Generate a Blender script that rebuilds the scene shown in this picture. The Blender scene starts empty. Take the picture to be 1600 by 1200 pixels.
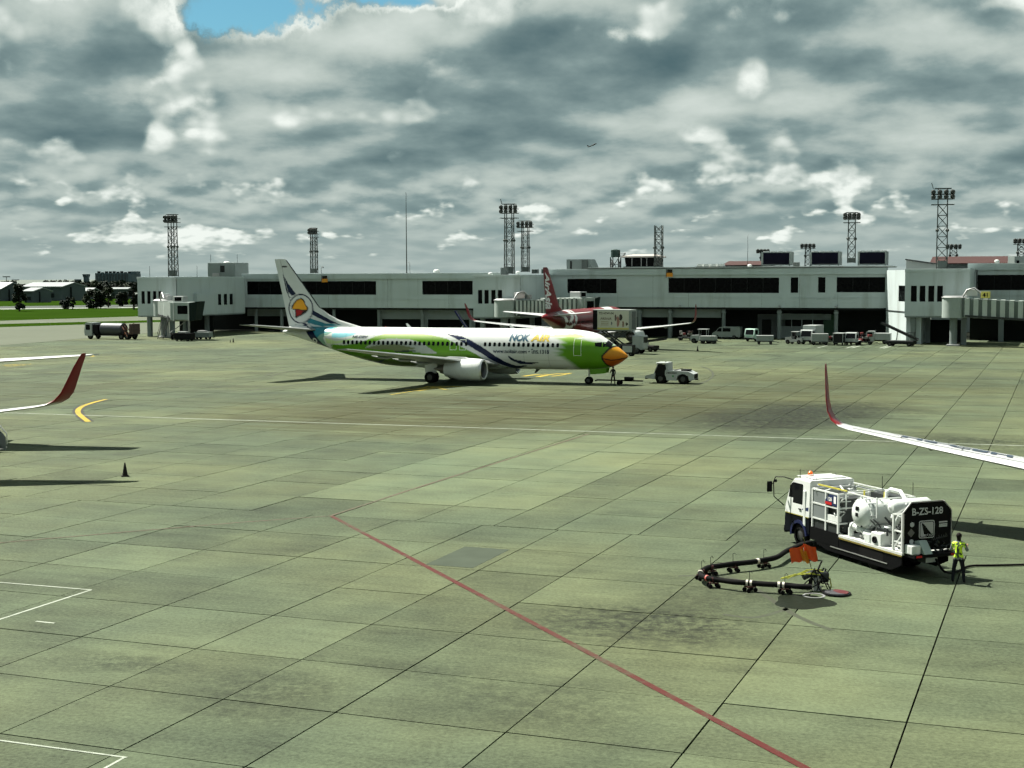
import bpy, bmesh, math, random
import numpy as np
from math import radians, sin, cos, pi
from mathutils import Vector, Matrix
EXPO = 1.35
SKY_STR = 0.10      # strength of the Nishita sky seen through the gaps
WORLD_STR = 0.385
SKY_TONE=[(-16,5.9,6,.8,-.11),(3.8,8.1,3.5,1.1,-.06),(14.5,8.3,3.5,.6,-.12),(0,5.2,5,.6,-.10),(-12,4.6,5,.6,-.10),(10,5,3,.5,-.08)]
SKY_PUFF=[(0,0.2,60,.8,-.08),(-17.5,9.2,3,1.0,.12),(-13.6,9.9,1.5,1.0,.11),(-7.8,9.3,2.6,1.5,.12),(0.5,10.3,3,.8,.08),(9.4,7.6,.9,1.0,.22),(7.1,5.6,1.5,.6,.14),(-6.3,6.1,2.8,.6,.13),(-3,6.3,1.6,.6,.12),
 (-13.7,5.3,.5,.8,.14),(9.9,3.7,3,.45,.13),(13,3.3,1.2,.45,.14),(-15,3.2,.9,.45,.2),(-13.2,1.55,4.0,.40,.22),(19.5,10.4,1.3,.8,.2),(-15,5.9,6,.8,-.1),(3.8,8.1,3.5,1.1,-.12),(14.5,8.3,4,.8,-.12)]
SKY_GAP=[(-10.6,10.15,3.0,1.0,1.0),(-4,10.75,2.3,.6,1.0),(-18.4,11.0,3.4,.7,1.05)]
SUNV = Vector((-0.52, 0.38, 1.0)).normalized()
scene = bpy.context.scene
PF, PH = 2260.0, 10.71
PITCH = math.atan(170.0/PF); ROLL = radians(0.2)
cam_data = bpy.data.cameras.new('camera'); cam = bpy.data.objects.new('camera', cam_data)
scene.collection.objects.link(cam); scene.camera = cam
cam_data.sensor_width = 36.0; cam_data.lens = 36.0*PF/1600.0
cam_data.clip_start = 0.5; cam_data.clip_end = 60000
cam.location = (0, 0, PH)
cam.matrix_world = Matrix.Translation((0,0,PH)) @ (Matrix.Rotation(pi/2-PITCH, 4, 'X') @ Matrix.Rotation(-ROLL, 4, 'Z'))
vs = scene.view_settings
vs.view_transform = 'Standard'; vs.look = 'None'; vs.gamma = 1.0; vs.exposure = EXPO

class NX:
    """tiny expression builder for math nodes"""
    tree = None
    def __init__(s, sock): s.s = sock
    @staticmethod
    def m(op, *a, clamp=False):
        n = NX.tree.nodes.new('ShaderNodeMath'); n.operation = op; n.use_clamp = clamp
        for i, v in enumerate(a):
            if isinstance(v, NX): NX.tree.links.new(v.s, n.inputs[i])
            else: n.inputs[i].default_value = float(v)
        return NX(n.outputs[0])
    def __add__(a, b): return NX.m('ADD', a, b)
    def __radd__(a, b): return NX.m('ADD', b, a)
    def __sub__(a, b): return NX.m('SUBTRACT', a, b)
    def __rsub__(a, b): return NX.m('SUBTRACT', b, a)
    def __mul__(a, b): return NX.m('MULTIPLY', a, b)
    def __rmul__(a, b): return NX.m('MULTIPLY', b, a)
    def __truediv__(a, b): return NX.m('DIVIDE', a, b)
    def __rtruediv__(a, b): return NX.m('DIVIDE', b, a)
    def cl(a): return NX.m('ADD', a, 0.0, clamp=True)
    def mx(a, b): return NX.m('MAXIMUM', a, b)
    def mn(a, b): return NX.m('MINIMUM', a, b)
    def ex(a): return NX.m('EXPONENT', a)
    def pw(a, b): return NX.m('POWER', a, b)
def smooth(x, a, b):
    n = NX.tree.nodes.new('ShaderNodeMapRange'); n.interpolation_type = 'SMOOTHSTEP'
    NX.tree.links.new(x.s, n.inputs[0]); n.inputs[1].default_value = a; n.inputs[2].default_value = b
    n.inputs[3].default_value = 0; n.inputs[4].default_value = 1
    return NX(n.outputs[0])
def vec(x, y, z):
    n = NX.tree.nodes.new('ShaderNodeCombineXYZ')
    for i, v in enumerate((x, y, z)):
        if isinstance(v, NX): NX.tree.links.new(v.s, n.inputs[i])
        else: n.inputs[i].default_value = v
    return n.outputs[0]
def xyz(sock):
    n = NX.tree.nodes.new('ShaderNodeSeparateXYZ'); NX.tree.links.new(sock, n.inputs[0])
    return [NX(o) for o in n.outputs]
def noise(v, scale, detail=4, rough=0.55, dist=0.0, dim='3D'):
    n = NX.tree.nodes.new('ShaderNodeTexNoise'); n.noise_dimensions = dim
    NX.tree.links.new(v, n.inputs['Vector'])
    n.inputs['Scale'].default_value = scale; n.inputs['Detail'].default_value = detail
    n.inputs['Roughness'].default_value = rough; n.inputs['Distortion'].default_value = dist
    return NX(n.outputs['Fac'])
def mixc(f, a, b):
    n = NX.tree.nodes.new('ShaderNodeMix'); n.data_type = 'RGBA'; n.clamp_factor = True
    if isinstance(f, NX): NX.tree.links.new(f.s, n.inputs[0])
    else: n.inputs[0].default_value = f
    for i, v in ((6, a), (7, b)):
        if isinstance(v, tuple): n.inputs[i].default_value = (*v, 1.0) if len(v) == 3 else v
        else: NX.tree.links.new(v, n.inputs[i])
    return n.outputs[2]

world = bpy.data.worlds.new('World'); scene.world = world; world.use_nodes = True
world.cycles.sampling_method = 'NONE'
def build_world():
    T = world.node_tree; T.nodes.clear(); NX.tree = T; L = T.links
    out = T.nodes.new('ShaderNodeOutputWorld'); bg = T.nodes.new('ShaderNodeBackground')
    L.new(bg.outputs[0], out.inputs[0])
    sky = T.nodes.new('ShaderNodeTexSky'); sky.sky_type = 'NISHITA'; sky.sun_disc = False
    sky.sun_elevation = math.asin(SUNV.z); sky.sun_rotation = math.atan2(SUNV.x, SUNV.y)
    sky.air_density = 1.0; sky.dust_density = 0.6; sky.ozone_density = 1.2
    tc = T.nodes.new('ShaderNodeTexCoord')
    dx, dy, dz = xyz(tc.outputs['Generated'])
    az = NX.m('ARCTAN2', dx, dy)*57.2958; el = NX.m('ARCSINE', dz)*57.2958
    ep = el.mx(0.0)
    # elevation bunched towards the horizon, so far clouds look smaller and flatter
    ew = NX.m('LOGARITHM', ep+1.6, 2.71828)
    def blobs(lst):
        r = None
        for (a0, e0, ra, re, amt) in lst:
            u = (az-a0)/ra; v = (el-e0)/re
            g = (0.0-(u*u+v*v)).ex()*amt
            r = g if r is None else r+g
        return r
    near = smooth(el, 2.5, 5.5)
    def vor(v, scale):
        n = T.nodes.new('ShaderNodeTexVoronoi'); n.feature = 'F1'; n.voronoi_dimensions = '2D'
        L.new(v, n.inputs['Vector']); n.inputs['Scale'].default_value = scale; n.inputs['Detail'].default_value = 1.6; n.inputs['Roughness'].default_value = 0.5
        return NX(n.outputs['Distance'])
    # the grey deck: heaped tops catch the light, broad bases stay dark
    def deck(sx, sy, seed, det, dy):
        va, vb = vec(az*sx, ew*sy, seed), vec(az*sx-0.06, ew*sy+dy, seed)
        a = noise(va, 1.0, det, 0.58, 0.0) + (0.62-vor(va, 1.7))*0.17
        b = noise(vb, 1.0, 3, 0.52, 0.0) + (0.62-vor(vb, 1.7))*0.17
        return a, a-b
    an, rn = deck(0.095, 1.9, 5.1, 8, 0.22)
    af, rf = deck(0.24, 2.9, 8.7, 7, 0.26)
    dn = an*near + af*(1.0-near); dr = rn*near + rf*(1.0-near)
    lum = dr*2.7 + (dn-0.5)*(-0.3) + 0.48
    lum = lum + blobs(SKY_TONE)
    dl = lum-0.48; lum = 0.48 + dl/(NX.m('ABSOLUTE', dl)*1.5+1.0)
    # bright ragged cumulus in front of it
    def puff(sx, sy, seed, det):
        va, vb = vec(az*sx, ew*sy, seed), vec(az*sx+0.05, ew*sy-0.16, seed)
        a = noise(va, 1.0, det, 0.66) + (0.62-vor(va, 2.4))*0.105
        b = noise(vb, 1.0, 3, 0.54) + (0.62-vor(vb, 2.4))*0.105
        return a, b-a
    pn, sn = puff(0.21, 2.5, 12.3, 8)
    pf, sf = puff(0.50, 4.2, 23.9, 7); pf = pf-0.012
    pa = pn*near + pf*(1.0-near); ps = sn*near + sf*(1.0-near)
    pa = pa + blobs(SKY_PUFF)*1.35 + 0.004
    pm = smooth(pa+ps*0.7, 0.53, 0.63)
    pl = (pa-0.56)*1.5 + ps*2.8 + 0.68
    pl = pl.mx(0.36).mn(1.0)
    # haze towards the horizon, small bright heaps still stand out of it
    hz = (1.0-smooth(el, 0.4, 4.6))*0.82
    lum = lum*(1.0-hz) + hz*0.57
    pm = pm*(0.35+0.65*smooth(el, 0.3, 1.4))
    lum = lum*(1.0-pm) + pl*pm
    bl = blobs(SKY_GAP); present = smooth(bl, 0.08, 0.30)
    gap = bl + (dn-0.5)*(-1.6) + (noise(vec(az*0.5, ew*5.0, 40.0), 1.0, 7, 0.66)-0.5)*1.9
    gm = smooth(gap, 0.40, 0.80)*(1.0-pm)*present
    edge = smooth(gap, 0.18, 0.45)*(1.0-smooth(gap, 0.45, 0.6))
    lum = lum + edge*present*0.22
    ramp = T.nodes.new('ShaderNodeValToRGB'); L.new(lum.s, ramp.inputs[0])
    cr = ramp.color_ramp
    cr.elements[0].position = 0.15; cr.elements[0].color = (0.082, 0.148, 0.165, 1)
    cr.elements[1].position = 1.0; cr.elements[1].color = (0.90, 0.96, 0.90, 1)
    e = cr.elements.new(0.42); e.color = (0.250, 0.342, 0.338, 1)
    e = cr.elements.new(0.66); e.color = (0.50, 0.58, 0.54, 1)
    skyc = T.nodes.new('ShaderNodeMix'); skyc.data_type='RGBA'; skyc.blend_type='MULTIPLY'; skyc.inputs[0].default_value=1
    L.new(sky.outputs[0], skyc.inputs[6]); skyc.inputs[7].default_value=(SKY_STR*.55,SKY_STR*.98,SKY_STR*.98,1)
    c = mixc(gm, ramp.outputs[0], skyc.outputs[2])
    L.new(c, bg.inputs[0]); bg.inputs[1].default_value = WORLD_STR
build_world()
sun_data = bpy.data.lights.new('sun', 'SUN'); sun_data.energy = 5.0; sun_data.angle = radians(0.53); sun_data.color = (1.0, 0.96, 0.86)
sun = bpy.data.objects.new('sun', sun_data); scene.collection.objects.link(sun)
sun.rotation_euler = SUNV.to_track_quat('Z', 'Y').to_euler()
scene.cycles.max_bounces = 5; scene.cycles.diffuse_bounces = 2; scene.cycles.glossy_bounces = 3
scene.cycles.use_denoising = True
scene.cycles.use_adaptive_sampling = True; scene.cycles.adaptive_threshold = 0.03; scene.cycles.adaptive_min_samples = 8
# ------------------------------------------------------------------ helpers
COL = scene.collection
rnd = random.Random(7)
_F = Vector((0, cos(PITCH), -sin(PITCH))); _U0 = Vector((0, sin(PITCH), cos(PITCH))); _R0 = Vector((1, 0, 0))
_R = cos(ROLL)*_R0 - sin(ROLL)*_U0; _U = sin(ROLL)*_R0 + cos(ROLL)*_U0
def G(px, py, z=0.0):
    """world point at height z that the photograph shows at pixel px, py (a survey of the place)"""
    d = _F + (px-800)/PF*_R + (600-py)/PF*_U
    return Vector((0, 0, PH)) + d*((z-PH)/d.z)
def DP(px, py, Y):
    d = _F + (px-800)/PF*_R + (600-py)/PF*_U
    return Vector((0, 0, PH)) + d*(Y/d.y)

def tag(o, label=None, cat=None, group=None, kind=None):
    if label: o['label'] = label
    if cat: o['category'] = cat
    if group: o['group'] = group
    if kind: o['kind'] = kind
    return o
def empty(name, loc=(0, 0, 0), rz=0.0, label=None, cat=None, group=None, scale=None):
    o = bpy.data.objects.new(name, None); o.empty_display_size = 0.3; COL.objects.link(o)
    o.location = loc; o.rotation_euler = (0, 0, rz)
    if scale: o.scale = scale if not isinstance(scale, (int, float)) else (scale,)*3
    return tag(o, label, cat, group)
def copy_tree(o, parent=None):
    c = o.copy(); COL.objects.link(c); c.parent = parent
    for ch in list(o.children): copy_tree(ch, c)
    return c

class MB:
    def __init__(s): s.v = []; s.f = []; s.m = []
    def add(s, vs, fs, mi=0):
        b = len(s.v); s.v += [tuple(p) for p in vs]; s.f += [tuple(b+i for i in f) for f in fs]; s.m += [mi]*len(fs); return s
    def box(s, x0, x1, y0, y1, z0, z1, mi=0):
        return s.add([(x0,y0,z0),(x1,y0,z0),(x1,y1,z0),(x0,y1,z0),(x0,y0,z1),(x1,y0,z1),(x1,y1,z1),(x0,y1,z1)],
                     [(0,3,2,1),(4,5,6,7),(0,1,5,4),(1,2,6,5),(2,3,7,6),(3,0,4,7)], mi)
    def bbox(s, x0, x1, y0, y1, z0, z1, b=0.03, mi=0):
        """box with bevelled vertical and top edges"""
        b = min(b, (x1-x0)/2.2, (y1-y0)/2.2, (z1-z0)/2.2)
        def ring(i, z): return [(x0+i,y0+b,z),(x0+b,y0+i,z),(x1-b,y0+i,z),(x1-i,y0+b,z),(x1-i,y1-b,z),(x1-b,y1-i,z),(x0+b,y1-i,z),(x0+i,y1-b,z)]
        r = [ring(b*0.6, z0), ring(0, z0+b), ring(0, z1-b), ring(b*0.6, z1)]
        return s.loft(r, caps=True, mi=mi)
    def loft(s, rings, caps=True, closed=True, mi=0):
        n = len(rings[0]); vs = [p for r in rings for p in r]; fs = []
        for i in range(len(rings)-1):
            for j in range(n if closed else n-1):
                k = (j+1) % n
                fs.append((i*n+j, i*n+k, (i+1)*n+k, (i+1)*n+j))
        if caps:
            fs.append(tuple(range(n-1, -1, -1))); fs.append(tuple((len(rings)-1)*n+j for j in range(n)))
        return s.add(vs, fs, mi)
    def bar(s, p, q, w, h=None, mi=0, up=(0, 0, 1)):
        p, q = Vector(p), Vector(q); h = h or w; d = (q-p).normalized(); u = Vector(up)
        if abs(d.dot(u)) > 0.97: u = Vector((1, 0, 0))
        a = d.cross(u).normalized()*(w/2); b = a.cross(d).normalized()*(h/2)
        r = [[p-a-b, p+a-b, p+a+b, p-a+b], [q-a-b, q+a-b, q+a+b, q-a+b]]
        return s.loft(r, mi=mi)
    def tube(s, p, q, r0, r1=None, n=10, mi=0, caps=True):
        p, q = Vector(p), Vector(q); r1 = r0 if r1 is None else r1; d = (q-p).normalized()
        u = Vector((0, 0, 1)) if abs(d.z) < 0.9 else Vector((1, 0, 0))
        a = d.cross(u).normalized(); b = a.cross(d)
        rings = [[c+(a*cos(2*pi*k/n)+b*sin(2*pi*k/n))*r for k in range(n)] for c, r in ((p, r0), (q, r1))]
        return s.loft(rings, caps=caps, mi=mi)
    def path(s, pts, r, n=8, mi=0):
        pts = [Vector(p) for p in pts]; rings = []
        a = None
        for i, p in enumerate(pts):
            d = (pts[min(i+1, len(pts)-1)]-pts[max(i-1, 0)]).normalized()
            if a is None:
                u = Vector((0, 0, 1)) if abs(d.z) < 0.9 else Vector((1, 0, 0)); a = d.cross(u).normalized()
            else: a = (a-d*a.dot(d)).normalized()
            b = a.cross(d)
            rr = r[i] if isinstance(r, (list, tuple)) else r
            rings.append([p+(a*cos(2*pi*k/n)+b*sin(2*pi*k/n))*rr for k in range(n)])
        return s.loft(rings, mi=mi)
    def lathe(s, prof, o=(0, 0, 0), axis='x', n=24, mi=0, caps=False, sz=1.0):
        rings = []
        for t, r in prof:
            rg = []
            for k in range(n):
                c, d = cos(2*pi*k/n)*r, sin(2*pi*k/n)*r*sz
                p = {'x': (t, c, d), 'y': (c, t, d), 'z': (c, d, t)}[axis]
                rg.append((o[0]+p[0], o[1]+p[1], o[2]+p[2]))
            rings.append(rg)
        return s.loft(rings, caps=caps, mi=mi)
    def ball(s, c, r, n=12, mi=0, sz=(1, 1, 1)):
        rings = []
        for i in range(1, n//2+1):
            t = pi*i/(n//2+1)
            rings.append([(c[0]+r*sin(t)*cos(2*pi*k/n)*sz[0], c[1]+r*sin(t)*sin(2*pi*k/n)*sz[1], c[2]-r*cos(t)*sz[2]) for k in range(n)])
        return s.loft(rings, mi=mi)
    def prism(s, poly, z0, z1, axis='y', mi=0):
        def P(a, b, c): return {'y': (a, c, b), 'z': (a, b, c), 'x': (c, a, b)}[axis]
        n = len(poly); r0 = [P(a, b, z0) for a, b in poly]; r1 = [P(a, b, z1) for a, b in poly]
        return s.loft([r0, r1], mi=mi)
    def quad(s, a, b, c, d, mi=0): return s.add([a, b, c, d], [(0, 1, 2, 3)], mi)
    def build(s, name, mat, parent=None, smooth=None, fix=True):
        me = bpy.data.meshes.new(name); me.from_pydata(s.v, [], s.f)
        mats = mat if isinstance(mat, (list, tuple)) else [mat]
        for m in mats: me.materials.append(m)
        if len(mats) > 1: me.polygons.foreach_set('material_index', s.m)
        if fix:
            bm = bmesh.new(); bm.from_mesh(me); bmesh.ops.recalc_face_normals(bm, faces=bm.faces); bm.to_mesh(me); bm.free()
        if smooth is not None:
            me.shade_smooth(); me.set_sharp_from_angle(angle=radians(smooth))
        o = bpy.data.objects.new(name, me); COL.objects.link(o)
        if parent: o.parent = parent
        return o

# ---- materials
MATS = {}
def _new(name):
    m = bpy.data.materials.new(name); m.use_nodes = True; T = m.node_tree; NX.tree = T
    b = T.nodes['Principled BSDF']
    return m, T, b
def mat(name, col, rough=0.5, metal=0.0, var=0.12, scale=1.5, dirt=0.0, dirtcol=(0.05, 0.05, 0.04), bump=0.0, spec=0.3, coat=0.0):
    if name in MATS: return MATS[name]
    m, T, b = _new(name)
    tc = T.nodes.new('ShaderNodeTexCoord'); g = T.nodes.new('ShaderNodeNewGeometry')
    n = noise(tc.outputs['Object'], scale, 5, 0.6)
    c = mixc(n, tuple(x*(1-var) for x in col), tuple(min(1, x*(1+var)) for x in col))
    if dirt > 0:
        # rain streaks and grime: noise drawn out vertically
        mp = T.nodes.new('ShaderNodeMapping'); mp.inputs['Scale'].default_value = (1.0, 1.0, 0.14)
        T.links.new(tc.outputs['Object'], mp.inputs[0])
        n2 = noise(mp.outputs[0], scale*1.4, 6, 0.65)
        c = mixc(smooth(n2, 0.5, 0.78)*dirt, c, dirtcol)
    T.links.new(c, b.inputs['Base Color'])
    n3 = noise(tc.outputs['Object'], scale*4, 3)
    T.links.new((n3*0.25+(rough-0.12)).cl().s, b.inputs['Roughness'])
    b.inputs['Metallic'].default_value = metal; b.inputs['Specular IOR Level'].default_value = spec if max(col) > 0.03 else min(spec, 0.06)
    if coat: b.inputs['Coat Weight'].default_value = coat
    if bump:
        bn = T.nodes.new('ShaderNodeBump'); bn.inputs['Strength'].default_value = bump; bn.inputs['Distance'].default_value = 0.02
        T.links.new(n3.s, bn.inputs['Height']); T.links.new(bn.outputs[0], b.inputs['Normal'])
    MATS[name] = m
    return m
def mat_attr(name, rough=0.3, var=0.06, coat=0.3):
    """paint whose livery is stored per vertex (flat print), with slight wear on top"""
    m, T, b = _new(name)
    at = T.nodes.new('ShaderNodeAttribute'); at.attribute_name = 'livery'
    tc = T.nodes.new('ShaderNodeTexCoord')
    n = noise(tc.outputs['Object'], 0.7, 6, 0.65)
    mx = T.nodes.new('ShaderNodeMix'); mx.data_type = 'RGBA'; mx.blend_type = 'MULTIPLY'; mx.inputs[0].default_value = 1
    T.links.new(at.outputs['Color'], mx.inputs[6])
    T.links.new(mixc(n, (1-var*2,)*3, (1.0, 1.0, 1.0)), mx.inputs[7])
    T.links.new(mx.outputs[2], b.inputs['Base Color'])
    T.links.new((noise(tc.outputs['Object'], 3.0, 4)*0.2+(rough-0.1)).cl().s, b.inputs['Roughness'])
    b.inputs['Coat Weight'].default_value = coat; b.inputs['Coat Roughness'].default_value = 0.15; b.inputs['Specular IOR Level'].default_value = 0.2
    return m
def glass_dark(name='dark glass', col=(0.006, 0.007, 0.008), rough=0.08):
    return mat(name, col, rough=rough+0.02, var=0.3, scale=0.4, spec=0.35)

white_paint = mat('white paint', (0.78, 0.79, 0.76), 0.4, dirt=0.10)
plane_white = mat('aircraft white', (0.58, 0.61, 0.60), 0.35, var=0.06, dirt=0.22, dirtcol=(0.25, 0.25, 0.22), coat=0.1)
grey_metal = mat('grey metal', (0.32, 0.33, 0.33), 0.45, metal=0.6)
light_metal = mat('light metal', (0.55, 0.56, 0.56), 0.35, metal=0.8)
dark_metal = mat('dark metal', (0.045, 0.05, 0.05), 0.5, metal=0.3)
black_paint = mat('black paint', (0.007, 0.007, 0.008), 0.45)
rubber = mat('rubber', (0.008, 0.008, 0.008), 0.8)
navy_paint = mat('navy paint', (0.012, 0.022, 0.075), 0.35)
orange_paint = mat('orange paint', (0.60, 0.075, 0.012), 0.55)
red_paint = mat('red paint', (0.42, 0.012, 0.012), 0.35)
yellow_paint = mat('yellow paint', (0.70, 0.45, 0.02), 0.5)
cockpit_glass = glass_dark()
lamp_glass = mat('lamp glass', (0.35, 0.36, 0.34), 0.2)
# ------------------------------------------------------------------ ground
TH = radians(69.05)
GV = Vector((cos(TH), sin(TH), 0)); GU = Vector((GV.y, -GV.x, 0))     # slab grid: along the stands / along the taxi lane
def UV(u, v, z=0.0): return GU*u + GV*v + Vector((0, 0, z))

STAINS = [  # px, py, radius along u, radius along v, strength, warm(1) / black(0)
    (1225, 652, 7.5, 14, 1.0, 0.1), (1320, 640, 8, 9, 0.9, 0.1), (1170, 660, 6, 8, 0.7, 0.1), (1480, 690, 9, 5, 0.8, 0.1), (1010, 975, 4.8, 3.4, 0.85, 0.0), (1130, 930, 3.5, 2.4, 0.45, 0.0),
    (600, 660, 16, 12, 0.6, 1.0), (1000, 628, 24, 20, 0.85, 1.0), (700, 640, 28, 17, 0.8, 1.0), (1330, 600, 20, 20, 0.7, 1.0), (40, 610, 18, 20, 0.5, 1.0), (430, 1070, 3.2, 1.6, 0.5, 0.0), (230, 1040, 2.0, 1.0, 0.5, 0.0), (150, 1035, 2.2, 1.2, 0.4, 0.0),
    (380, 1110, 3.0, 1.6, 0.45, 0.0), (700, 1050, 3, 2, 0.35, 0.0), (840, 1100, 4, 2.5, 0.45, 0.0), (1280, 860, 5, 3, 0.3, 0.0), (380, 605, 10, 2.2, 0.45, 0.2)]
def concrete(name, rand_from):
    m, T, b = _new(name); L = T.links
    g = T.nodes.new('ShaderNodeNewGeometry'); P = g.outputs['Position']
    X, Y, Z = xyz(P)
    uu = X*GU.x + Y*GU.y; vv = X*GV.x + Y*GV.y
    if rand_from == 'object':
        oi = T.nodes.new('ShaderNodeObjectInfo'); r = xyz(oi.outputs['Color'])[0]
    else:
        at = T.nodes.new('ShaderNodeAttribute'); at.attribute_name = 'tone'; r = NX(at.outputs['Fac'])
    n_big = noise(P, 0.035, 4, 0.6); n_mid = noise(P, 0.33, 6, 0.62); n_fine = noise(P, 8.0, 5, 0.75)
    n_str = noise(vec(uu*0.045, vv*0.62, 0.0), 1.0, 6, 0.66)
    n_str2 = noise(vec(uu*0.35, vv*2.4, 5.0), 1.0, 4, 0.6)
    base = mixc(smooth(n_big, 0.36, 0.66), (0.056, 0.074, 0.045), (0.070, 0.081, 0.042))
    def mul(c, f):
        mx = T.nodes.new('ShaderNodeVectorMath'); mx.operation = 'SCALE'; L.new(c, mx.inputs[0]); L.new(f.s, mx.inputs[3]); return mx.outputs[0]
    f = (r-0.5)*0.40 + (n_big-0.5)*0.8 + (n_mid-0.5)*1.15 + (n_fine-0.5)*1.9 + (n_str-0.5)*0.65 + (n_str2-0.5)*0.5 + 1.0
    c = mul(base, f.mx(0.35))
    # dark pitting clusters
    pit = smooth(noise(P, 1.5, 8, 0.78), 0.63, 0.74)*smooth(noise(P, 0.16, 3), 0.5, 0.62)
    c = mixc(pit*0.75, c, (0.020, 0.023, 0.017))
    grain = smooth(noise(P, 2.2, 8, 0.82), 0.36, 0.62); grain2 = smooth(noise(vec(uu*0.12, vv*1.1, 2.0), 1.0, 6, 0.7), 0.30, 0.66)
    wob = (noise(P, 0.22, 5, 0.68)-0.5)*2.4
    for (px, py, ra, rb, st, warm) in sorted(STAINS, key=lambda q: -q[5]):
        q = G(px, py); u0, v0 = q.dot(GU), q.dot(GV)
        du = (uu-u0)/ra; dv = (vv-v0)/rb
        k = (0.0-(du*du+dv*dv)).ex() + wob*0.28
        s_ = smooth(k, 0.20, 0.95)*st*(grain if warm < 0.5 else grain2)
        dark = (0.030, 0.028, 0.008) if warm > 0.5 else (0.006, 0.008, 0.006)
        c = mixc(s_, c, dark)
    L.new(c, b.inputs['Base Color'])
    L.new((n_mid*0.25+0.68).cl().s, b.inputs['Roughness'])
    b.inputs['Specular IOR Level'].default_value = 0.12
    bn = T.nodes.new('ShaderNodeBump'); bn.inputs['Strength'].default_value = 0.35; bn.inputs['Distance'].default_value = 0.015
    L.new(n_fine.s, bn.inputs['Height']); L.new(bn.outputs[0], b.inputs['Normal'])
    return m
slab_mat = concrete('apron concrete', 'object'); field_mat = concrete('far apron concrete', 'attr')
joint_mat = mat('joint filler', (0.007, 0.009, 0.006), 0.9, var=0.4, scale=0.8)

gm = MB(); RE = 6371000.0; rows = []
for d in (-300, 200, 400, 700, 1000, 1500, 2200, 3200, 4500, 6500, 9000, 13000, 18000, 26000):
    rows.append([(x*max(abs(d), 600), d, -0.6-(d*d+(x*max(abs(d), 600))**2)/(2*RE)) for x in (-4, -2, -1, -.5, -.25, 0, .25, .5, 1, 2, 4)])
gm.loft(rows, caps=False, closed=False)
ground = gm.build('ground', mat('far plain', (0.10, 0.12, 0.105), 0.95, var=0.25, scale=0.004))  # pale colour stands in for haze over the distance
tag(ground, kind='structure')
apron = MB()
q = [UV(-190, -30, -0.05), UV(190, -30, -0.05), UV(190, 300, -0.05), UV(-190, 300, -0.05)]
apron.quad(*q); apron = apron.build('apron', joint_mat); tag(apron, kind='structure')

U_NEAR = [-3.33+4.33*i for i in range(28, -1, -1)] + [-7.8, -12.06, -16.55, -19.75, -23.2, -27.2] + [-31.4-4.2*i for i in range(0, 34)]
U_FAR = [-4.2+4.25*i for i in range(28, -1, -1)] + [-8.4, -12.6, -16.3, -19.9, -22.7, -26.4] + [-30.4-4.25*i for i in range(0, 34)]
U_NEAR.sort(); U_FAR.sort()
V_NEAR = [31.0-4.2*i for i in range(8, 0, -1)] + [31.0, 35.05, 39.4, 43.75, 48.1, 52.5, 57.0]
V_FAR = [57.0+4.4*i for i in range(0, 44)]
def prj(p):
    d = p-Vector((0, 0, PH)); z = d.dot(_F)
    if z < 1: return None
    return (800+PF*d.dot(_R)/z, 600-PF*d.dot(_U)/z)
cells = []
for us, vss in ((U_NEAR, V_NEAR), (U_FAR, V_FAR)):
    for i in range(len(us)-1):
        for j in range(len(vss)-1):
            cells.append((us[i], us[i+1], vss[j], vss[j+1]))
def cell_area(c):
    ps = [prj(UV(c[a], c[b])) for a, b in ((0, 2), (1, 2), (1, 3), (0, 3))]
    if any(p is None for p in ps): return 0
    cl = [(min(max(p[0], 0), 1600), min(max(p[1], 0), 1200)) for p in ps]
    return abs(sum(cl[k][0]*cl[(k+1) % 4][1]-cl[(k+1) % 4][0]*cl[k][1] for k in range(4)))/2
scored = sorted(((cell_area(c), k) for k, c in enumerate(cells)), reverse=True)
big = {k for a, k in scored[:300] if a > 0}
GAP = 0.045
unit = MB().bbox(-0.5, 0.5, -0.5, 0.5, -1.0, 0.0, 0.004)
slab_mesh = None
fv, ff, ftone = [], [], []
rs = random.Random(11)
for k, (u0, u1, v0, v1) in enumerate(cells):
    tone = min(1, max(0, rs.gauss(0.5, 0.2)))
    if rs.random() < 0.05: tone = rs.choice((-0.1, 1.15))
    dz = rs.uniform(-0.006, 0.006)
    cu, cv = (u0+u1)/2, (v0+v1)/2
    if -34.8 < cu < -22.7 and 61 < cv < 92: tone = 1.15+rs.uniform(0, .45)
    elif cu > -22.7 and 66 < cv < 90: tone += 0.22
    elif cv < 42 and cu < -16: tone -= 0.15
    gap = GAP if cv < 62 else 0.045
    if k in big:
        if slab_mesh is None:
            o = MB().box(-0.5, 0.5, -0.5, 0.5, -0.048, 0.0).build('slab', slab_mat, apron); slab_mesh = o.data
        else:
            o = bpy.data.objects.new('slab', slab_mesh); COL.objects.link(o); o.parent = apron
        o.location = UV(cu, cv, dz); o.rotation_euler = (0, 0, TH-pi/2)
        o.scale = (u1-u0-gap, v1-v0-gap, 1)
        o.color = (tone, tone, tone, 1)
    else:
        if abs(cu) > 185 or cv > 246: continue
        b = len(fv)
        a0, a1, b0, b1 = u0+gap/2, u1-gap/2, v0+gap/2, v1-gap/2
        fv += [UV(a0, b0, dz), UV(a1, b0, dz), UV(a1, b1, dz), UV(a0, b1, dz), UV(a0, b0, -.048), UV(a1, b0, -.048), UV(a1, b1, -.048), UV(a0, b1, -.048)]
        fs = [(0, 1, 2, 3), (0, 4, 5, 1), (1, 5, 6, 2), (2, 6, 7, 3), (3, 7, 4, 0)]
        ff += [tuple(b+i for i in f) for f in fs]; ftone += [tone]*5
me = bpy.data.meshes.new('slab_field'); me.from_pydata([tuple(p) for p in fv], [], ff); me.materials.append(field_mat)
at = me.attributes.new('tone', 'FLOAT', 'FACE'); at.data.foreach_set('value', ftone)
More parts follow.
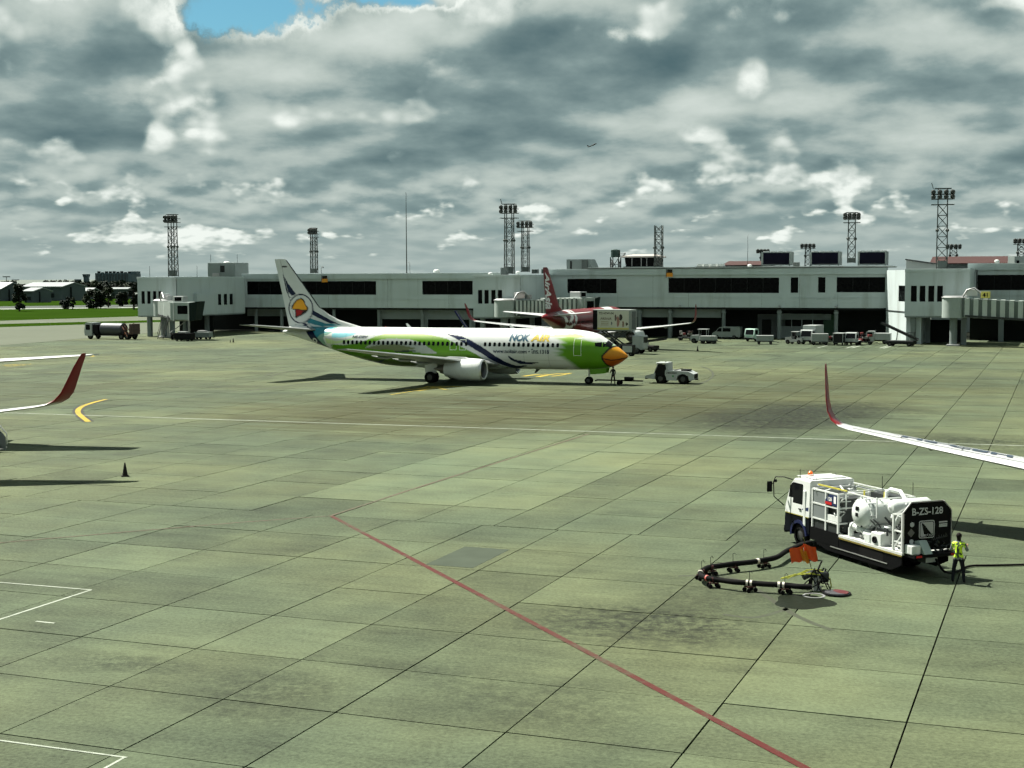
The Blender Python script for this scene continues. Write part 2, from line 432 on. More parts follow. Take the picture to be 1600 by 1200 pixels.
slab_field = bpy.data.objects.new('slab_field', me); COL.objects.link(slab_field); slab_field.parent = apron; tag(slab_field, kind='stuff')

# painted markings, 6-9 mm above the slabs
def marking_mat(name, col, wear=0.45):
    m, T, b = _new(name)
    g = T.nodes.new('ShaderNodeNewGeometry')
    n = noise(g.outputs['Position'], 2.6, 8, 0.78); n2 = noise(g.outputs['Position'], 0.2, 4)
    c = mixc(smooth(n*0.6+n2*0.5, 0.48, 0.72)*wear, col, (0.05, 0.065, 0.038))
    T.links.new(c, b.inputs['Base Color']); b.inputs['Roughness'].default_value = 0.75; b.inputs['Specular IOR Level'].default_value = 0.2
    return m
m_red, m_white, m_yellow, m_black = marking_mat('red line paint', (0.060, 0.009, 0.007), 0.7), marking_mat('white line paint', (0.28, 0.31, 0.26), 0.7), marking_mat('yellow line paint', (0.30, 0.225, 0.02), 0.6), marking_mat('black line paint', (0.02, 0.02, 0.018), 0.4)
m_rubber = marking_mat('tyre rubber mark', (0.036, 0.04, 0.026), 0.8)
m_red_old = marking_mat('worn red line paint', (0.075, 0.056, 0.038), 0.8)
def strip(name, pts, w, m, z=0.009):
    pts = [Vector((p.x, p.y, z)) for p in pts]; mb = MB(); L_, R_ = [], []
    for i, p in enumerate(pts):
        d = (pts[min(i+1, len(pts)-1)]-pts[max(i-1, 0)]); d.z = 0; d.normalize(); nn = Vector((-d.y, d.x, 0))*(w/2)
        L_.append(p+nn); R_.append(p-nn)
    for i in range(len(pts)-1): mb.quad(R_[i], R_[i+1], L_[i+1], L_[i])
    return mb.build(name, m, apron)
def smoothpath(pts, n=8):
    out = []
    P = [pts[0]]+list(pts)+[pts[-1]]
    for i in range(1, len(P)-2):
        for k in range(n):
            t = k/n; a, b, c, d = P[i-1], P[i], P[i+1], P[i+2]
            out.append(0.5*((2*b)+(c-a)*t+(2*a-5*b+4*c-d)*t*t+(3*b-a-3*c+d)*t**3))
    out.append(P[-2]); return out
strip('red_line', [G(1275, 1209), G(517, 806)], 0.22, m_red)
strip('red_line', [G(517, 806), G(640, 766), G(780, 722), G(920, 678)], 0.16, m_red_old, 0.0105)
strip('red_line', [G(-20, 850), G(190, 832), G(380, 816), G(515, 806.5)], 0.12, m_red_old, 0.0105)
strip('white_line', [G(-40, 643.5), G(800, 670.2), G(1700, 700)], 0.20, m_white)
strip('white_line', [G(-20, 908.5), G(144, 922)], 0.085, m_white); strip('white_line', [G(141, 922.5), G(0, 968), G(-30, 978)], 0.10, m_white, 0.0105)
strip('white_line', [G(-20, 1154.5), G(198, 1184)], 0.075, m_white); strip('white_line', [G(196, 1183), G(160, 1203)], 0.075, m_white, 0.0105)
strip('white_line', [G(56, 971), G(85, 974)], 0.10, m_white)
yl = smoothpath([G(138, 659), G(122, 645), G(127, 636), G(146, 629), G(166, 624)])
strip('yellow_line_border', yl, 0.85, m_black, 0.008); strip('yellow_line', yl, 0.42, m_yellow, 0.0115)
for a, b in (((1278, 543.5), (1292, 540)), ((1322, 544), (1336, 540.5)), ((1330, 544), (1344, 540.5)), ((1375, 544), (1388, 540)), ((1380, 544.5), (1394, 540.5))):
    strip('parking_line', [G(*a), G(*b)], 0.25, m_white)
# yellow taxi-lane writing and loops under and behind the green aircraft
for pts, w in (([(632, 609), (652, 608), (668, 605), (690, 604)], .5), ([(650, 611), (676, 607), (700, 604.5), (722, 604)], .7), ([(664, 604), (680, 606), (698, 609)], .45), ([(610, 617), (640, 612), (672, 607)], .25),
               ([(818, 588), (842, 585), (866, 585)], .6), ([(840, 589), (856, 586), (872, 584), (886, 584)], .7), ([(862, 588), (878, 586), (892, 583)], .45), ([(5, 571), (28, 569.5), (50, 569)], .5), ([(10, 572.5), (40, 570.5)], .4), ([(135, 556), (142, 554.8), (146, 556.5), (141, 558)], .25)):
    strip('yellow_line', smoothpath([G(*p) for p in pts], 5), w, m_yellow, 0.0105 + rs.uniform(0, .003))
# curved tyre rubber left by turning tugs
for pts, w in (([(1095, 572), (1112, 580), (1110, 592), (1075, 604), (1000, 612)], .25), ([(414, 588), (428, 582), (450, 577)], .2), ([(420, 590), (434, 584), (456, 579)], .2), ([(555, 585), (590, 582), (622, 580)], .18), ([(330, 613), (380, 611), (440, 604), (520, 594)], .35), ([(240, 604), (290, 604)], .3), ([(1060, 900), (1150, 905), (1240, 960), (1300, 985)], .22), ([(1130, 960), (1180, 965), (1235, 950)], .2)):
    strip('tyre_mark', smoothpath([G(*p) for p in pts], 6), w, m_rubber, 0.007)
# surface drains and repair patches
patch_mat = mat('repair concrete', (0.046, 0.058, 0.042), 0.9, var=0.35, scale=0.8, spec=0.1)
for u0, u1, v0, v1 in ((-22.0, -20.1, 48.4, 52.2),):
    o = MB().box(-(u1-u0)/2, (u1-u0)/2, -(v1-v0)/2, (v1-v0)/2, -0.02, 0.0075).build('repair_patch', patch_mat, apron)
    o.location = UV((u0+u1)/2, (v0+v1)/2); o.rotation_euler = (0, 0, TH-pi/2)

# grass and taxiways on the far left
grass_mat = mat('airfield grass', (0.016, 0.036, 0.004), 0.98, var=0.4, scale=0.05, spec=0.0)
taxi_mat = mat('taxiway asphalt', (0.06, 0.07, 0.064), 0.9, var=0.2, scale=0.05, spec=0.1)
old_conc = mat('taxiway concrete', (0.088, 0.10, 0.074), 0.9, var=0.15, scale=0.05, spec=0.1)
def band(name, top, bot, m, z, x0=-260, x1=330):
    """strip of ground between two straight edges, each through (0, y) and (215, y) of the survey"""
    def e(y0, y1, x): return G(x, y0+(y1-y0)*x/215.0)
    pts = [e(*bot, x0), e(*bot, x1), e(*top, x1), e(*top, x0)]
    pts = [(p.x, p.y, z) for p in pts]
    o = MB().quad(*pts).build(name, m); tag(o, kind='structure'); return o
band('taxiway', (511, 503.5), (540, 522), old_conc, 0.016, x1=300)
band('grass_strip', (506, 500.5), (511.4, 504.5), grass_mat, 0.024)
band('service_road', (501, 494), (506.4, 501), old_conc, 0.030)
band('grass_field', (483.5, 481), (501.4, 494.6), grass_mat, 0.040)
band('runway', (478.5, 475.8), (483.9, 481.3), taxi_mat, 0.050)
band('runway_edge_line', (482.6, 480.2), (483.5, 481.1), m_white, 0.060)
band('grass_field', (466.5, 465.5), (478.9, 476.1), grass_mat, 0.060)
band('hangar_road', (463, 462.0), (466.9, 466), old_conc, 0.070)
# ------------------------------------------------------------------ terminal
TA = radians(-20.9)
TT = Vector((cos(TA), sin(TA), 0)); TN = Vector((TT.y, -TT.x, 0)); TO = Vector((33.4, 242.9, 0))
def TS(px, d):
    k = (px-800)/PF*cos(PITCH); y = (d+TO.dot(TN))/(k*TN.x+TN.y)
    return (Vector((y*k, y, 0))-TO).dot(TT)
def TW(s, d, z=0.0): return TO + TT*s + TN*d + Vector((0, 0, z))
# local frame of every terminal piece: x = along the front, y = away from the viewer, z up
def troot(name, s, d, label, cat, group=None):
    return empty(name, TW(s, d), TA, label, cat, group)
wall_white = mat('terminal wall', (0.42, 0.485, 0.485), 0.8, var=0.10, scale=0.3, dirt=0.55, dirtcol=(0.20, 0.22, 0.20), bump=0.05)
wall_grey = mat('terminal grey wall', (0.19, 0.225, 0.22), 0.8, var=0.14, scale=0.3, dirt=0.3)
wall_dark = mat('undercroft wall', (0.014, 0.016, 0.015), 0.85, var=0.4, scale=0.3)  # near-black base colour stands in for the undercroft's shade
shutter_grey = mat('roller shutter', (0.07, 0.085, 0.082), 0.6, dirt=0.2)
win_glass = glass_dark('terminal glass', (0.002, 0.0022, 0.0025), 0.25)
frame_mat = mat('window frame', (0.022, 0.024, 0.024), 0.5)
roof_mat = mat('flat roof', (0.22, 0.24, 0.23), 0.85, var=0.2, scale=0.3)
col_mat = mat('column render', (0.16, 0.19, 0.185), 0.8, dirt=0.35)
gutter_mat = mat('roof gutter', (0.05, 0.06, 0.06), 0.6)
coping_mat = mat('white coping', (0.55, 0.58, 0.56), 0.6)

def wall_holes(mb, x0, x1, z0, z1, holes, y0=0.0, th=0.35):
    """front wall slab of thickness th with rectangular openings"""
    xs = sorted({x0, x1, *[h[0] for h in holes], *[h[1] for h in holes]}); zs = sorted({z0, z1, *[h[2] for h in holes], *[h[3] for h in holes]})
    for i in range(len(xs)-1):
        for j in range(len(zs)-1):
            cx, cz = (xs[i]+xs[i+1])/2, (zs[j]+zs[j+1])/2
            if not any(h[0] < cx < h[1] and h[2] < cz < h[3] for h in holes):
                a, b, c, d = xs[i], xs[i+1], zs[j], zs[j+1]
                mb.quad((a, y0, c), (b, y0, c), (b, y0, d), (a, y0, d)); mb.quad((a, y0+th, d), (b, y0+th, d), (b, y0+th, c), (a, y0+th, c))
    for h in holes:
        a, b, c, d = h
        mb.quad((a, y0, c), (a, y0+th, c), (b, y0+th, c), (b, y0, c)); mb.quad((a, y0, d), (b, y0, d), (b, y0+th, d), (a, y0+th, d))
        mb.quad((a, y0, c), (a, y0, d), (a, y0+th, d), (a, y0+th, c)); mb.quad((b, y0, c), (b, y0+th, c), (b, y0+th, d), (b, y0, d))
    return mb
def window(parent, x0, x1, z0, z1, y=0.0, rec=0.24, mull=0, cols=None):
    w = MB().box(x0+.002, x1-.002, y+rec, y+rec+0.04, z0+.002, z1-.002).build('window', win_glass, parent)
    fr = MB(); t = 0.07
    fr.box(x0+.003, x1-.003, y+rec-.05, y+rec-.002, z0+.003, z0+t); fr.box(x0+.003, x1-.003, y+rec-.05, y+rec-.002, z1-t, z1-.003)
    fr.box(x0+.003, x0+t, y+rec-.05, y+rec-.002, z0+t, z1-t); fr.box(x1-t, x1-.003, y+rec-.05, y+rec-.002, z0+t, z1-t)
    n = mull
    for k in range(1, n): 
        xm = x0+(x1-x0)*k/n; fr.box(xm-.03, xm+.03, y+rec-.045, y+rec-.003, z0+t, z1-t)
    fr.build('frame', frame_mat, w)
    return w

def long_block(name, s0, s1, d, zsof, zroof, wins, label, undercroft=6.0, depth=26, ground_parts=(), bandz=None):
    r = troot(name, s0, d, label, 'building'); Lx = s1-s0
    holes = [(a-s0, b-s0, c, e) for a, b, c, e in wins]
    fz = zroof-1.05
    mb = MB(); wall_holes(mb, 0, Lx, zsof, fz, holes)
    # side and back walls of the upper storey
    mb.box(0, 0.35, 0.352, depth, zsof, fz); mb.box(Lx-0.35, Lx, 0.352, depth, zsof, fz); mb.box(0.352, Lx-0.352, depth-.35, depth, 0, fz)
    mb.build('wall', wall_white, r)
    MB().bbox(-0.12, Lx+0.12, -0.30, 0.8, fz+.002, zroof-0.002, 0.02).build('parapet', wall_white, r)
    MB().box(0.0, Lx, 0.81, depth, fz+.1, fz+.3).build('roof', roof_mat, r)
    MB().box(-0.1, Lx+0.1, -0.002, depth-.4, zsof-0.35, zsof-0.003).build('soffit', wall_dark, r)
    # string course along the sill line
    for zz in (bandz or []): MB().box(0.02, Lx-.02, -0.07, -0.003, zz-.05, zz+.05).build('string_course', wall_white, r)
    # panel joints in the render
    for k in range(1, int(Lx/6.2)):
        xk = k*6.2
        if any(h[0]-.1 < xk < h[1]+.1 for h in holes): 
            MB().box(xk-.012, xk+.012, -0.006, 0.05, zsof+.01, min(h[2] for h in holes)-.02).build('panel_joint', frame_mat, r)
        else: MB().box(xk-.012, xk+.012, -0.006, 0.05, zsof+.01, fz-.01).build('panel_joint', frame_mat, r)
    for h in holes: window(r, *h, mull=max(1, int((h[1]-h[0])/2.4)))
    # undercroft: back wall behind the columns, shade painted in as near-black
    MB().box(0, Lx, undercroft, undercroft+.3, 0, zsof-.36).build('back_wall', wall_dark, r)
    return r

# right-hand block between the second and third gate pier
sA, sB = TS(885, 0)-3.0, TS(1386, 0)
W = lambda a, b, z0, z1, d=0: (TS(a, d), TS(b, d), z0, z1)
blk = long_block('terminal_building', sA, sB, 0, 5.22, 11.72, [W(887, 964, 7.56, 10.05), W(1045, 1218, 7.62, 10.16), W(1236, 1248, 7.66, 10.18), W(1279, 1290.5, 7.7, 10.2), W(1308, 1384, 7.75, 10.2)],
                 'long white two-storey terminal block with dark window bands, behind the row of service vehicles', bandz=[6.85])
s0 = sA
for px in (1000, 1048, 1132, 1219, 1308):
    x = TS(px, -0.6)-s0
    MB().tube((x, .6, 0), (x, .6, 4.86), 0.32, n=16).build('column', col_mat, blk, smooth=40)
    MB().lathe([(4.25, .33), (4.3, .42), (4.6, .42), (4.66, .33)], (x, .6, 0), 'z', 16).build('column_collar', wall_grey, blk, smooth=40)
# solid wall parts and shutters at ground level
def gwall(p, a, b, z0, z1, y, m, nm='lower_wall', th=.25): return MB().box(TS(a, -y)-s0, TS(b, -y)-s0, y, y+th, z0, z1).build(nm, m, p)
gwall(blk, 890, 1128, 3.45, 4.86, 1.3, wall_grey); gwall(blk, 890, 985, 0, 3.45, 1.32, shutter_grey)
gwall(blk, 985, 1004, 0, 3.45, 1.32, shutter_grey); gwall(blk, 1044, 1052, 0, 3.45, 1.32, shutter_grey)
gwall(blk, 1185, 1228, 0, 4.0, 5.2, shutter_grey); gwall(blk, 1222, 1300, 3.1, 4.1, 5.0, wall_grey)
gwall(blk, 1222, 1258, 0, 2.0, 5.02, wall_grey); gwall(blk, 1288, 1306, 0, 4.0, 5.04, mat('green door', (0.02, 0.06, 0.03), 0.6))
MB().box(TS(1192, -5)-s0, TS(1206, -5)-s0, 4.98, 5.18, 0, 3.1).build('door', wall_dark, blk)
for px in (1238, 1254, 1271): MB().box(TS(px, -5)-s0, TS(px, -5)-s0+.1, 4.9, 4.98, 1.8, 3.1).build('mullion', wall_white, blk)
# roof edge trim: thin metal gutter and pale flashing
MB().box(TS(920, 0)-s0, sB-s0+1.5, -.45, .2, 11.73, 11.86).build('gutter', gutter_mat, blk)
MB().box(TS(920, 0)-s0, sB-s0+1.2, -.40, 4, 11.87, 11.98).build('flashing', coping_mat, blk)
for px in (1063, 1219, 1308): # under-eave lamps
    MB().tube((TS(px, .3)-s0, -.35, 5.35), (TS(px, .3)-s0, -.35, 5.6), 0.32, .1, 10).build('wall_lamp', grey_metal, blk)

# left-hand block behind the tail of the green aircraft
sC, sD = TS(380, -5)+.0, TS(741, -5)+6
blk2 = long_block('terminal_building', sC, sD, -5, 4.72, 11.15, [(TS(386, -5), TS(588, -5), 7.15, 9.7), (TS(660, -5), TS(739, -5), 7.2, 9.72)],
                  'long white terminal block with two dark window bands, behind the fin of the green aircraft', bandz=[6.3])
s0 = sC
for px in (400, 440, 480, 522, 592, 660, 736):
    x = TS(px, -5.6)-s0
    MB().tube((x, .6, 0), (x, .6, 4.36), 0.32, n=16).build('column', col_mat, blk2, smooth=40)
def gw2(a, b, z0, z1, y, m, nm='lower_wall'): return MB().box(TS(a, -5-y)-s0, TS(b, -5-y)-s0, y, y+.25, z0, z1).build(nm, m, blk2)
gw2(592, 740, 2.6, 4.36, 1.5, wall_grey); gw2(590, 596, 0, 2.6, 1.52, wall_grey); gw2(660, 668, 0, 2.6, 1.52, wall_grey); gw2(735, 742, 0, 2.6, 1.52, wall_grey)
gw2(386, 500, 2.9, 4.36, 3.0, wall_grey)
MB().box(TS(285, -12)-s0, .2, 7.0, 7.3, 0, 4.6).build('back_wall', wall_dark, blk2); MB().box(TS(305, -3)-s0, .2, -3.0, 7.0, 4.62, 4.9).build('soffit', wall_dark, blk2)  # near-black sheets added so the open gap takes on undercroft shade

# gate piers standing forward of the blocks
def gate_pier(px0, px1, d, back, zb, zt, wpx, wz, label, cols):
    sa, sb = TS(px0, d), TS(px1, d); r = troot('gate_pier', sa, d, label, 'building', 'gate piers along the terminal')
    Lx = sb-sa
    holes = [(TS(a, d)-sa, TS(b, d)-sa, *wz) for a, b in wpx]
    mb = MB(); wall_holes(mb, 0, Lx, zb, zt-.5, holes)
    mb.box(0, .35, .352, back, zb, zt-.5); mb.box(Lx-.35, Lx, .352, back, zb, zt-.5)
    mb.build('wall', wall_white, r)
    MB().bbox(-.06, Lx+.06, -.08, back+.02, zt-.498, zt, .03).build('parapet', wall_white, r)
    MB().box(0.01, Lx-.01, 0.02, back, zb-.25, zb-.002).build('floor_slab', wall_grey, r)
    for h in holes: window(r, *h, rec=.2)
    MB().box(-.02, Lx+.02, -.05, -.003, zb+.9, zb+1.0).build('string_course', wall_white, r)
    for x, y, w in cols: MB().bbox(x-w/2, x+w/2, y-.35, y+.35, 0, zb-.252, .05).build('column', col_mat, r)
    return r
p1 = gate_pier(215, 275, 20.8, 23.0, 3.75, 10.62, [(220.6, 226), (229.6, 235), (238.4, 244), (247, 252.6)], (5.87, 8.1), 'leftmost white gate pier, standing beside the airfield grass', [(1.9, .8, .75), (6.6, .8, .75), (1.9, 12, .7), (6.6, 12, .7)])
p2 = gate_pier(740, 813, 15.0, 19.0, 3.8, 10.78, [(747, 754), (757, 764), (767.8, 774.7), (778, 785)], (5.99, 8.27), 'middle white gate pier with four slot windows, left of the red aircraft', [(1.4, .8, .8), (6.8, .8, .8), (1.4, 10, .7), (6.8, 10, .7)])
p3 = gate_pier(1415, 1516, 11.9, 11.0, 4.35, 11.45, [(1424.3, 1433.6), (1438, 1447), (1451.5, 1460.9), (1465.3, 1474.4)], (6.5, 8.9), 'right white gate pier with four slot windows, behind bridge 41', [(1.2, .9, .8), (3.0, 5.5, .7), (8.6, .9, .8)])
# side windows and low door boxes on the return walls
L1 = TS(275, 20.8)-TS(215, 20.8)
for y in (13.6, 15.6, 17.6): MB().box(L1+.002, L1+.03, y, y+1.0, 5.4, 7.4).build('window', win_glass, p1)
MB().box(L1+.01, L1+.75, 5.5, 12.2, 3.75, 7.6).build('side_bay', wall_white, p1)
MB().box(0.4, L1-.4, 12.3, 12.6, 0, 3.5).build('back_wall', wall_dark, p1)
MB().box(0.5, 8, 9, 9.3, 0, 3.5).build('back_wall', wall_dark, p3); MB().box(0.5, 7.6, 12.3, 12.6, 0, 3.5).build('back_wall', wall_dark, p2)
# corner stair tower turned a little towards the sun, left of the right pier
c0 = TW(TS(1386, .5), .5); ang = radians(-56)
tw = empty('stair_tower', c0, TA, 'narrow sunlit stair tower between the long block and the right gate pier', 'building')
ww = TS(1417, 10.5)-TS(1386, .5)+.1
pts = [(0, 0), (ww, -10.2), (ww+2.2, -10.2), (ww+2.2, .4), (0, .4)]
tw2 = MB().prism(pts, 0.0, 11.3, 'z').build('wall', wall_white, tw)
ln = math.hypot(ww, 10.2); ux, uy = ww/ln, -10.2/ln; nx, ny = -abs(uy), -ux
nx, ny = (-10.2/ln, -ww/ln)
def on(t, off): return (ux*t+nx*off, uy*t+ny*off)
wd = MB(); a, b = on(ln*.62, .02), on(ln*.985, .02); wd.quad((a[0], a[1], 6.5), (b[0], b[1], 6.5), (b[0], b[1], 8.9), (a[0], a[1], 8.9)); wd.build('window', win_glass, tw)
bd = MB(); a, b = on(.05, .05), on(ln-.05, .05); bd.bar((a[0], a[1], 4.9), (b[0], b[1], 4.9), .1, .12); bd.build('string_course', frame_mat, tw)

# block to the right of the third pier
sE = TS(1516, 0)-.2
blk3 = long_block('terminal_building', sE, sE+62, 0, 5.3, 12.3, [(TS(1528, 0), TS(1528, 0)+40, 8.1, 10.5)], 'white terminal block with a dark window band, behind bridge 41 at the far right', bandz=[7.3])
for x in (5, 12, 19, 26): MB().bbox(x-.4, x+.4, .3, 1.1, 0, 4.9, .05).build('column', col_mat, blk3)
MB().box(1.2, 1.35, -.2, -.05, 7.5, 11.8).build('drainpipe', frame_mat, blk3)

# ---- roof structures
def roof_thing(name, px, Y, z, label, cat, group=None, py=None):
    p = DP(px, 430, Y); return empty(name, (p.x, p.y, z), TA, label, cat, group)
YR = lambda px, d: (TW(TS(px, d), d)).y
def pxm(px, d): return YR(px, d)/PF     # metres per photo pixel there
# left roof house with white dome
m_ = pxm(345, -8); r = roof_thing('roof_house', 346, YR(346, -8), 10.6, 'grey plant house with a small white dome on the roof, left', 'roof house')
MB().bbox(-25*m_, 25*m_, 0, 5, 0, 2.75, .05).build('wall', wall_grey, r); MB().ball((0, 2, 2.75), .62, 12, sz=(1, 1, .55)).build('dome', white_paint, r, smooth=60)
MB().box(-2*m_, 6*m_, -.04, -.003, .9, 2.2).build('door', frame_mat, r)
MB().box(-15*m_, -2.5*m_, -.3, -.003, 0.05, .75).build('air_unit', grey_metal, r)
for x in (-24, 24): MB().tube((x*m_, 1, 2.75), (x*m_, 1, 4.4), .04, n=5).build('antenna', dark_metal, r)
m_ = pxm(910, -8); r = roof_thing('roof_house', 908, YR(908, -8), 11.4, 'pale grey plant house with a sloped end on the roof, right of the red tail', 'roof house')
MB().prism([(-24*m_, 0), (20*m_, 0), (20*m_, .0), (12*m_, 2.1), (-24*m_, 2.1)], 0, 4, 'y').build('wall', wall_grey, r)
MB().box(-18*m_, -15*m_, -.05, -.003, .4, 1.8).build('door', frame_mat, r); MB().box(2*m_, 11*m_, -.4, -.003, .1, 2.0).build('duct', shutter_grey, r)
# control cabin with shallow hip roof
m_ = pxm(1000, -14); r = roof_thing('roof_cabin', 999, YR(999, -14), 11.3, 'dark glazed lookout cabin with a shallow pitched roof, beside the bare lattice mast', 'roof house')
MB().box(-26*m_, 26*m_, 0, 6, 0, .9).build('wall', wall_grey, r); MB().prism([(-22*m_, .902), (22*m_, .902), (24*m_, 2.5), (-24*m_, 2.5)], 0, 6, 'y').build('window', win_glass, r)
MB().loft([[(-28*m_, -.6, 2.502), (28*m_, -.6, 2.502), (28*m_, 6.6, 2.502), (-28*m_, 6.6, 2.502)], [(-28*m_, -.6, 2.75), (28*m_, -.6, 2.75), (28*m_, 6.6, 2.75), (-28*m_, 6.6, 2.75)], [(-2, 3, 3.15), (2, 3, 3.15), (2, 3.2, 3.15), (-2, 3.2, 3.15)]]).build('roof', mat('cabin roof', (.32, .30, .28), .7), r)
for x in (-12, 3, 12): MB().box(x*m_-.05, x*m_+.05, -.06, -.003, .92, 2.48).build('mullion', grey_metal, r)
MB().box(-30*m_, -12*m_, -1.6, -.3, 0, .75).build('air_unit', coping_mat, r)
# water tank on a dark frame
m_ = pxm(960, -14); r = roof_thing('water_tank', 960, YR(960, -14), 11.3, 'dark green water tank on a lattice stand, left of the lookout cabin', 'water tank')
mb = MB()
for x in (-.75, .75):
    for y in (0, 1.5): mb.bar((x, y, 0), (x, y, 2.6), .16)
    mb.bar((x, 0, .2), (x, 1.5, 2.4), .1); mb.bar((x, 1.5, .2), (x, 0, 2.4), .1)
mb.bar((-.75, 0, .2), (.75, 0, 2.4), .1); mb.bar((.75, 0, .2), (-.75, 0, 2.4), .1); mb.bar((-.75, 0, 1.3), (.75, 0, 1.3), .1)
mb.build('stand', dark_metal, r); MB().lathe([(2.6, 0.05), (2.6, .85), (3.9, .85), (4.05, .3), (4.05, 0.02)], (0, .75, 0), 'z', 16).build('tank', mat('tank green', (.015, .035, .03), .5), r, smooth=40)
mb = MB()
for k in range(3): mb.bar((.85, .3, 2.7+.25*k), (2.0, .3, 2.8+.22*k), .08); mb.ball((1.5+.2*k, .3, 2.75+.25*k), .16, 8)
mb.build('lamp_arm', dark_metal, r)
# chillers with dark fan screens
for px, w, h_ in ((1212, 46, 21), (1288, 46, 21), (1362, 44, 21)):
    m_ = pxm(px, -6); r = roof_thing('air_conditioner', px, YR(px, -6), 11.75, '%s of three rooftop chillers with dark blue screens' % {1212: 'leftmost', 1288: 'middle one', 1362: 'rightmost'}[px], 'air conditioner', 'rooftop chillers')
    hw = w*m_/2; zb = .45; hh = h_*m_
    MB().box(-hw, hw, 0.05, 3, zb, zb+hh).build('casing', wall_grey, r); MB().box(-hw+.35, hw-.25, -.02, .047, zb+.2, zb+hh-.18).build('screen', mat('chiller screen', (.002, .002, .008), .5), r)
    mb = MB()
    for x in (-hw+.2, -hw/3, hw/3, hw-.2): mb.box(x-.07, x+.07, 0.2, .34, 0, zb)
    mb.build('feet', dark_metal, r)
    for k in range(4): MB().tube((-hw+.6+k*(2*hw-1.2)/3, 1.4, zb+hh), (-hw+.6+k*(2*hw-1.2)/3, 1.4, zb+hh+.16), .5, n=12).build('fan_shroud', light_metal, r)
    MB().bar((-hw, -.1, .3), (hw+1, -.1, .25), .12).build('pipe', grey_metal, r)
# skylight row and little vents
r = roof_thing('roof_skylight', 1108, YR(1108, -9), 11.6, 'low white ridged skylight on the roof, left of the red tiled roof', 'skylight')
m_ = pxm(1108, -9); MB().box(-22*m_, 24*m_, 0, 2, 0, .5).build('curb', wall_dark, r)
for k in range(4): MB().prism([(-20*m_+k*11*m_, .502), (-11*m_+k*11*m_, .502), (-12.5*m_+k*11*m_, .95), (-18.5*m_+k*11*m_, .95)], 0, 2, 'y').build('pane', coping_mat, r)
red_roof = mat('red roof sheet', (0.036, 0.010, 0.008), 0.7, var=0.2)
def far_roof(px0, px1, ytop, ybot, d, label, gable=None):
    m_ = pxm((px0+px1)/2, d); Yc = YR((px0+px1)/2, d); zt = PH-(ytop-428)*m_; zb = PH-(ybot-428)*m_
    r = roof_thing('red_roof_hall', (px0+px1)/2, Yc, 0, label, 'building'); hw = (px1-px0)*m_/2
    MB().box(-hw+.3, hw-.3, 1, 11, 0, zb-.002).build('wall', wall_grey, r)
    MB().loft([[(-hw, -.5, zb), (hw, -.5, zb), (hw, -.5, zb+.15), (-hw, -.5, zb+.15)], [(-hw, 6, zt), (hw, 6, zt), (hw, 6, zt+.15), (-hw, 6, zt+.15)], [(-hw, 12.5, zb), (hw, 12.5, zb), (hw, 12.5, zb+.15), (-hw, 12.5, zb+.15)]]).build('roof', red_roof, r)
    return r, hw, zt, zb
far_roof(1128, 1192, 408, 414.5, -40, 'low red roof of a hall behind the terminal, left of the chillers')
r, hw, zt, zb = far_roof(1455, 1580, 402, 413, -38, 'long red roof of a hall rising behind the right gate pier')
m_ = pxm(1440, -20); r = roof_thing('roof_house', 1438, YR(1438, -20), 11.2, 'low white mono-pitch plant room on the roof, left of the tallest floodlight tower', 'roof house')
MB().prism([(-22*m_, 0), (22*m_, 0), (22*m_, 1.2), (-22*m_, 1.9)], 0, 5, 'y').build('wall', coping_mat, r); MB().prism([(-23*m_, 1.902), (30*m_, 1.0), (30*m_, 1.2), (-23*m_, 2.1)], -.4, 5.4, 'y').build('roof', gutter_mat, r)
m_ = pxm(1585, -8); r = roof_thing('roof_house', 1590, YR(1590, -8), 11.2, 'white and grey plant box on the roof at the right edge', 'roof house')
MB().box(-15*m_, -5*m_, 0, 4, 0, 2.3).build('wall', coping_mat, r); MB().box(-4.99*m_, 40*m_, .3, 4, 0, 2.25).build('side_wall', wall_grey, r); MB().box(-2*m_, 2*m_, .2, .297, .8, 1.6).build('window', win_glass, r)
# small roof vents and boxes
for i, (px, d, w, h_, m) in enumerate(((683, -6, 11, .55, 'v'), (1558, -2, 8, .6, 'v'), (767, 3, 8, .25, 'v'), (837, -8, 9, .75, 'b'), (853, -8, 11, .8, 'b'), (810, -2, 7, .7, 'v'), (789, 6, 10, 1.25, 'b'), (1172, -3, 7, .35, 'v'), (1245, -3, 9, .7, 'b'))):
    m_ = pxm(px, d); zz = 11.1 if px < 760 else (10.78 if px < 830 else 11.98 if px > 1100 and px < 1400 else 11.5)
    if px == 1558: zz = 12.3
    if px in (837, 853): zz = 11.0
    p = TW(TS(px, d), d)
    o = MB()
    if m == 'v': o.ball((0, 0, h_*.5), w*m_/2, 12, sz=(1, 1, .8)).tube((0, 0, -.2), (0, 0, h_*.4), w*m_/4, n=10)
    else: o.bbox(-w*m_/2, w*m_/2, -.5, .5, 0, h_, .03)
    o = o.build('roof_vent' if m == 'v' else 'roof_box', coping_mat if m == 'v' else shutter_grey, smooth=50 if m == 'v' else None)
    o.location = (p.x, p.y, zz); o.rotation_euler = (0, 0, TA)
    lab = {683: 'small white roof cowl left of the tall antenna mast', 1558: 'small white domed vent on the long red roof side', 767: 'flat white vent cap on the middle gate pier', 837: 'left of two small grey boxes on the roof by the red tail', 853: 'right of two small grey boxes on the roof by the red tail', 810: 'white roof cowl between the two central floodlight towers', 789: 'dark grey box at the foot of the central floodlight tower', 1172: 'low white vent left of the first rooftop chiller', 1245: 'white box between the first and second rooftop chillers'}[px]
    tag(o, lab, 'vent' if m == 'v' else 'roof box')
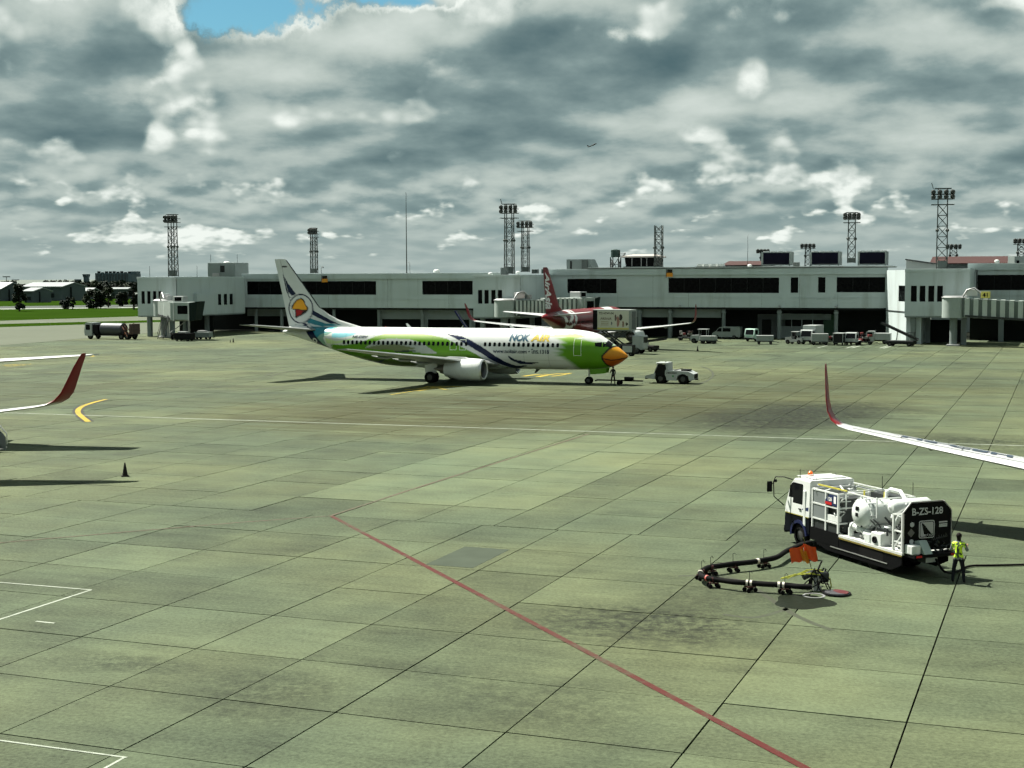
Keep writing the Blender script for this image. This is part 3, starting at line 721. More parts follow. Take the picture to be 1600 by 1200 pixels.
# orange stand numbers hung on the parapets
for px, d, zt_, lab in ((508, -4.6, 10.75, 'orange and black stand board on the left terminal parapet'), (1047, .4, 11.6, 'orange and black stand board on the right terminal parapet')):
    m_ = pxm(px, d); p = TW(TS(px, d), d, zt_)
    r = empty('stand_board', p, TA, lab, 'sign', 'stand number boards')
    MB().box(-5*m_, 5*m_, -.06, 0, -1.25, -.6).build('lower_panel', mat('board amber', (.65, .26, .02), .5), r); MB().box(-4.2*m_, 4.2*m_, -.06, 0, -.598, -.02).build('upper_panel', mat('board black', (.02, .02, .015), .5), r)
    MB().bar((-5.5*m_, .02, -1.4), (-5.5*m_, .02, .1), .08).build('post', dark_metal, r)
# ---- floodlight towers and masts on the roofs
lattice = mat('tower steel', (0.045, 0.055, 0.05), 0.55, metal=0.3)
lamp_body = mat('floodlight body', (0.03, 0.035, 0.033), 0.5)
def flood_tower(px, ytop, ybase, Y, label, w=1.5, head=True, spread=3.0, taper=0.85, cabinet=True, bird=False):
    m_ = Y/PF; zt = PH-(ytop-430+(px-800)*.0035)*m_; zb = PH-(ybase-430+(px-800)*.0035)*m_
    p = DP(px, 430, Y); r = empty('floodlight_tower' if head else 'lattice_mast', (p.x, p.y, zb), TA+.1, label, 'floodlight tower' if head else 'mast', 'floodlight towers on the terminal roofs' if head else None)
    H = zt-zb; hl = H*(0.80 if head else 1.0); mb = MB(); a = w/2
    def wd(z): return a*(1-(1-taper)*z/H)
    cs = ((-1, -1), (1, -1), (1, 1), (-1, 1))
    for cx, cy in cs: mb.bar((cx*a, cy*a, 0), (cx*wd(H), cy*wd(H), H if head else H), .13)
    n = max(4, int(hl/(w*.95))); 
    for k in range(n):
        z0, z1 = hl*k/n, hl*(k+1)/n
        for i in range(4):
            (ax, ay), (bx, by) = cs[i], cs[(i+1) % 4]
            w0, w1 = wd(z0), wd(z1)
            mb.bar((ax*w0, ay*w0, z0), (bx*w1, by*w1, z1), .075)
            if i % 2 == 0: mb.bar((bx*w0, by*w0, z0), (ax*w1, ay*w1, z1), .075)
            if k: mb.bar((ax*w0, ay*w0, z0), (bx*w0, by*w0, z0), .07)
    mb.build('lattice', lattice, r)
    for f in (0.48,): 
        for cx, cy in cs: MB().ball((cx*wd(H*f), cy*wd(H*f), H*f), .27, 8).build('joint_plate', lattice, r)
    if cabinet:
        MB().bbox(-a*.8, a*.95, -a*1.1, a*.5, 0.05, H*.1, .05).build('cabinet', mat('tower cabinet', (.06, .075, .07), .6), r)
    if head:
        sp = spread/2
        for f in (.80, .87, .93, 1.0):
            g = MB(); k = sp*(.72 if f == 1.0 else 1.0)
            for s in (-1, 1): g.bar((-k, s*wd(H), H*f), (k, s*wd(H), H*f), .11)
            for x in (-k, -k*.4, k*.4, k): g.bar((x, -wd(H), H*f), (x, wd(H), H*f), .07)
            g.build('platform', lattice, r)
        for f in (.895, .955):
            for k in range(4):
                x = -sp+.28+(spread-.56)*k/3
                lm = MB(); lm.lathe([(-.36, .12), (-.30, .26), (0.0, .34), (.16, .38), (.18, .30)], (x, -wd(H)-.28, H*f), 'y', 12, caps=True)
                lm.build('floodlight', lamp_body, r, smooth=40)
    if bird:
        MB().bar((-spread*.42, 0, H), (-spread*.5, 0, H+.9), .1).build('finial', lattice, r)
    return r
flood_tower(271, 336, 432, YR(271, 6), 'lattice floodlight tower on the leftmost gate pier', 1.35, spread=2.75)
flood_tower(491, 357, 427, YR(491, -22), 'short lattice floodlight tower behind the fin of the green aircraft', 1.15, spread=1.9)
flood_tower(796, 320, 428, YR(796, 4), 'taller of the two central floodlight towers, above the middle gate pier', 1.45, spread=3.1, bird=True)
flood_tower(821, 346, 425, YR(821, -35), 'shorter of the two central floodlight towers, right behind the taller one', 1.4, spread=3.2)
flood_tower(1029, 353, 419, YR(1029, -10), 'bare lattice mast without lamps beside the lookout cabin', 1.3, head=False, taper=1.0, cabinet=False)
flood_tower(1330, 333, 411, YR(1330, -16), 'floodlight tower standing between the chillers', 1.3, spread=2.8)
flood_tower(1471, 296, 420, YR(1471, 6), 'tallest floodlight tower, on the right gate pier', 1.6, spread=3.4, bird=True)
flood_tower(1262, 382, 416, YR(1262, -70), 'distant floodlight head above the middle chiller', 1.2, spread=3.0, cabinet=False)
flood_tower(1489, 383, 414, YR(1489, -70), 'distant floodlight head right of the tallest tower', 1.5, spread=3.0, cabinet=False)
flood_tower(1595, 374, 414, YR(1595, -60), 'floodlight head cut by the right edge of the picture', 1.5, spread=3.0, cabinet=False)
flood_tower(1192, 391, 414, YR(1192, -60), 'small distant floodlight head left of the first chiller', 1.0, spread=2.6, cabinet=False)
p = DP(635.5, 430, YR(635, -8)); m_ = p.y/PF
r = empty('antenna_mast', (p.x, p.y, 11.0), 0, 'tall thin antenna mast on the terminal roof', 'mast')
MB().path([(0, 0, 0), (0, 0, 7), (0, 0, 15.2)], [.11, .08, .04], 8).build('pole', lattice, r, smooth=60); MB().path([(.6, 0, 0), (.6, 0, 2.0), (.45, 0, 2.2), (.2, 0, 2.2)], .06, 6).build('side_pipe', grey_metal, r, smooth=60)
p = DP(502, 430, YR(502, -8))
r = empty('roof_lamp_post', (p.x, p.y, 11.0), 0, 'small hooked roof lamp post right of the fin', 'lamp')
MB().path([(0, 0, 0), (0, 0, 1.3), (.12, 0, 1.5), (.32, 0, 1.45)], .05, 6).build('post', lattice, r, smooth=60); MB().ball((.36, 0, 1.33), .14, 8).build('lamp', lamp_body, r, smooth=60)
for px, y0, lab in ((1168, 369, 'thin antenna rod above the low red roof'), (234, 414, 'thin antenna rod on the leftmost gate pier'), (308, 414, 'thin antenna rod left of the plant house with the dome')):
    Y_ = YR(px, -10 if px > 1000 else 10); p = DP(px, 430, Y_); zt = PH-(y0-430)*Y_/PF
    o = MB().tube((0, 0, 0), (0, 0, zt-10.6), .05, .03, 6).build('antenna_rod', lattice); o.location = (p.x, p.y, 10.6); tag(o, lab, 'antenna')

# ---- passenger bridges
bridge_grey = mat('bridge panel', (0.30, 0.35, 0.33), 0.6, metal=0.1, dirt=0.3, dirtcol=(.1, .11, .1))
bridge_ribs = mat('bridge ribs', (0.42, 0.47, 0.44), 0.5, dirt=0.2)
bridge_core = mat('bridge core', (0.10, 0.125, 0.115), 0.6, dirt=0.3)  # darker than the ribs, putting shade between them into the colour
bridge_dark = mat('bridge canopy', (0.012, 0.02, 0.018), 0.7)
def jet_bridge(rot, end, z0, z1, h, w, label, ribs=12, cab=True, cabrot=0.0, sign=None, rcyl=1.7, support_t=0.86, stair=True):
    """rotunda at rot, ribbed tunnel sloping to end"""
    rot, end = Vector(rot), Vector(end); d = (end-rot); d.z = 0; Lt = d.length; d.normalize(); rz = math.atan2(d.y, d.x)
    r = empty('jet_bridge', (rot.x, rot.y, 0), rz, label, 'jet bridge', 'passenger bridges')
    rr = MB(); rr.tube((0, 0, z0-.15), (0, 0, z0+h+.1), rcyl, n=20); rr.build('rotunda', bridge_grey, r, smooth=40)
    MB().tube((0, 0, z0+h+.101), (0, 0, z0+h+.35), rcyl*1.08, rcyl*.8, n=20).build('rotunda_roof', light_metal, r, smooth=40)
    MB().tube((0, 0, 0), (0, 0, z0-.16), .55, n=14).build('rotunda_column', col_mat, r, smooth=40)
    MB().bbox(-.9, .9, -.9, .9, 0, .25, .05).build('column_base', grey_metal, r)
    seg = [(rcyl*.8, Lt*.52, w, h, 0), (Lt*.50, Lt, w*1.12, h*1.1, 1)]
    for x0, x1, ww, hh, gi in seg:
        za, zb = z0+(z1-z0)*x0/Lt, z0+(z1-z0)*x1/Lt
        tb = MB().loft([[(x0, -ww/2, za), (x0, ww/2, za), (x0, ww/2, za+hh), (x0, -ww/2, za+hh)], [(x1, -ww/2, zb), (x1, ww/2, zb), (x1, ww/2, zb+hh), (x1, -ww/2, zb+hh)]]).build('tunnel', bridge_core, r)
        n = ribs
        for k in range(n):
            t = (k+.5)/n; x = x0+(x1-x0)*t; z = za+(zb-za)*t; rib = MB(); e = .12; rw = (x1-x0)/n*.55
            rib.box(x-rw/2, x+rw/2, -ww/2-e, -ww/2-.002, z+.05, z+hh-.05); rib.box(x-rw/2, x+rw/2, ww/2+.002, ww/2+e, z+.05, z+hh-.05); rib.box(x-rw/2, x+rw/2, -ww/2, ww/2, z+hh+.002, z+hh+.1)
            rib.build('rib', bridge_ribs, tb)
    # roof plant, rails and cable tray
    zt = z0+h
    MB().bbox(rcyl, rcyl+1.6, -.8, .4, zt+.3, zt+1.3, .08).build('air_unit', light_metal, r); MB().bbox(rcyl+2.0, rcyl+2.9, -.5, .5, zt+.2, zt+.95, .08).build('junction_box', grey_metal, r)
    MB().path([(rcyl-.4, -.9, zt+.2), (rcyl+.2, -.9, zt+1.2), (rcyl+1.2, -1.0, zt+1.5), (rcyl+2.4, -1.0, zt+.5)], .14, 8).build('duct', grey_metal, r, smooth=60)
    MB().bar((rcyl, -w*.58, z0+h*.06), (Lt, -w*.62, z1+h*.02), .16, .3).build('side_rail', dark_metal, r)
    # drive column with wheels
    xs = Lt*support_t; zs = z0+(z1-z0)*support_t
    sp = MB(); sp.bar((xs, -w*.72, 0.6), (xs, -w*.72, zs+.5), .3, .3); sp.bar((xs, w*.72, .6), (xs, w*.72, zs+.5), .3, .3); sp.bar((xs, -w*.72, zs-.25), (xs, w*.72, zs-.25), .35, .35); sp.bar((xs, -w*.72, .75), (xs, w*.72, .75), .4, .35); sp.bar((xs, -w*.7, 1.0), (xs, w*.5, zs-.5), .12)
    sp.build('drive_column', grey_metal, r)
    for s in (-1, 1):
        MB().lathe([(-.22, .2), (-.2, .5), (-.1, .58), (.1, .58), (.2, .5), (.22, .2)], (xs, s*w*.45, .58), 'y', 18, caps=True).build('wheel', rubber, r, smooth=40)
    if cab:
        c = empty('cab', (Lt, 0, 0), cabrot); c.parent = r
        c_ = MB().bbox(-1.2, 2.2, -w*.75, w*.75, z1-.1, z1+h*1.15, .08).build('cab_body', bridge_grey, r)
        c_.location = (Lt, 0, 0); c_.rotation_euler = (0, 0, cabrot)
        bpy.data.objects.remove(c)
        can = MB().loft([[(2.205, -w*.8, z1-.3), (2.205, w*.8, z1-.3), (2.205, w*.8, z1+h*1.1), (2.205, -w*.8, z1+h*1.1)], [(3.1, -w*.7, z1-.1), (3.1, w*.7, z1-.1), (3.6, w*.8, z1+h*1.2), (3.6, -w*.8, z1+h*1.2)]]).build('canopy', bridge_dark, c_)
        MB().box(.1, 1.9, -w*.75-.03, -w*.75-.003, z1+.9, z1+h-.2).build('cab_window', win_glass, c_)
        for xx in (-.6, 2.0): MB().box(xx-.1, xx+.1, -w*.75-.12, -w*.75-.002, z1-.2, z1+h*1.1).build('edge_post', light_metal, c_)
        MB().bbox(-.9, .9, -w*.5, w*.4, z1+h*1.15+.002, z1+h*1.15+1.0, .06).build('air_unit', light_metal, c_)
        MB().box(-.6, .6, -w*.5-.02, -w*.5-.002, z1+h*1.15+.2, z1+h*1.15+.85).build('grille', win_glass, c_)
    if stair:
        x0 = Lt*.93; st = MB()
        for k in range(int(z1/.24)):
            st.box(x0-k*.26-.28, x0-k*.26, -w*.75-1.0, -w*.75-.15, z1-.26-k*.24, z1-.22-k*.24)
        n_ = int(z1/.24)
        for yy in (-w*.75-1.04, -w*.75-.11):
            st.bar((x0, yy, z1-.25), (x0-n_*.26, yy, z1-.25-n_*.24), .06, .22); st.bar((x0, yy, z1+.75), (x0-n_*.26, yy, z1+.75-n_*.24), .05)
            for k in range(0, n_, 3): st.bar((x0-k*.26, yy, z1-.25-k*.24), (x0-k*.26, yy, z1+.75-k*.24), .045)
        st.build('stair', dark_metal, r)
    if sign:
        x = Lt*.19; zz = z0+(z1-z0)*.19+h*1.0+.25
        sg = MB().bbox(x-.65, x+.65, -w*.62, -w*.62+.12, zz, zz+.95, .02).build('number_board', mat('board yellow', (.70, .62, .16), .5), r)
        MB().bar((x-.4, -w*.6, zz-.2), (x-.4, -w*.6, zz), .06).bar((x+.4, -w*.6, zz-.2), (x+.4, -w*.6, zz), .06).build('bracket', dark_metal, sg)
        tx = text_obj(sign, .85, black_paint, bold=.03); tx.parent = sg; tx.rotation_euler = (pi/2, 0, 0); tx.location = (x, -w*.62-.012, zz+.17); tx.name = 'number'
    return r
def text_mesh(body, size, bold=0.0, shear=0.0, align='CENTER', space=1.0):
    cu = bpy.data.curves.new('txt', 'FONT'); cu.body = body; cu.size = size; cu.align_x = align; cu.offset = bold*size; cu.shear = shear; cu.resolution_u = 3; cu.space_character = space
    o = bpy.data.objects.new('txt', cu); COL.objects.link(o)
    bpy.context.view_layer.update()
    me = bpy.data.meshes.new_from_object(o.evaluated_get(bpy.context.evaluated_depsgraph_get()))
    bpy.data.objects.remove(o); bpy.data.curves.remove(cu)
    return me
def text_obj(body, size, m, bold=0.0, shear=0.0, align='CENTER', name='lettering', space=1.0):
    me = text_mesh(body, size, bold, shear, align, space); me.materials.clear(); me.materials.append(m)
    for p in me.polygons: p.material_index = 0
    o = bpy.data.objects.new(name, me); COL.objects.link(o); return o
P_ = lambda px, d: TW(TS(px, d), d)
jet_bridge(P_(1492, 15.0), P_(1492, 15.0)+Vector((24*.93, -24*.37, 0)), 4.35, 3.2, 2.75, 2.7, 'ribbed grey passenger bridge with a yellow 41 board, at the right edge', ribs=9, sign='41', cab=True)
jet_bridge(P_(789, 16.8), P_(789, 16.8)+Vector((12.2, 4.2, 0)), 4.0, 4.0, 2.55, 2.5, 'ribbed grey passenger bridge at the middle pier, behind the red tail', ribs=8, cabrot=.5, stair=False)
jet_bridge(P_(255, 23.0), P_(255, 23.0)+Vector((5.2, -9.5, 0)), 3.9, 3.5, 2.5, 2.5, 'grey passenger bridge with open stair at the leftmost gate pier', ribs=9, cabrot=.95)
# ------------------------------------------------------------------ aircraft
def pchip(xs, ys, x):
    xs, ys = np.asarray(xs, float), np.asarray(ys, float); h = np.diff(xs); d = np.diff(ys)/h; m = np.zeros_like(ys)
    m[0], m[-1] = d[0], d[-1]
    for i in range(1, len(xs)-1):
        m[i] = 0 if d[i-1]*d[i] <= 0 else 3*(h[i-1]+h[i])/((2*h[i]+h[i-1])/d[i-1]+(h[i]+2*h[i-1])/d[i])
    i = np.clip(np.searchsorted(xs, x)-1, 0, len(xs)-2); t = (np.asarray(x)-xs[i])/h[i]
    return (2*t**3-3*t**2+1)*ys[i]+(t**3-2*t**2+t)*h[i]*m[i]+(-2*t**3+3*t**2)*ys[i+1]+(t**3-t**2)*h[i]*m[i+1]
def inpoly(a, z, poly):
    r = np.zeros(a.shape, bool); n = len(poly)
    for i in range(n):
        (x0, y0), (x1, y1) = poly[i], poly[(i+1) % n]
        c = ((y0 > z) != (y1 > z)); 
        with np.errstate(divide='ignore', invalid='ignore'): xi = (x1-x0)*(z-y0)/(y1-y0+1e-12)+x0
        r ^= c & (a < xi)
    return r
class Fuselage:
    def __init__(s, prof): s.p = np.array(prof, float)
    def at(s, a): return [pchip(s.p[:, 0], s.p[:, k], a) for k in (1, 2, 3)]
    def y(s, a, z):
        zt, zb, hw = s.at(np.asarray(a)); zc, hh = (zt+zb)/2, (zt-zb)/2
        return hw*np.sqrt(np.clip(1-((np.asarray(z)-zc)/hh)**2, 0, 1))
    def mesh(s, name, ns, nr, colfn, m, parent):
        L = s.p[-1, 0]; t = np.linspace(0, 1, ns); a = L*t; 
        nose = np.linspace(0, 1, 24)**2*1.2; a = np.unique(np.concatenate([nose, a[a > 1.2]])); ns = len(a)
        zt, zb, hw = s.at(a); zc, hh = (zt+zb)/2, (zt-zb)/2
        th = np.linspace(0, 2*pi, nr, endpoint=False)
        A = np.repeat(a[:, None], nr, 1); Yc = hw[:, None]*np.sin(th)[None]; Zc = zc[:, None]+hh[:, None]*np.cos(th)[None]
        v = np.stack([-A, Yc, Zc], -1).reshape(-1, 3)
        i = np.arange(ns-1)[:, None]*nr; j = np.arange(nr)[None]; k = (j+1) % nr
        f = np.stack([i+j, i+nr+j, i+nr+k, i+k], -1).reshape(-1, 4)
        me = bpy.data.meshes.new(name)
        me.from_pydata(v.tolist(), [], f.tolist()+[list(range(nr)), list(range((ns-1)*nr+nr-1, (ns-1)*nr-1, -1))])
        bm = bmesh.new(); bm.from_mesh(me); bmesh.ops.recalc_face_normals(bm, faces=bm.faces); bm.to_mesh(me); bm.free()
        me.shade_smooth()
        col = np.ones((len(v), 4)); col[:, :3] = colfn(A.ravel(), Zc.ravel(), Yc.ravel())
        at = me.color_attributes.new('livery', 'FLOAT_COLOR', 'POINT'); at.data.foreach_set('color', col.ravel())
        me.materials.append(m); o = bpy.data.objects.new(name, me); COL.objects.link(o); o.parent = parent
        return o
    def wrap(s, name, me, m, parent, side=-1, off=0.014):
        """lay a flat mesh (x -> -aft, y -> height) onto the side of the hull"""
        bm = bmesh.new(); bm.from_mesh(me)
        for _ in range(4):
            es = [e for e in bm.edges if e.calc_length() > 0.22]
            if not es: break
            bmesh.ops.subdivide_edges(bm, edges=es, cuts=1)
        bmesh.ops.triangulate(bm, faces=bm.faces)
        for v in bm.verts:
            a, z = -v.co.x, v.co.y; v.co = Vector((v.co.x, side*(float(s.y(a, z))+off), z))
        bm.to_mesh(me); bm.free(); me.materials.clear(); me.materials.append(m)
        for p in me.polygons: p.material_index = 0
        o = bpy.data.objects.new(name, me); COL.objects.link(o); o.parent = parent; return o
    def patch(s, name, poly, m, parent, side=-1, off=0.012):
        me = bpy.data.meshes.new(name); me.from_pydata([(-a, z, 0) for a, z in poly], [], [tuple(range(len(poly)))])
        bm = bmesh.new(); bm.from_mesh(me); bmesh.ops.triangulate(bm, faces=bm.faces); bm.to_mesh(me); bm.free()
        return s.wrap(name, me, m, parent, side, off)
    def text(s, name, body, a_left, z, size, m, parent, side=-1, bold=0.0, shear=0.0, width=None):
        me = text_mesh(body, size, bold, shear, 'LEFT')
        xs = [v.co.x for v in me.vertices]; x0, x1 = min(xs), max(xs); k = (width/(x1-x0)) if width else 1.0
        for v in me.vertices:
            if side < 0: v.co.x = -a_left+(v.co.x-x0)*k
            else: v.co.x = -a_left-(v.co.x-x0)*k
            v.co.y += z; v.co.z = 0
        return s.wrap(name, me, m, parent, side, .02)
def airfoil(n=9):
    xs = [(1-cos(pi*i/n))/2 for i in range(n+1)]
    f = lambda x: 5*(.2969*math.sqrt(x)-.126*x-.3516*x*x+.2843*x**3-.1036*x**4)
    up = [(x, f(x)) for x in reversed(xs)]; lo = [(x, -f(x)*.75) for x in xs[1:-1]]
    return up+lo
AF = airfoil()
def lift_surface(secs, side):
    """secs: (span y, aft of nose, chord, z, thickness ratio, cant)"""
    mb = MB(); rings = []
    for (y, a, c, z, t, ph) in secs:
        rings.append([(-(a+x*c), side*(y-sin(ph)*th*t*c), z+cos(ph)*th*t*c) for x, th in AF])
    mb.loft(rings); return mb
def colour_surface(o, fn):
    me = o.data; at = me.color_attributes.new('livery', 'FLOAT_COLOR', 'POINT')
    for i, v in enumerate(me.vertices): at.data[i].color = (*fn(-v.co.x, v.co.y, v.co.z), 1)
def interp_secs(secs, k):
    out = []
    for i in range(len(secs)-1):
        for j in range(k): out.append(tuple(a+(b-a)*j/k for a, b in zip(secs[i], secs[i+1])))
    out.append(secs[-1]); return out
def fin_mesh(name, outline, tk, m, parent, colfn, nu=70, nv=90, flat_top=True):
    """fin from a list of (z, a_lead, a_trail); thickness follows the chord"""
    zs = [q[0] for q in outline]; v, f, cols = [], [], []
    Z = np.linspace(zs[0], zs[-1], nv); le = np.interp(Z, zs, [q[1] for q in outline]); te = np.interp(Z, zs, [q[2] for q in outline])
    for side in (1, -1):
        for j in range(nv):
            for i in range(nu+1):
                x = (1-cos(pi*i/nu))/2; a = le[j]+(te[j]-le[j])*x; t = tk*(te[j]-le[j])*5*(.2969*math.sqrt(x)-.126*x-.3516*x*x+.2843*x**3-.1015*x**4)
                v.append((-a, side*min(t, .34), Z[j]))
    n1 = nu+1; off = nv*n1
    for j in range(nv-1):
        for i in range(nu):
            a = j*n1+i; f.append((a, a+1, a+n1+1, a+n1)); f.append((off+a, off+a+n1, off+a+n1+1, off+a+1))
    top = (nv-1)*n1
    for i in range(nu): f.append((top+i, top+i+1, off+top+i+1, off+top+i))
    me = bpy.data.meshes.new(name); me.from_pydata(v, [], f); me.shade_smooth(); me.set_sharp_from_angle(angle=radians(50))
    V = np.array(v); c = np.ones((len(v), 4)); c[:, :3] = colfn(-V[:, 0], V[:, 2])
    at = me.color_attributes.new('livery', 'FLOAT_COLOR', 'POINT'); at.data.foreach_set('color', c.ravel())
    me.materials.append(m); o = bpy.data.objects.new(name, me); COL.objects.link(o); o.parent = parent; return o
rim_dark = mat('wheel rim', (.06, .062, .06), .5, metal=.3)
def wheel(parent, x, y, r, w, name='wheel'):
    t = MB().lathe([(-w/2, r*.55), (-w/2, r*.86), (-w*.32, r), (w*.32, r), (w/2, r*.86), (w/2, r*.55)], (x, y, r), 'y', 20).build(name, rubber, parent, smooth=40)
    MB().lathe([(-w*.42, .01), (-w*.42, r*.3), (-w*.3, r*.56), (w*.3, r*.56), (w*.42, r*.3), (w*.42, .01)], (x, y, r), 'y', 14).build('rim', rim_dark, t, smooth=40)
    return t
fan_dark = mat('fan blades', (0.03, 0.03, 0.035), 0.35, metal=0.7)
wing_grey = mat('wing grey', (0.20, 0.215, 0.21), 0.4, var=.06, dirt=.15)
def engine(parent, x_front, y, z, r, ln, body):
    """x_front is aft of the nose"""
    e = MB().lathe([(-.0, r*.80), (.02, r*.90), (-.08, r*.965), (-.35, r*1.03), (-1.1, r*1.06), (-ln*.62, r*1.02), (-ln*.9, r*.80), (-ln, r*.70), (-ln*.97, r*.64)][::1], (-x_front, y, z), 'x', 32, sz=.97).build('engine', body, parent, smooth=50)
    MB().lathe([(.015, r*.885), (-.06, r*.79), (-.5, r*.77), (-1.0, r*.76)], (-x_front, y, z), 'x', 32).build('inlet', mat('inlet grey', (.10, .105, .11), .35, metal=.5), e, smooth=60)
    MB().lathe([(.05, r*.87), (.075, r*.90), (.03, r*.945), (-.09, r*.985)], (-x_front, y, z), 'x', 32).build('inlet_lip', light_metal, e, smooth=60)
    fb = MB()
    for k in range(22):
        t = 2*pi*k/22; dt = .22
        fb.quad((-x_front-.75, y+cos(t)*r*.2, z+sin(t)*r*.2), (-x_front-.7, y+cos(t)*r*.76, z+sin(t)*r*.76), (-x_front-.9, y+cos(t+dt)*r*.76, z+sin(t+dt)*r*.76), (-x_front-.9, y+cos(t+dt)*r*.2, z+sin(t+dt)*r*.2))
    fb.tube((-x_front-1.0, y, z), (-x_front-.98, y, z), r*.76, n=24); fb.build('fan', fan_dark, e)
    MB().lathe([(-.35, .02), (-.5, r*.12), (-.85, r*.24)], (-x_front, y, z), 'x', 16).build('spinner', dark_metal, e, smooth=60)
    MB().lathe([(-ln*.9, r*.55), (-ln*1.02, r*.5), (-ln*1.14, r*.40), (-ln*1.14, r*.30), (-ln*1.34, .03)], (-x_front, y, z), 'x', 20, caps=True).build('exhaust', mat('exhaust metal', (.12, .11, .10), .4, metal=.8), e, smooth=50)
    return e
def decal_spots(fz, name, a0, a1, step, z, parent, skip=()):
    a = a0; k = 0
    first = {}
    while a > a1:
        if not any(lo < a < hi for lo, hi in skip):
            for side in (-1, 1):
                zt, zb, hw = [float(q) for q in fz.at(a)]
                y = float(fz.y(a, z)); y2 = float(fz.y(a, z+.17)); tilt = math.atan2(y-y2, .17)
                if side not in first:
                    poly = [(.135*sx*cx, .205*sz*cz) for sx, sz, cx, cz in ((-1, -1, .6, 1), (1, -1, .6, 1), (1, -1, 1, .6), (1, 1, 1, .6), (1, 1, .6, 1), (-1, 1, .6, 1), (-1, 1, 1, .6), (-1, -1, 1, .6))]
                    o = MB().prism(poly, -.02, .02, 'y').build(name, cockpit_glass, parent); first[side] = o.data
                else:
                    o = bpy.data.objects.new(name, first[side]); COL.objects.link(o); o.parent = parent
                o.location = (-a, side*(y+.0), z); o.rotation_euler = (side*tilt, 0, 0)
        a -= step; k += 1

# ---------- the green and white twin-jet being pushed back
W_ = (.60, .63, .615); GREEN = (.098, .265, .012); LGREEN = (.40, .56, .15); NAVY = (.004, .010, .042); TEAL = (.02, .19, .25); OLIVE = (.07, .10, .03); ORANGE = (.56, .19, .008); GREY = (.36, .40, .37); BLK = (.008, .008, .01)
P737 = [(0,2.80,2.74,.02),(.08,2.91,2.65,.14),(.45,3.24,2.36,.48),(1.0,3.66,2.00,.90),(1.6,4.06,1.74,1.23),(2.2,4.46,1.59,1.44),(3.0,4.92,1.48,1.63),(4.0,5.18,1.42,1.77),(5.0,5.31,1.39,1.85),(6.0,5.38,1.37,1.88),(7.5,5.40,1.36,1.88),(23.5,5.40,1.36,1.88),(25.5,5.40,1.47,1.87),(27.5,5.40,1.80,1.79),(29.5,5.40,2.28,1.64),(31.5,5.39,2.85,1.43),(33.5,5.33,3.46,1.14),(35.5,5.22,4.02,.80),(37.0,5.10,4.42,.48),(37.8,5.0,4.62,.22),(38.02,4.9,4.74,.06)]
FZ = Fuselage(P737)
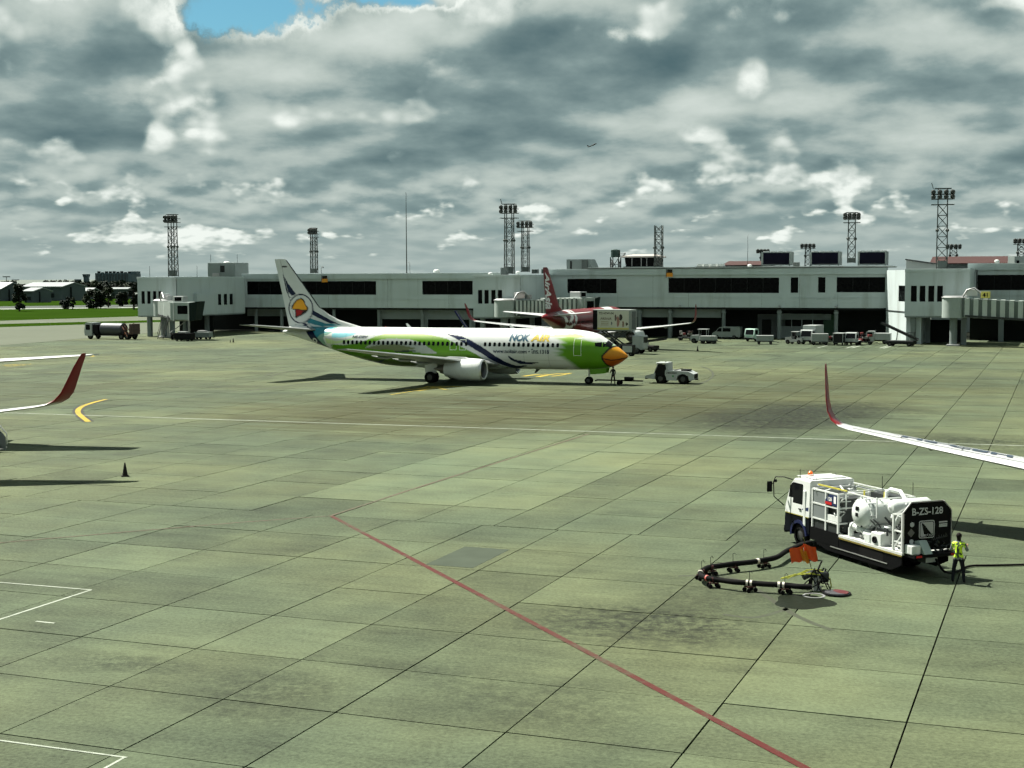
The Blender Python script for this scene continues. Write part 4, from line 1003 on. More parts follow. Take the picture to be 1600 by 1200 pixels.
def nok_hull(a, z, y):
    c = np.empty((len(a), 3)); c[:] = W_
    def put(mask, col): c[mask] = col
    def blend(mask, c0, c1, t):
        t = np.clip(t, 0, 1)[mask][:, None]; c[mask] = np.array(c0)*(1-t)+np.array(c1)*t
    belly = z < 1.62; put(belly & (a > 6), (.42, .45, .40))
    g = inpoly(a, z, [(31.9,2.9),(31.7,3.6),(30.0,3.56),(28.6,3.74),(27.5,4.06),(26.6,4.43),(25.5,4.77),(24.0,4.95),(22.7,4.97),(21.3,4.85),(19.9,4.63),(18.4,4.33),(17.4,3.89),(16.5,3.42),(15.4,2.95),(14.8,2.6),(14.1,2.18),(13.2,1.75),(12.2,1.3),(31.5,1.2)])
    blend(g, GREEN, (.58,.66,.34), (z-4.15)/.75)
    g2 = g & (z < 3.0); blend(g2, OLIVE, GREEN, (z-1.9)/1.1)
    put(inpoly(a, z, [(27.6,3.26),(26.75,3.83),(25.6,4.24),(24.0,4.34),(22.4,4.24),(21.1,3.9),(20.2,3.37),(19.4,2.9),(20.4,2.8),(23.1,3.08),(25.8,3.16)]), GREY)
    put(inpoly(a, z, [(27.6,3.26),(26.06,3.63),(23.9,3.74),(22.3,3.46),(21.7,3.35),(23.2,3.05),(25.8,3.16)]), (.17,.20,.10))
    put(inpoly(a, z, [(24.2,3.0),(23.0,3.12),(22.2,3.18),(21.2,3.16),(22.4,3.0),(23.4,2.9)]), (.03,.05,.05))
    put(inpoly(a, z, [(28.85,2.6),(28.5,2.2),(27.7,1.98),(26.4,1.95),(25.2,2.23),(26.2,1.75),(27.7,1.75),(28.5,1.95)]), (.02,.03,.05))
    # tail: teal and green feathers behind the navy band
    tl = inpoly(a, z, [(34.6,5.6),(31.2,5.6),(31.5,4.9),(32.6,4.3),(32.2,3.3),(33.2,3.2)]); put(tl, (.20,.36,.30))
    put(inpoly(a, z, [(34.6,5.6),(31.6,5.6),(31.9,4.95),(33.0,4.6),(33.4,4.2),(34.0,4.3)]), TEAL)
    put(inpoly(a, z, [(31.56,4.75),(28.5,4.86),(29.0,4.6),(30.2,4.32),(31.5,4.3)]), (.24,.55,.62))
    put(inpoly(a, z, [(32.3,4.25),(31.0,3.95),(29.4,4.2),(28.6,4.5),(28.5,4.4),(29.6,3.9),(31.4,3.65),(32.2,3.7)]), (.55,.70,.35))
    put(inpoly(a, z, [(35.6,5.6),(34.35,5.6),(34.0,4.95),(33.3,4.2),(32.7,3.55),(31.9,3.1),(31.4,2.7),(32.6,2.75),(33.2,3.05),(33.9,3.7),(34.5,4.5),(35.0,5.1)]), NAVY)
    d = np.hypot(a-33.73, z-3.96); put((d < .27) & (z < 4.4), (.7,.72,.7)); put(d < .15, NAVY)
    # navy ribbons
    put(inpoly(a, z, [(18.73,4.87),(16.92,4.62),(15.87,4.25),(14.51,3.58),(13.22,2.72),(12.23,2.12),(11.25,1.72),(9.91,1.80),(11.34,1.36),(12.05,1.56),(13.33,2.08),(14.69,2.97),(16.03,3.72),(17.43,4.36)]), NAVY)
    put(inpoly(a, z, [(11.95,2.84),(11.22,2.40),(9.99,2.14),(8.44,2.17),(9.68,1.89),(10.77,1.94),(11.62,2.33)]), NAVY)
    put(inpoly(a, z, [(14.5,2.3),(13.6,1.95),(12.9,1.72),(12.2,1.5),(12.6,1.3),(15.5,1.3),(16,2.0)]), (.10,.22,.03))
    # green head with feathered rear edge
    hd = inpoly(a, z, [(5.55,4.80),(4.9,4.66),(3.9,4.42),(3.0,4.24),(1.62,4.09),(.9,3.75),(-.1,3.3),(-.1,1.2),(4.55,1.2),(4.75,1.61),(5.2,2.14),(5.84,2.59),(6.0,2.8),(6.9,2.86),(6.05,3.02),(7.05,3.1),(5.95,3.25),(6.8,3.56),(5.85,3.62),(6.2,3.85),(6.5,4.06),(5.7,4.05),(6.4,4.45),(7.0,4.66),(6.0,4.55)])
    hp_ = [(5.55,4.80),(4.9,4.66),(3.9,4.42),(3.0,4.24),(1.62,4.09),(.9,3.75),(-.1,3.3),(-.1,1.2),(4.55,1.2),(4.75,1.61),(5.2,2.14),(5.84,2.59),(6.0,2.8),(6.9,2.86),(6.05,3.02),(7.05,3.1),(5.95,3.25),(6.8,3.56),(5.85,3.62),(6.2,3.85),(6.5,4.06),(5.7,4.05),(6.4,4.45),(7.0,4.66),(6.0,4.55)]
    soft = np.mean([inpoly(a+da, z+dz_, hp_) for da in (-.45, -.3, -.15, 0, .12) for dz_ in (-.05, .05)], axis=0); base_c = c.copy()
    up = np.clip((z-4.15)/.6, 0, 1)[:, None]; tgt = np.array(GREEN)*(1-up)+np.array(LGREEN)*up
    c[:] = base_c*(1-soft[:, None])+tgt*soft[:, None]
    wisp = inpoly(a, z, [(8.0,4.72),(6.2,4.9),(5.0,4.95),(4.0,4.72),(4.6,4.62),(6.0,4.72)]); blend(wisp, LGREEN, (.75,.8,.5), np.ones_like(a)*.4)
    for sa in (7.6, 10.2, 13.0, 16.9, 20.0, 23.4, 26.6, 29.8): c[np.abs(a-sa) < .03] *= .80
    for sz in (4.55, 3.15, 2.35): c[(np.abs(z-sz) < .018) & (a > 6) & (a < 30)] *= .85
    # beak painted on the nose
    bk = inpoly(a, z, [(1.52,3.78),(1.95,3.30),(2.30,2.88),(2.27,2.42),(2.03,2.02),(1.70,1.72),(1.2,1.3),(-.2,1.3),(-.2,4.2),(.9,3.9)])
    put(bk, BLK)
    bi = inpoly(a, z, [(1.36,3.66),(1.80,3.22),(2.14,2.85),(2.12,2.46),(1.90,2.10),(1.58,1.80),(1.1,1.4),(-.2,1.4),(-.2,4.0),(.8,3.75)])
    blend(bi, (.50,.13,.006), (.66,.30,.02), (z-2.5)/.9); low = bi & (z < 2.5); put(low, (.36,.075,.006))
    mid = np.interp(a, [0,.55,1.4,2.23], [2.66,2.56,2.44,2.63]); put(bi & (np.abs(z-mid) < .05), BLK)
    return c
livery = mat_attr('airliner paint', .32, .09, .05)
nok = empty('airliner', (11.336, 140.688, 0), -.3533, 'green and white airliner with a painted beak nose, being pushed back', 'airplane')
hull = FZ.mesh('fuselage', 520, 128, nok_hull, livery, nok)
def nok_fin(a, z):
    c = np.empty((len(a), 3)); c[:] = W_
    def put(m, col): c[m] = col
    put(inpoly(a, z, [(37.94,10.96),(37.73,10.63),(37.25,9.86),(36.35,8.8),(36.84,8.61),(37.17,8.28),(37.54,9.14),(37.79,10.15)]), NAVY)
    put(inpoly(a, z, [(37.27,9.04),(37.05,8.8),(36.89,8.66),(37.12,8.32)]), W_)
    put(inpoly(a, z, [(34.28,7.05),(33.54,6.7),(32.48,6.18),(31.21,5.64),(32.27,5.74),(33.33,6.15),(33.97,6.4),(34.5,6.66)]), NAVY)
    put(inpoly(a, z, [(34.61,6.23),(33.76,5.98),(32.91,5.75),(31.0,5.6),(32.06,5.45),(32.91,5.44),(33.0,4.9),(34.0,4.9),(34.42,5.18),(35.05,5.84)]), TEAL)
    put(inpoly(a, z, [(34.9,5.75),(34.0,5.55),(33.2,5.45),(33.4,5.35),(34.2,5.38),(34.75,5.5)]), (.55,.62,.62))
    put(inpoly(a, z, [(35.6,5.75),(35.2,5.75),(34.6,4.9),(35.2,4.9)]), NAVY)
    d = np.hypot((a-35.81)/1.50, (z-7.25)/1.57); put(d < 1.0, NAVY); put(d < .915, W_)
    bo = [(36.84,7.22),(36.7,7.61),(36.25,8.09),(35.77,8.28),(35.5,8.09),(35.29,7.66),(35.03,7.33),(35.12,7.05),(35.36,6.86),(35.9,6.58),(36.39,6.36),(36.43,7.18)]
    cx, cz = 35.85, 7.35
    put(inpoly(a, z, [(cx+(p-cx)*1.17, cz+(q-cz)*1.15) for p, q in bo]), BLK)
    put(inpoly(a, z, [(36.84,7.22),(36.7,7.61),(36.25,8.09),(35.77,8.28),(35.5,8.09),(35.29,7.66),(35.03,7.33),(35.14,7.11),(35.78,7.18),(36.32,7.22)]), (.74,.34,.02))
    put(inpoly(a, z, [(36.40,7.14),(35.78,7.10),(35.5,7.06),(35.75,6.72),(36.37,6.42)]), (.30,.01,.01)); put(inpoly(a, z, [(35.5,7.06),(35.2,7.03),(35.36,6.9),(35.72,6.74)]), BLK)
    for k, col in enumerate(((.55,.55,.55),(.03,.03,.10),(.55,.55,.55))):
        put((a > 37.42) & (a < 38.0) & (z > 11.5+k*.12) & (z < 11.56+k*.12), (.05,.05,.06))
    le = np.interp(z, [5.2,5.45,6.1,7.42,12.48], [27.8,28.97,31.34,33.57,37.52]); put((a-le < .13) & (z > 6.6), (.02,.025,.03))
    rud = np.interp(z, [5.2,12.5], [36.35,38.25]); put(np.abs(a-rud) < .03, (.35,.37,.36))
    return c
fin = fin_mesh('tail_fin', [(5.0,27.2,37.15),(5.45,28.97,37.28),(6.1,31.34,37.45),(6.7,32.6,37.57),(7.42,33.57,37.72),(12.30,37.37,38.86),(12.5,37.7,38.88)], .045, livery, nok, nok_fin)
MB().lathe([(0, .02), (-.25, .22), (-1.2, .30), (-2.0, .22), (-2.6, .05)], (-34.9, 0, 5.22), 'x', 14).build('tail_fairing', plane_white, nok, smooth=60)
W737 = [(1.2,12.9,8.2,1.85,.13,0),(1.9,13.3,7.8,1.95,.13,0),(5.5,15.5,5.2,2.42,.115,0),(11.5,18.6,3.3,3.22,.105,0),(16.9,21.4,1.65,3.95,.10,0),(17.15,21.8,1.1,4.0,.09,0)]
for s, sd in ((-1, 'right'), (1, 'left')):
    wg = lift_surface(W737, s).build('wing', wing_grey, nok, smooth=35)
    MB().path([(-(q[1]-.0), s*q[0], q[3]) for q in W737[1:]], [.11, .09, .07, .05, .03], 8).build('leading_edge', light_metal, wg, smooth=60)
    for yy in (3.9, 7.6, 10.9):
        q = [np.interp(yy, [w[0] for w in W737], [w[k] for w in W737]) for k in range(5)]; xt = q[1]+q[2]
        MB().path([(-xt+1.8, s*yy, q[3]-.15), (-xt+1.1, s*yy, q[3]-.24), (-xt+.2, s*yy, q[3]-.22), (-xt-.6, s*yy, q[3]-.08)], [.04, .13, .12, .03], 8).build('flap_fairing', wing_grey, wg, smooth=60)
    st = lift_surface([(.3,33.4,4.1,5.0,.10,0),(7.0,37.4,1.7,5.72,.09,0),(7.15,37.7,1.3,5.75,.08,0)], s).build('tailplane', wing_grey, nok, smooth=35)
    en = engine(nok, 13.25, s*4.83, 1.52, 1.06, 3.95, plane_white)
    MB().prism([(-13.9,2.35),(-16.9,2.1),(-18.8,2.2),(-17.0,2.75),(-15.2,2.72)], s*4.83-.17, s*4.83+.17, 'y').build('pylon', plane_white, en)
    # main gear
    lg = MB(); lg.tube((-19.6, s*2.86, .5), (-19.6, s*2.6, 2.2), .14, n=10); lg.tube((-19.6, s*2.86, .9), (-19.2, s*1.4, 1.9), .07, n=8); lg.tube((-19.6, s*2.4, .56), (-19.6, s*3.3, .56), .1, n=8)
    lg = lg.build('main_gear', grey_metal, nok, smooth=40)
    wheel(lg, -19.6, s*2.42, .565, .40); wheel(lg, -19.6, s*3.30, .565, .40)
    MB().prism([(-19.0,.95),(-20.2,.95),(-20.3,2.1),(-18.9,2.1)], s*3.05, s*3.09, 'y').build('gear_door', plane_white, lg)
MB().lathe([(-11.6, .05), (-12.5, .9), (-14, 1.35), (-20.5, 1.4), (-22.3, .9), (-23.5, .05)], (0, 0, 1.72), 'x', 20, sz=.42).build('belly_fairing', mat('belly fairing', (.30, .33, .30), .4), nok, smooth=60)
ng = MB(); ng.tube((-4.0, 0, .35), (-3.95, 0, 1.9), .1, n=10); ng.tube((-4.0, -.3, .35), (-4.0, .3, .35), .07, n=8); ng.tube((-3.95, 0, 1.0), (-3.2, 0, 1.7), .05, n=6); ng.build('nose_gear_leg', light_metal, nok, smooth=40)
ng = empty('nose_gear'); bpy.data.objects.remove(ng)
wheel(nok, -4.0, -.22, .36, .24); wheel(nok, -4.0, .22, .36, .24)
for s in (-1, 1): MB().prism([(-2.05,1.62),(-3.75,1.5),(-3.7,.98),(-2.15,1.12)], s*.52, s*.56, 'y').build('nose_gear_door', mat('door green', GREEN, .35), nok)
decal_spots(FZ, 'cabin_window', 30.0, 6.4, .508, 3.86, nok, skip=[(15.7, 16.1), (14.4, 15.5)])
for s in (-1, 1):
    for poly in ([(2.96,4.12),(2.35,4.2),(2.30,3.72),(2.92,3.80)], [(2.27,4.2),(1.86,4.16),(1.82,3.76),(2.22,3.72)], [(1.80,4.13),(1.50,3.98),(1.44,3.78),(1.76,3.76)]):
        FZ.patch('cockpit_window', poly, cockpit_glass, nok, s, .015)
    # front windscreen wrapped round the nose
    ws = MB(); g_ = []
    for i in range(5):
        row = []
        for j in range(7):
            a = 1.50+.50*i/4; t_ = radians(6+46*j/6)
            zt, zb, hw = [float(q) for q in FZ.at(a)]; zc, hh = (zt+zb)/2, (zt-zb)/2
            row.append((-a+.02, s*(hw*sin(t_)), zc+hh*cos(t_)+.012))
        g_.append(row)
    ws.loft(g_, caps=False, closed=False); ws.build('windscreen', cockpit_glass, nok, smooth=60)
    # door outlines
    line_m = mat('door outline', (.62, .70, .58), .4)
    for (a0, a1, z0, z1) in ((4.25, 5.02, 2.86, 4.52), (31.55, 32.4, 3.38, 4.55), (16.3, 17.0, 3.24, 4.30), (17.32, 18.04, 3.24, 4.30)):
        t = .045
        fr = None
        for q in (((a0, z0), (a1, z0), (a1, z0+t), (a0, z0+t)), ((a0, z1-t), (a1, z1-t), (a1, z1), (a0, z1)), ((a0, z0), (a0+t, z0), (a0+t, z1), (a0, z1)), ((a1-t, z0), (a1, z0), (a1, z1), (a1-t, z1))):
            FZ.patch('door_outline', q, line_m, nok, s, .013)
for p_, q_ in (((-12, 0, 5.38), (-12.25, 0, 5.75)), ((-23.3, 0, 5.38), (-23.6, 0, 5.8)), ((-9.3, 0, 1.38), (-9.6, 0, .98)), ((-21.0, 0, 1.38), (-21.3, 0, .9))):
    MB().prism([(p_[0]+.25, p_[2]), (p_[0]-.2, p_[2]), (q_[0]-.1, q_[2]), (q_[0]+.08, q_[2])], -.025, .025, 'y').build('blade_antenna', plane_white if p_[2] > 3 else dark_metal, nok)
tn = mat('lettering teal', (.015, .07, .11), .4); ty = mat('lettering yellow', (.50, .38, .05), .4); tk = mat('lettering dark', (.02, .035, .06), .4)
for s in (-1, 1):
    a0, a1, b0, b1 = (11.75, 9.62, 9.52, 7.52) if s < 0 else (7.52, 9.62, 9.72, 11.75)
    FZ.text('airline_name', 'NOK', a0, 4.25, .88, tn, nok, s, .05, .18, 2.13); FZ.text('airline_name', 'AIR', b0, 4.25, .88, ty, nok, s, .045, .18, 2.0)
    FZ.text('web_address', 'www.nokair.com \u2022 \u0e42\u0e17\u0e23.1318', 13.4 if s < 0 else 7.45, 3.02, .54, tk, nok, s, .028, .0, 5.9)
    FZ.text('registration', 'HS-DBV', 29.05 if s < 0 else 27.25, 4.32, .34, tk, nok, s, .03, .25, 1.8)
MB().lathe([(.05, .02), (0, .05), (-.05, .02)], (-26, 0, 5.45), 'x', 8).build('beacon', red_paint, nok)

# ---------- red A-type twin-jets (one at the far gate, two flanking the view)
RED = (.15, .004, .008); DRED = (.20, .008, .012)
P320 = [(0,3.05,3.0,.02),(.12,3.4,2.65,.36),(.45,3.72,2.32,.74),(1.0,4.1,2.06,1.08),(1.6,4.5,1.90,1.35),(2.4,5.0,1.80,1.6),(3.4,5.45,1.75,1.80),(5.0,5.75,1.72,1.94),(6.5,5.86,1.72,1.975),(24,5.86,1.72,1.975),(26,5.86,1.90,1.93),(28,5.85,2.35,1.82),(30,5.82,2.90,1.62),(32,5.76,3.48,1.36),(34,5.66,4.05,1.04),(36,5.48,4.55,.62),(37.2,5.3,4.85,.28),(37.57,5.15,4.95,.08)]
FA = Fuselage(P320)
def asia_hull(a, z, y):
    c = np.empty((len(a), 3)); c[:] = RED
    c[inpoly(a, z, [(34.2,6),(31.0,6),(27.0,1.5),(31.5,1.5)])] = (.07,.01,.012)
    for q in ([(33.2,5.6),(31.6,5.0),(31.0,4.3),(31.8,4.2),(32.4,4.9),(33.6,5.2)], [(29.8,6),(28.3,6),(29.2,4.7),(30.6,4.0),(30.8,4.4),(29.9,5.0)], [(31.5,4.0),(30.2,3.6),(29.4,4.0),(29.2,3.4),(30.8,3.2)], [(28.0,6),(27.2,6),(27.9,4.6),(28.9,3.6),(29.2,3.9),(28.5,4.9)]):
        c[inpoly(a, z, q)] = W_
    c[(z < 2.3) & (a < 27)] = W_
    c[inpoly(a, z, [(12,6),(8,6),(14,1.7),(18,1.7)])] = W_
    return c
def asia_fin(a, z):
    c = np.empty((len(a), 3)); c[:] = RED; return c
asia_wing = plane_white
W320 = [(1.2,11.9,7.4,2.10,.13,0),(1.95,12.3,7.0,2.2,.13,0),(6.4,15.0,4.3,2.75,.115,0),(12,18.1,2.75,3.38,.105,0),(16.0,20.3,1.66,3.88,.10,0),(16.45,20.6,1.52,3.98,.10,.18),(16.8,20.92,1.40,4.2,.095,.6),(17.02,21.2,1.28,4.55,.09,1.05),(17.14,21.5,1.12,5.05,.085,1.3),(17.26,22.05,.86,5.85,.08,1.36),(17.36,22.55,.60,6.45,.08,1.38),(17.38,22.75,.40,6.6,.08,1.38)]
wing_attr = mat_attr('red airliner wing paint', .35, .07, .0)
def wing_pt(y, x_, s, up=.012):
    q = [np.interp(y, [w_[0] for w_ in W320[:5]], [w_[k] for w_ in W320[:5]]) for k in range(5)]
    th = 5*(.2969*math.sqrt(x_)-.126*x_-.3516*x_*x_+.2843*x_**3-.1036*x_**4)*q[4]*q[2]
    return Vector((-(q[1]+x_*q[2]), s*y, q[3]+th+up))
def wing_lines(w, s):
    ln_m = mat('panel gap', (.07, .075, .075), .6)
    for y0, x0, y1, x1, wd_ in ((2.2, .14, 15.8, .14, .035), (2.2, .62, 15.6, .60, .035), (5, .42, 14, .40, .02), (8, .14, 8, .62, .03), (11, .14, 11, .62, .03), (13.6, .14, 13.6, .62, .03), (6.4, .14, 6.4, .9, .03)):
        mb = MB(); n = 14; A_, B_ = [], []
        for k in range(n+1):
            t = k/n; p = wing_pt(y0+(y1-y0)*t, x0+(x1-x0)*t, s); d = Vector((wd_, 0, 0)) if abs(y1-y0) > 1 else Vector((0, wd_, 0))
            A_.append(p-d); B_.append(p+d)
        mb.loft([A_, B_], caps=False, closed=False); mb.build('panel_gap', ln_m, w)
def build_asia(label, full=True):
    r = empty('airliner', (0, 0, 0), 0, label, 'airplane', 'red and white airliners')
    FA.mesh('fuselage', 240, 64, asia_hull, livery, r)
    f_ = fin_mesh('tail_fin', [(5.2,28.6,36.0),(5.9,29.6,36.2),(6.4,30.6,36.3),(7.0,31.3,36.42),(11.5,35.2,37.25),(11.76,35.6,37.27)], .045, livery, r, asia_fin, 40, 60)
    for s in (-1, 1):
        w = lift_surface(interp_secs(W320, 3), s).build('wing', wing_attr, r, smooth=35)
        colour_surface(w, lambda a, y, z: (RED if (z > 4.02 and abs(y) > 16.35) else (.40, .42, .42)))
        for yy in (4.6, 8.6, 12.4):
            q = [np.interp(yy, [w_[0] for w_ in W320[:5]], [w_[k] for w_ in W320[:5]]) for k in range(5)]; xt = q[1]+q[2]
            MB().path([(-xt+1.6, s*yy, q[3]-.12), (-xt+1.0, s*yy, q[3]-.20), (-xt+.2, s*yy, q[3]-.18), (-xt-.7, s*yy, q[3]-.06)], [.04, .13, .12, .03], 8).build('flap_fairing', wing_grey, w, smooth=60)
        wing_lines(w, s)
        lift_surface([(.3,31.2,4.1,5.15,.10,0),(6.1,34.7,1.5,5.75,.09,0),(6.22,35.0,1.2,5.77,.08,0)], s).build('tailplane', mat('tailplane white', (.42, .44, .44), .4), r, smooth=35)
        en = engine(r, 11.2, s*5.75, 1.7, 1.05, 4.2, plane_white)
        MB().prism([(-12.0,2.6),(-15.2,2.3),(-17,2.5),(-15.0,3.0),(-13.4,3.0)], s*5.75-.17, s*5.75+.17, 'y').build('pylon', plane_white, en)
        lg = MB(); lg.tube((-17.7, s*3.79, .5), (-17.7, s*3.6, 2.4), .14, n=10); lg.tube((-17.7, s*3.3, .58), (-17.7, s*4.3, .58), .1, n=8); lg = lg.build('main_gear', grey_metal, r, smooth=40)
        wheel(lg, -17.7, s*3.33, .58, .42); wheel(lg, -17.7, s*4.25, .58, .42)
        # lettering running up the fin
        me = text_mesh('AirAsia', 2.1, .035, .3, 'LEFT'); m3 = bpy.data.meshes.new('fin_lettering')
        xs = [v.co.x for v in me.vertices]; x0, x1 = min(xs), max(xs); ww = x1-x0
        for v in me.vertices:
            t = (v.co.x-x0)/ww; u = v.co.y/2.1
            # baseline climbs the trailing side of the fin; letters lean forward
            if s < 0: z = 11.1-5.0*t; a = 36.55-.25*t - (u)*1.75*(1+1.1*t)
            else: z = 6.2+5.0*t; a = 36.0+.6*t - (u)*1.75*(2.1-1.1*t)
            zl = np.interp(z, [5.9, 7.0, 11.5], [29.6, 31.3, 35.2]); zr = np.interp(z, [5.9, 7.0, 11.5], [36.2, 36.42, 37.25]); x_ = min(max((a-zl)/(zr-zl), .02), .98)
            th = .045*(zr-zl)*5*(.2969*math.sqrt(x_)-.126*x_-.3516*x_*x_+.2843*x_**3-.1015*x_**4)
            v.co = (-a, s*(min(th, .34)+.02), z)
        me.materials.clear(); me.materials.append(plane_white)
        for p in me.polygons: p.material_index = 0
        o = bpy.data.objects.new('fin_lettering', me); COL.objects.link(o); o.parent = r
        bpy.data.meshes.remove(m3)
        # registration on the wing
    decal_spots(FA, 'cabin_window', 31.0, 6.0, .53, 4.1, r)
    for s in (-1, 1):
        for poly in ([(2.9,4.75),(2.2,4.75),(2.15,4.3),(2.85,4.3)], [(2.1,4.7),(1.65,4.5),(1.55,4.15),(2.05,4.25)]): FA.patch('cockpit_window', poly, cockpit_glass, r, s, .015)
    ng = MB(); ng.tube((-5.07, 0, .38), (-5.0, 0, 2.2), .1, n=10); ng.tube((-5.07, -.3, .38), (-5.07, .3, .38), .07, n=8); ng.build('nose_gear_leg', light_metal, r, smooth=40)
    wheel(r, -5.07, -.25, .38, .24); wheel(r, -5.07, .25, .38, .24)
    return r
asia = build_asia('red airliner seen from behind at the far gate, white script on its fin')
HV = TH  # heading along the stands, nose to the far terminal
def place_by(o, pt, local, heading):
    """put local point (x, y) of the aircraft at world pt"""
    o.rotation_euler = (0, 0, heading); c, s = cos(heading), sin(heading)
    o.location = (pt.x-(local[0]*c-local[1]*s), pt.y-(local[0]*s+local[1]*c), 0)
place_by(asia, Vector((10.2, 209.5, 0)), (-20.5, 0), HV)
left_plane = copy_tree(asia); left_plane['label'] = 'white wing and tailplane with a dark red upturned tip at the left edge'
place_by(left_plane, G(78, 632, 3.98), (-21.1, 16.45), HV+pi+radians(4.5))
for ch in left_plane.children:
    if ch.name.startswith('tailplane'): ch.scale = (1.0, 1.62, 1.0)
right_plane = copy_tree(asia); right_plane['label'] = 'white wing with a tall red upturned tip at the right edge, above the fuel truck'
place_by(right_plane, G(1312, 664, 3.98), (-21.1, -16.45), HV+pi)
# registration painted on top of the right-hand aircraft's wing
def wing_text(plane, body, side):
    me = text_mesh(body, .85, .04, .0, 'LEFT'); xs = [v.co.x for v in me.vertices]; x0, x1 = min(xs), max(xs)
    for v in me.vertices:
        t = (v.co.x-x0)/(x1-x0); y = 13.6-4.6*t; q = [np.interp(y, [w_[0] for w_ in W320[:5]], [w_[k] for w_ in W320[:5]]) for k in range(5)]
        x_ = .56-.40*(v.co.y/.85); th = 5*(.2969*math.sqrt(x_)-.126*x_-.3516*x_*x_+.2843*x_**3-.1036*x_**4)*q[4]*q[2]
        v.co = (-(q[1]+x_*q[2]), side*y, q[3]+th+.02)
    me.materials.clear(); me.materials.append(tk)
    for p in me.polygons: p.material_index = 0
    o = bpy.data.objects.new('wing_registration', me); COL.objects.link(o); o.parent = plane
wing_text(right_plane, 'HS-CBH', -1)
# climbing aircraft far off in the clouds
fa = empty('airliner', DP(925.5, 227, 5400), radians(12), 'tiny airliner climbing away among the clouds', 'airplane'); fa.rotation_euler = (0, radians(-24), radians(14))
MB().lathe([(0, .05), (-.8, 1.2), (-4, 2.0), (-24, 2.0), (-31, 1.3), (-37, .2)], (18, 0, 0), 'x', 12).build('fuselage', dark_metal, fa, smooth=60)
for s in (-1, 1):
    MB().add([(3, s*1.5, -1), (-4, s*1.5, -1), (-9, s*17, .6), (-7, s*17, .6), (3, s*1.5, -.4), (-4, s*1.5, -.7), (-9, s*17, .7), (-7, s*17, .7)], [(0, 1, 2, 3), (4, 7, 6, 5), (0, 3, 7, 4), (1, 5, 6, 2), (2, 6, 7, 3), (0, 4, 5, 1)]).build('wing', dark_metal, fa)
    MB().tube((6, s*5.7, -2.2), (2, s*5.7, -2.2), 1.0, .8, 10).build('engine', dark_metal, fa)
    MB().add([(-14, s*.8, .4), (-18, s*.8, .4), (-19, s*6, 1), (-17.5, s*6, 1), (-14, s*.8, .7), (-18, s*.8, .7), (-19, s*6, 1.2), (-17.5, s*6, 1.2)], [(0, 1, 2, 3), (4, 7, 6, 5), (0, 3, 7, 4), (1, 5, 6, 2), (2, 6, 7, 3), (0, 4, 5, 1)]).build('tailplane', dark_metal, fa)
MB().prism([(-11, 1.5), (-18, 1.2), (-19.5, 8), (-17, 8)], -.2, .2, 'y').build('tail_fin', dark_metal, fa)
# ------------------------------------------------------------------ hydrant fuelling truck
truck_white = mat('truck white', (.58, .61, .59), .38, var=.10, scale=2, dirt=.35, dirtcol=(.16, .16, .14))
deck_white = mat('deck white', (.48, .50, .47), .55, dirt=.3)
pipe_white = mat('pipe white', (.56, .60, .58), .35, var=.1, dirt=.1)
skirt = mat('truck skirt', (.005, .005, .006), .4, var=.2)
steel_dk = mat('machinery dark', (.035, .04, .04), .5, metal=.4)
HT = radians(111)
tr = empty('fuel_truck', (14.63, 50.58, 0), HT, 'white and black hydrant fuelling truck with a white filter vessel and black tail panel', 'truck', scale=.97)
# chassis
ch = MB(); ch.box(.1, 7.3, -.42, -.30, .55, .80); ch.box(.1, 7.3, .30, .42, .55, .80)
for x in (.3, 1.2, 2.8, 4.2, 5.6): ch.box(x, x+.12, -.299, .299, .58, .78)
ch.tube((1.9, -.9, .45), (1.9, .9, .45), .10, n=10); ch.tube((6.85, -.9, .45), (6.85, .9, .45), .08, n=10)
ch.build('chassis', black_paint, tr)
MB().box(.0, 4.05, -1.05, 1.05, .86, .95).build('deck', deck_white, tr); MB().box(4.052, 6.08, -1.04, 1.04, .45, .97).build('black_block', skirt, tr)  # plain black mass fills the space below the equipment cage
for s in (1, -1):
    sk = MB().prism([(0.05, .84), (0.05, .50), (.7, .20), (4.9, .20), (5.6, .36), (5.95, .84)], s*1.00-.03, s*1.00+.03, 'y').build('side_skirt', skirt, tr)
    MB().box(.02, 4.0, s*1.052-.012, s*1.052+.012, .80, .855).build('yellow_stripe', mat('stripe yellow', (.16, .13, .03), .5), tr)
    MB().bar((.9, s*1.045, .40), (4.6, s*1.045, .40), .02, .03).build('trim_rail', light_metal, sk)
    MB().box(1.15, 2.65, s*.98, s*1.035, .32, .82).build('wheel_arch', rubber, tr)
    wheel(tr, 1.9, s*.86, .45, .26); wheel(tr, 1.9, s*.57, .45, .24)
    wheel(tr, 6.85, s*.90, .47, .28)
    fd = MB(); fd.loft([[(6.85+r_*cos(radians(t)), yy, .47+r_*sin(radians(t))) for t in range(-5, 186, 12)] for r_, yy in ((.50, s*.80), (.62, s*.80), (.62, s*1.10), (.50, s*1.10))], caps=False, closed=False); fd.build('fender', mat('fender navy', (.006, .010, .05), .45), tr, smooth=40)
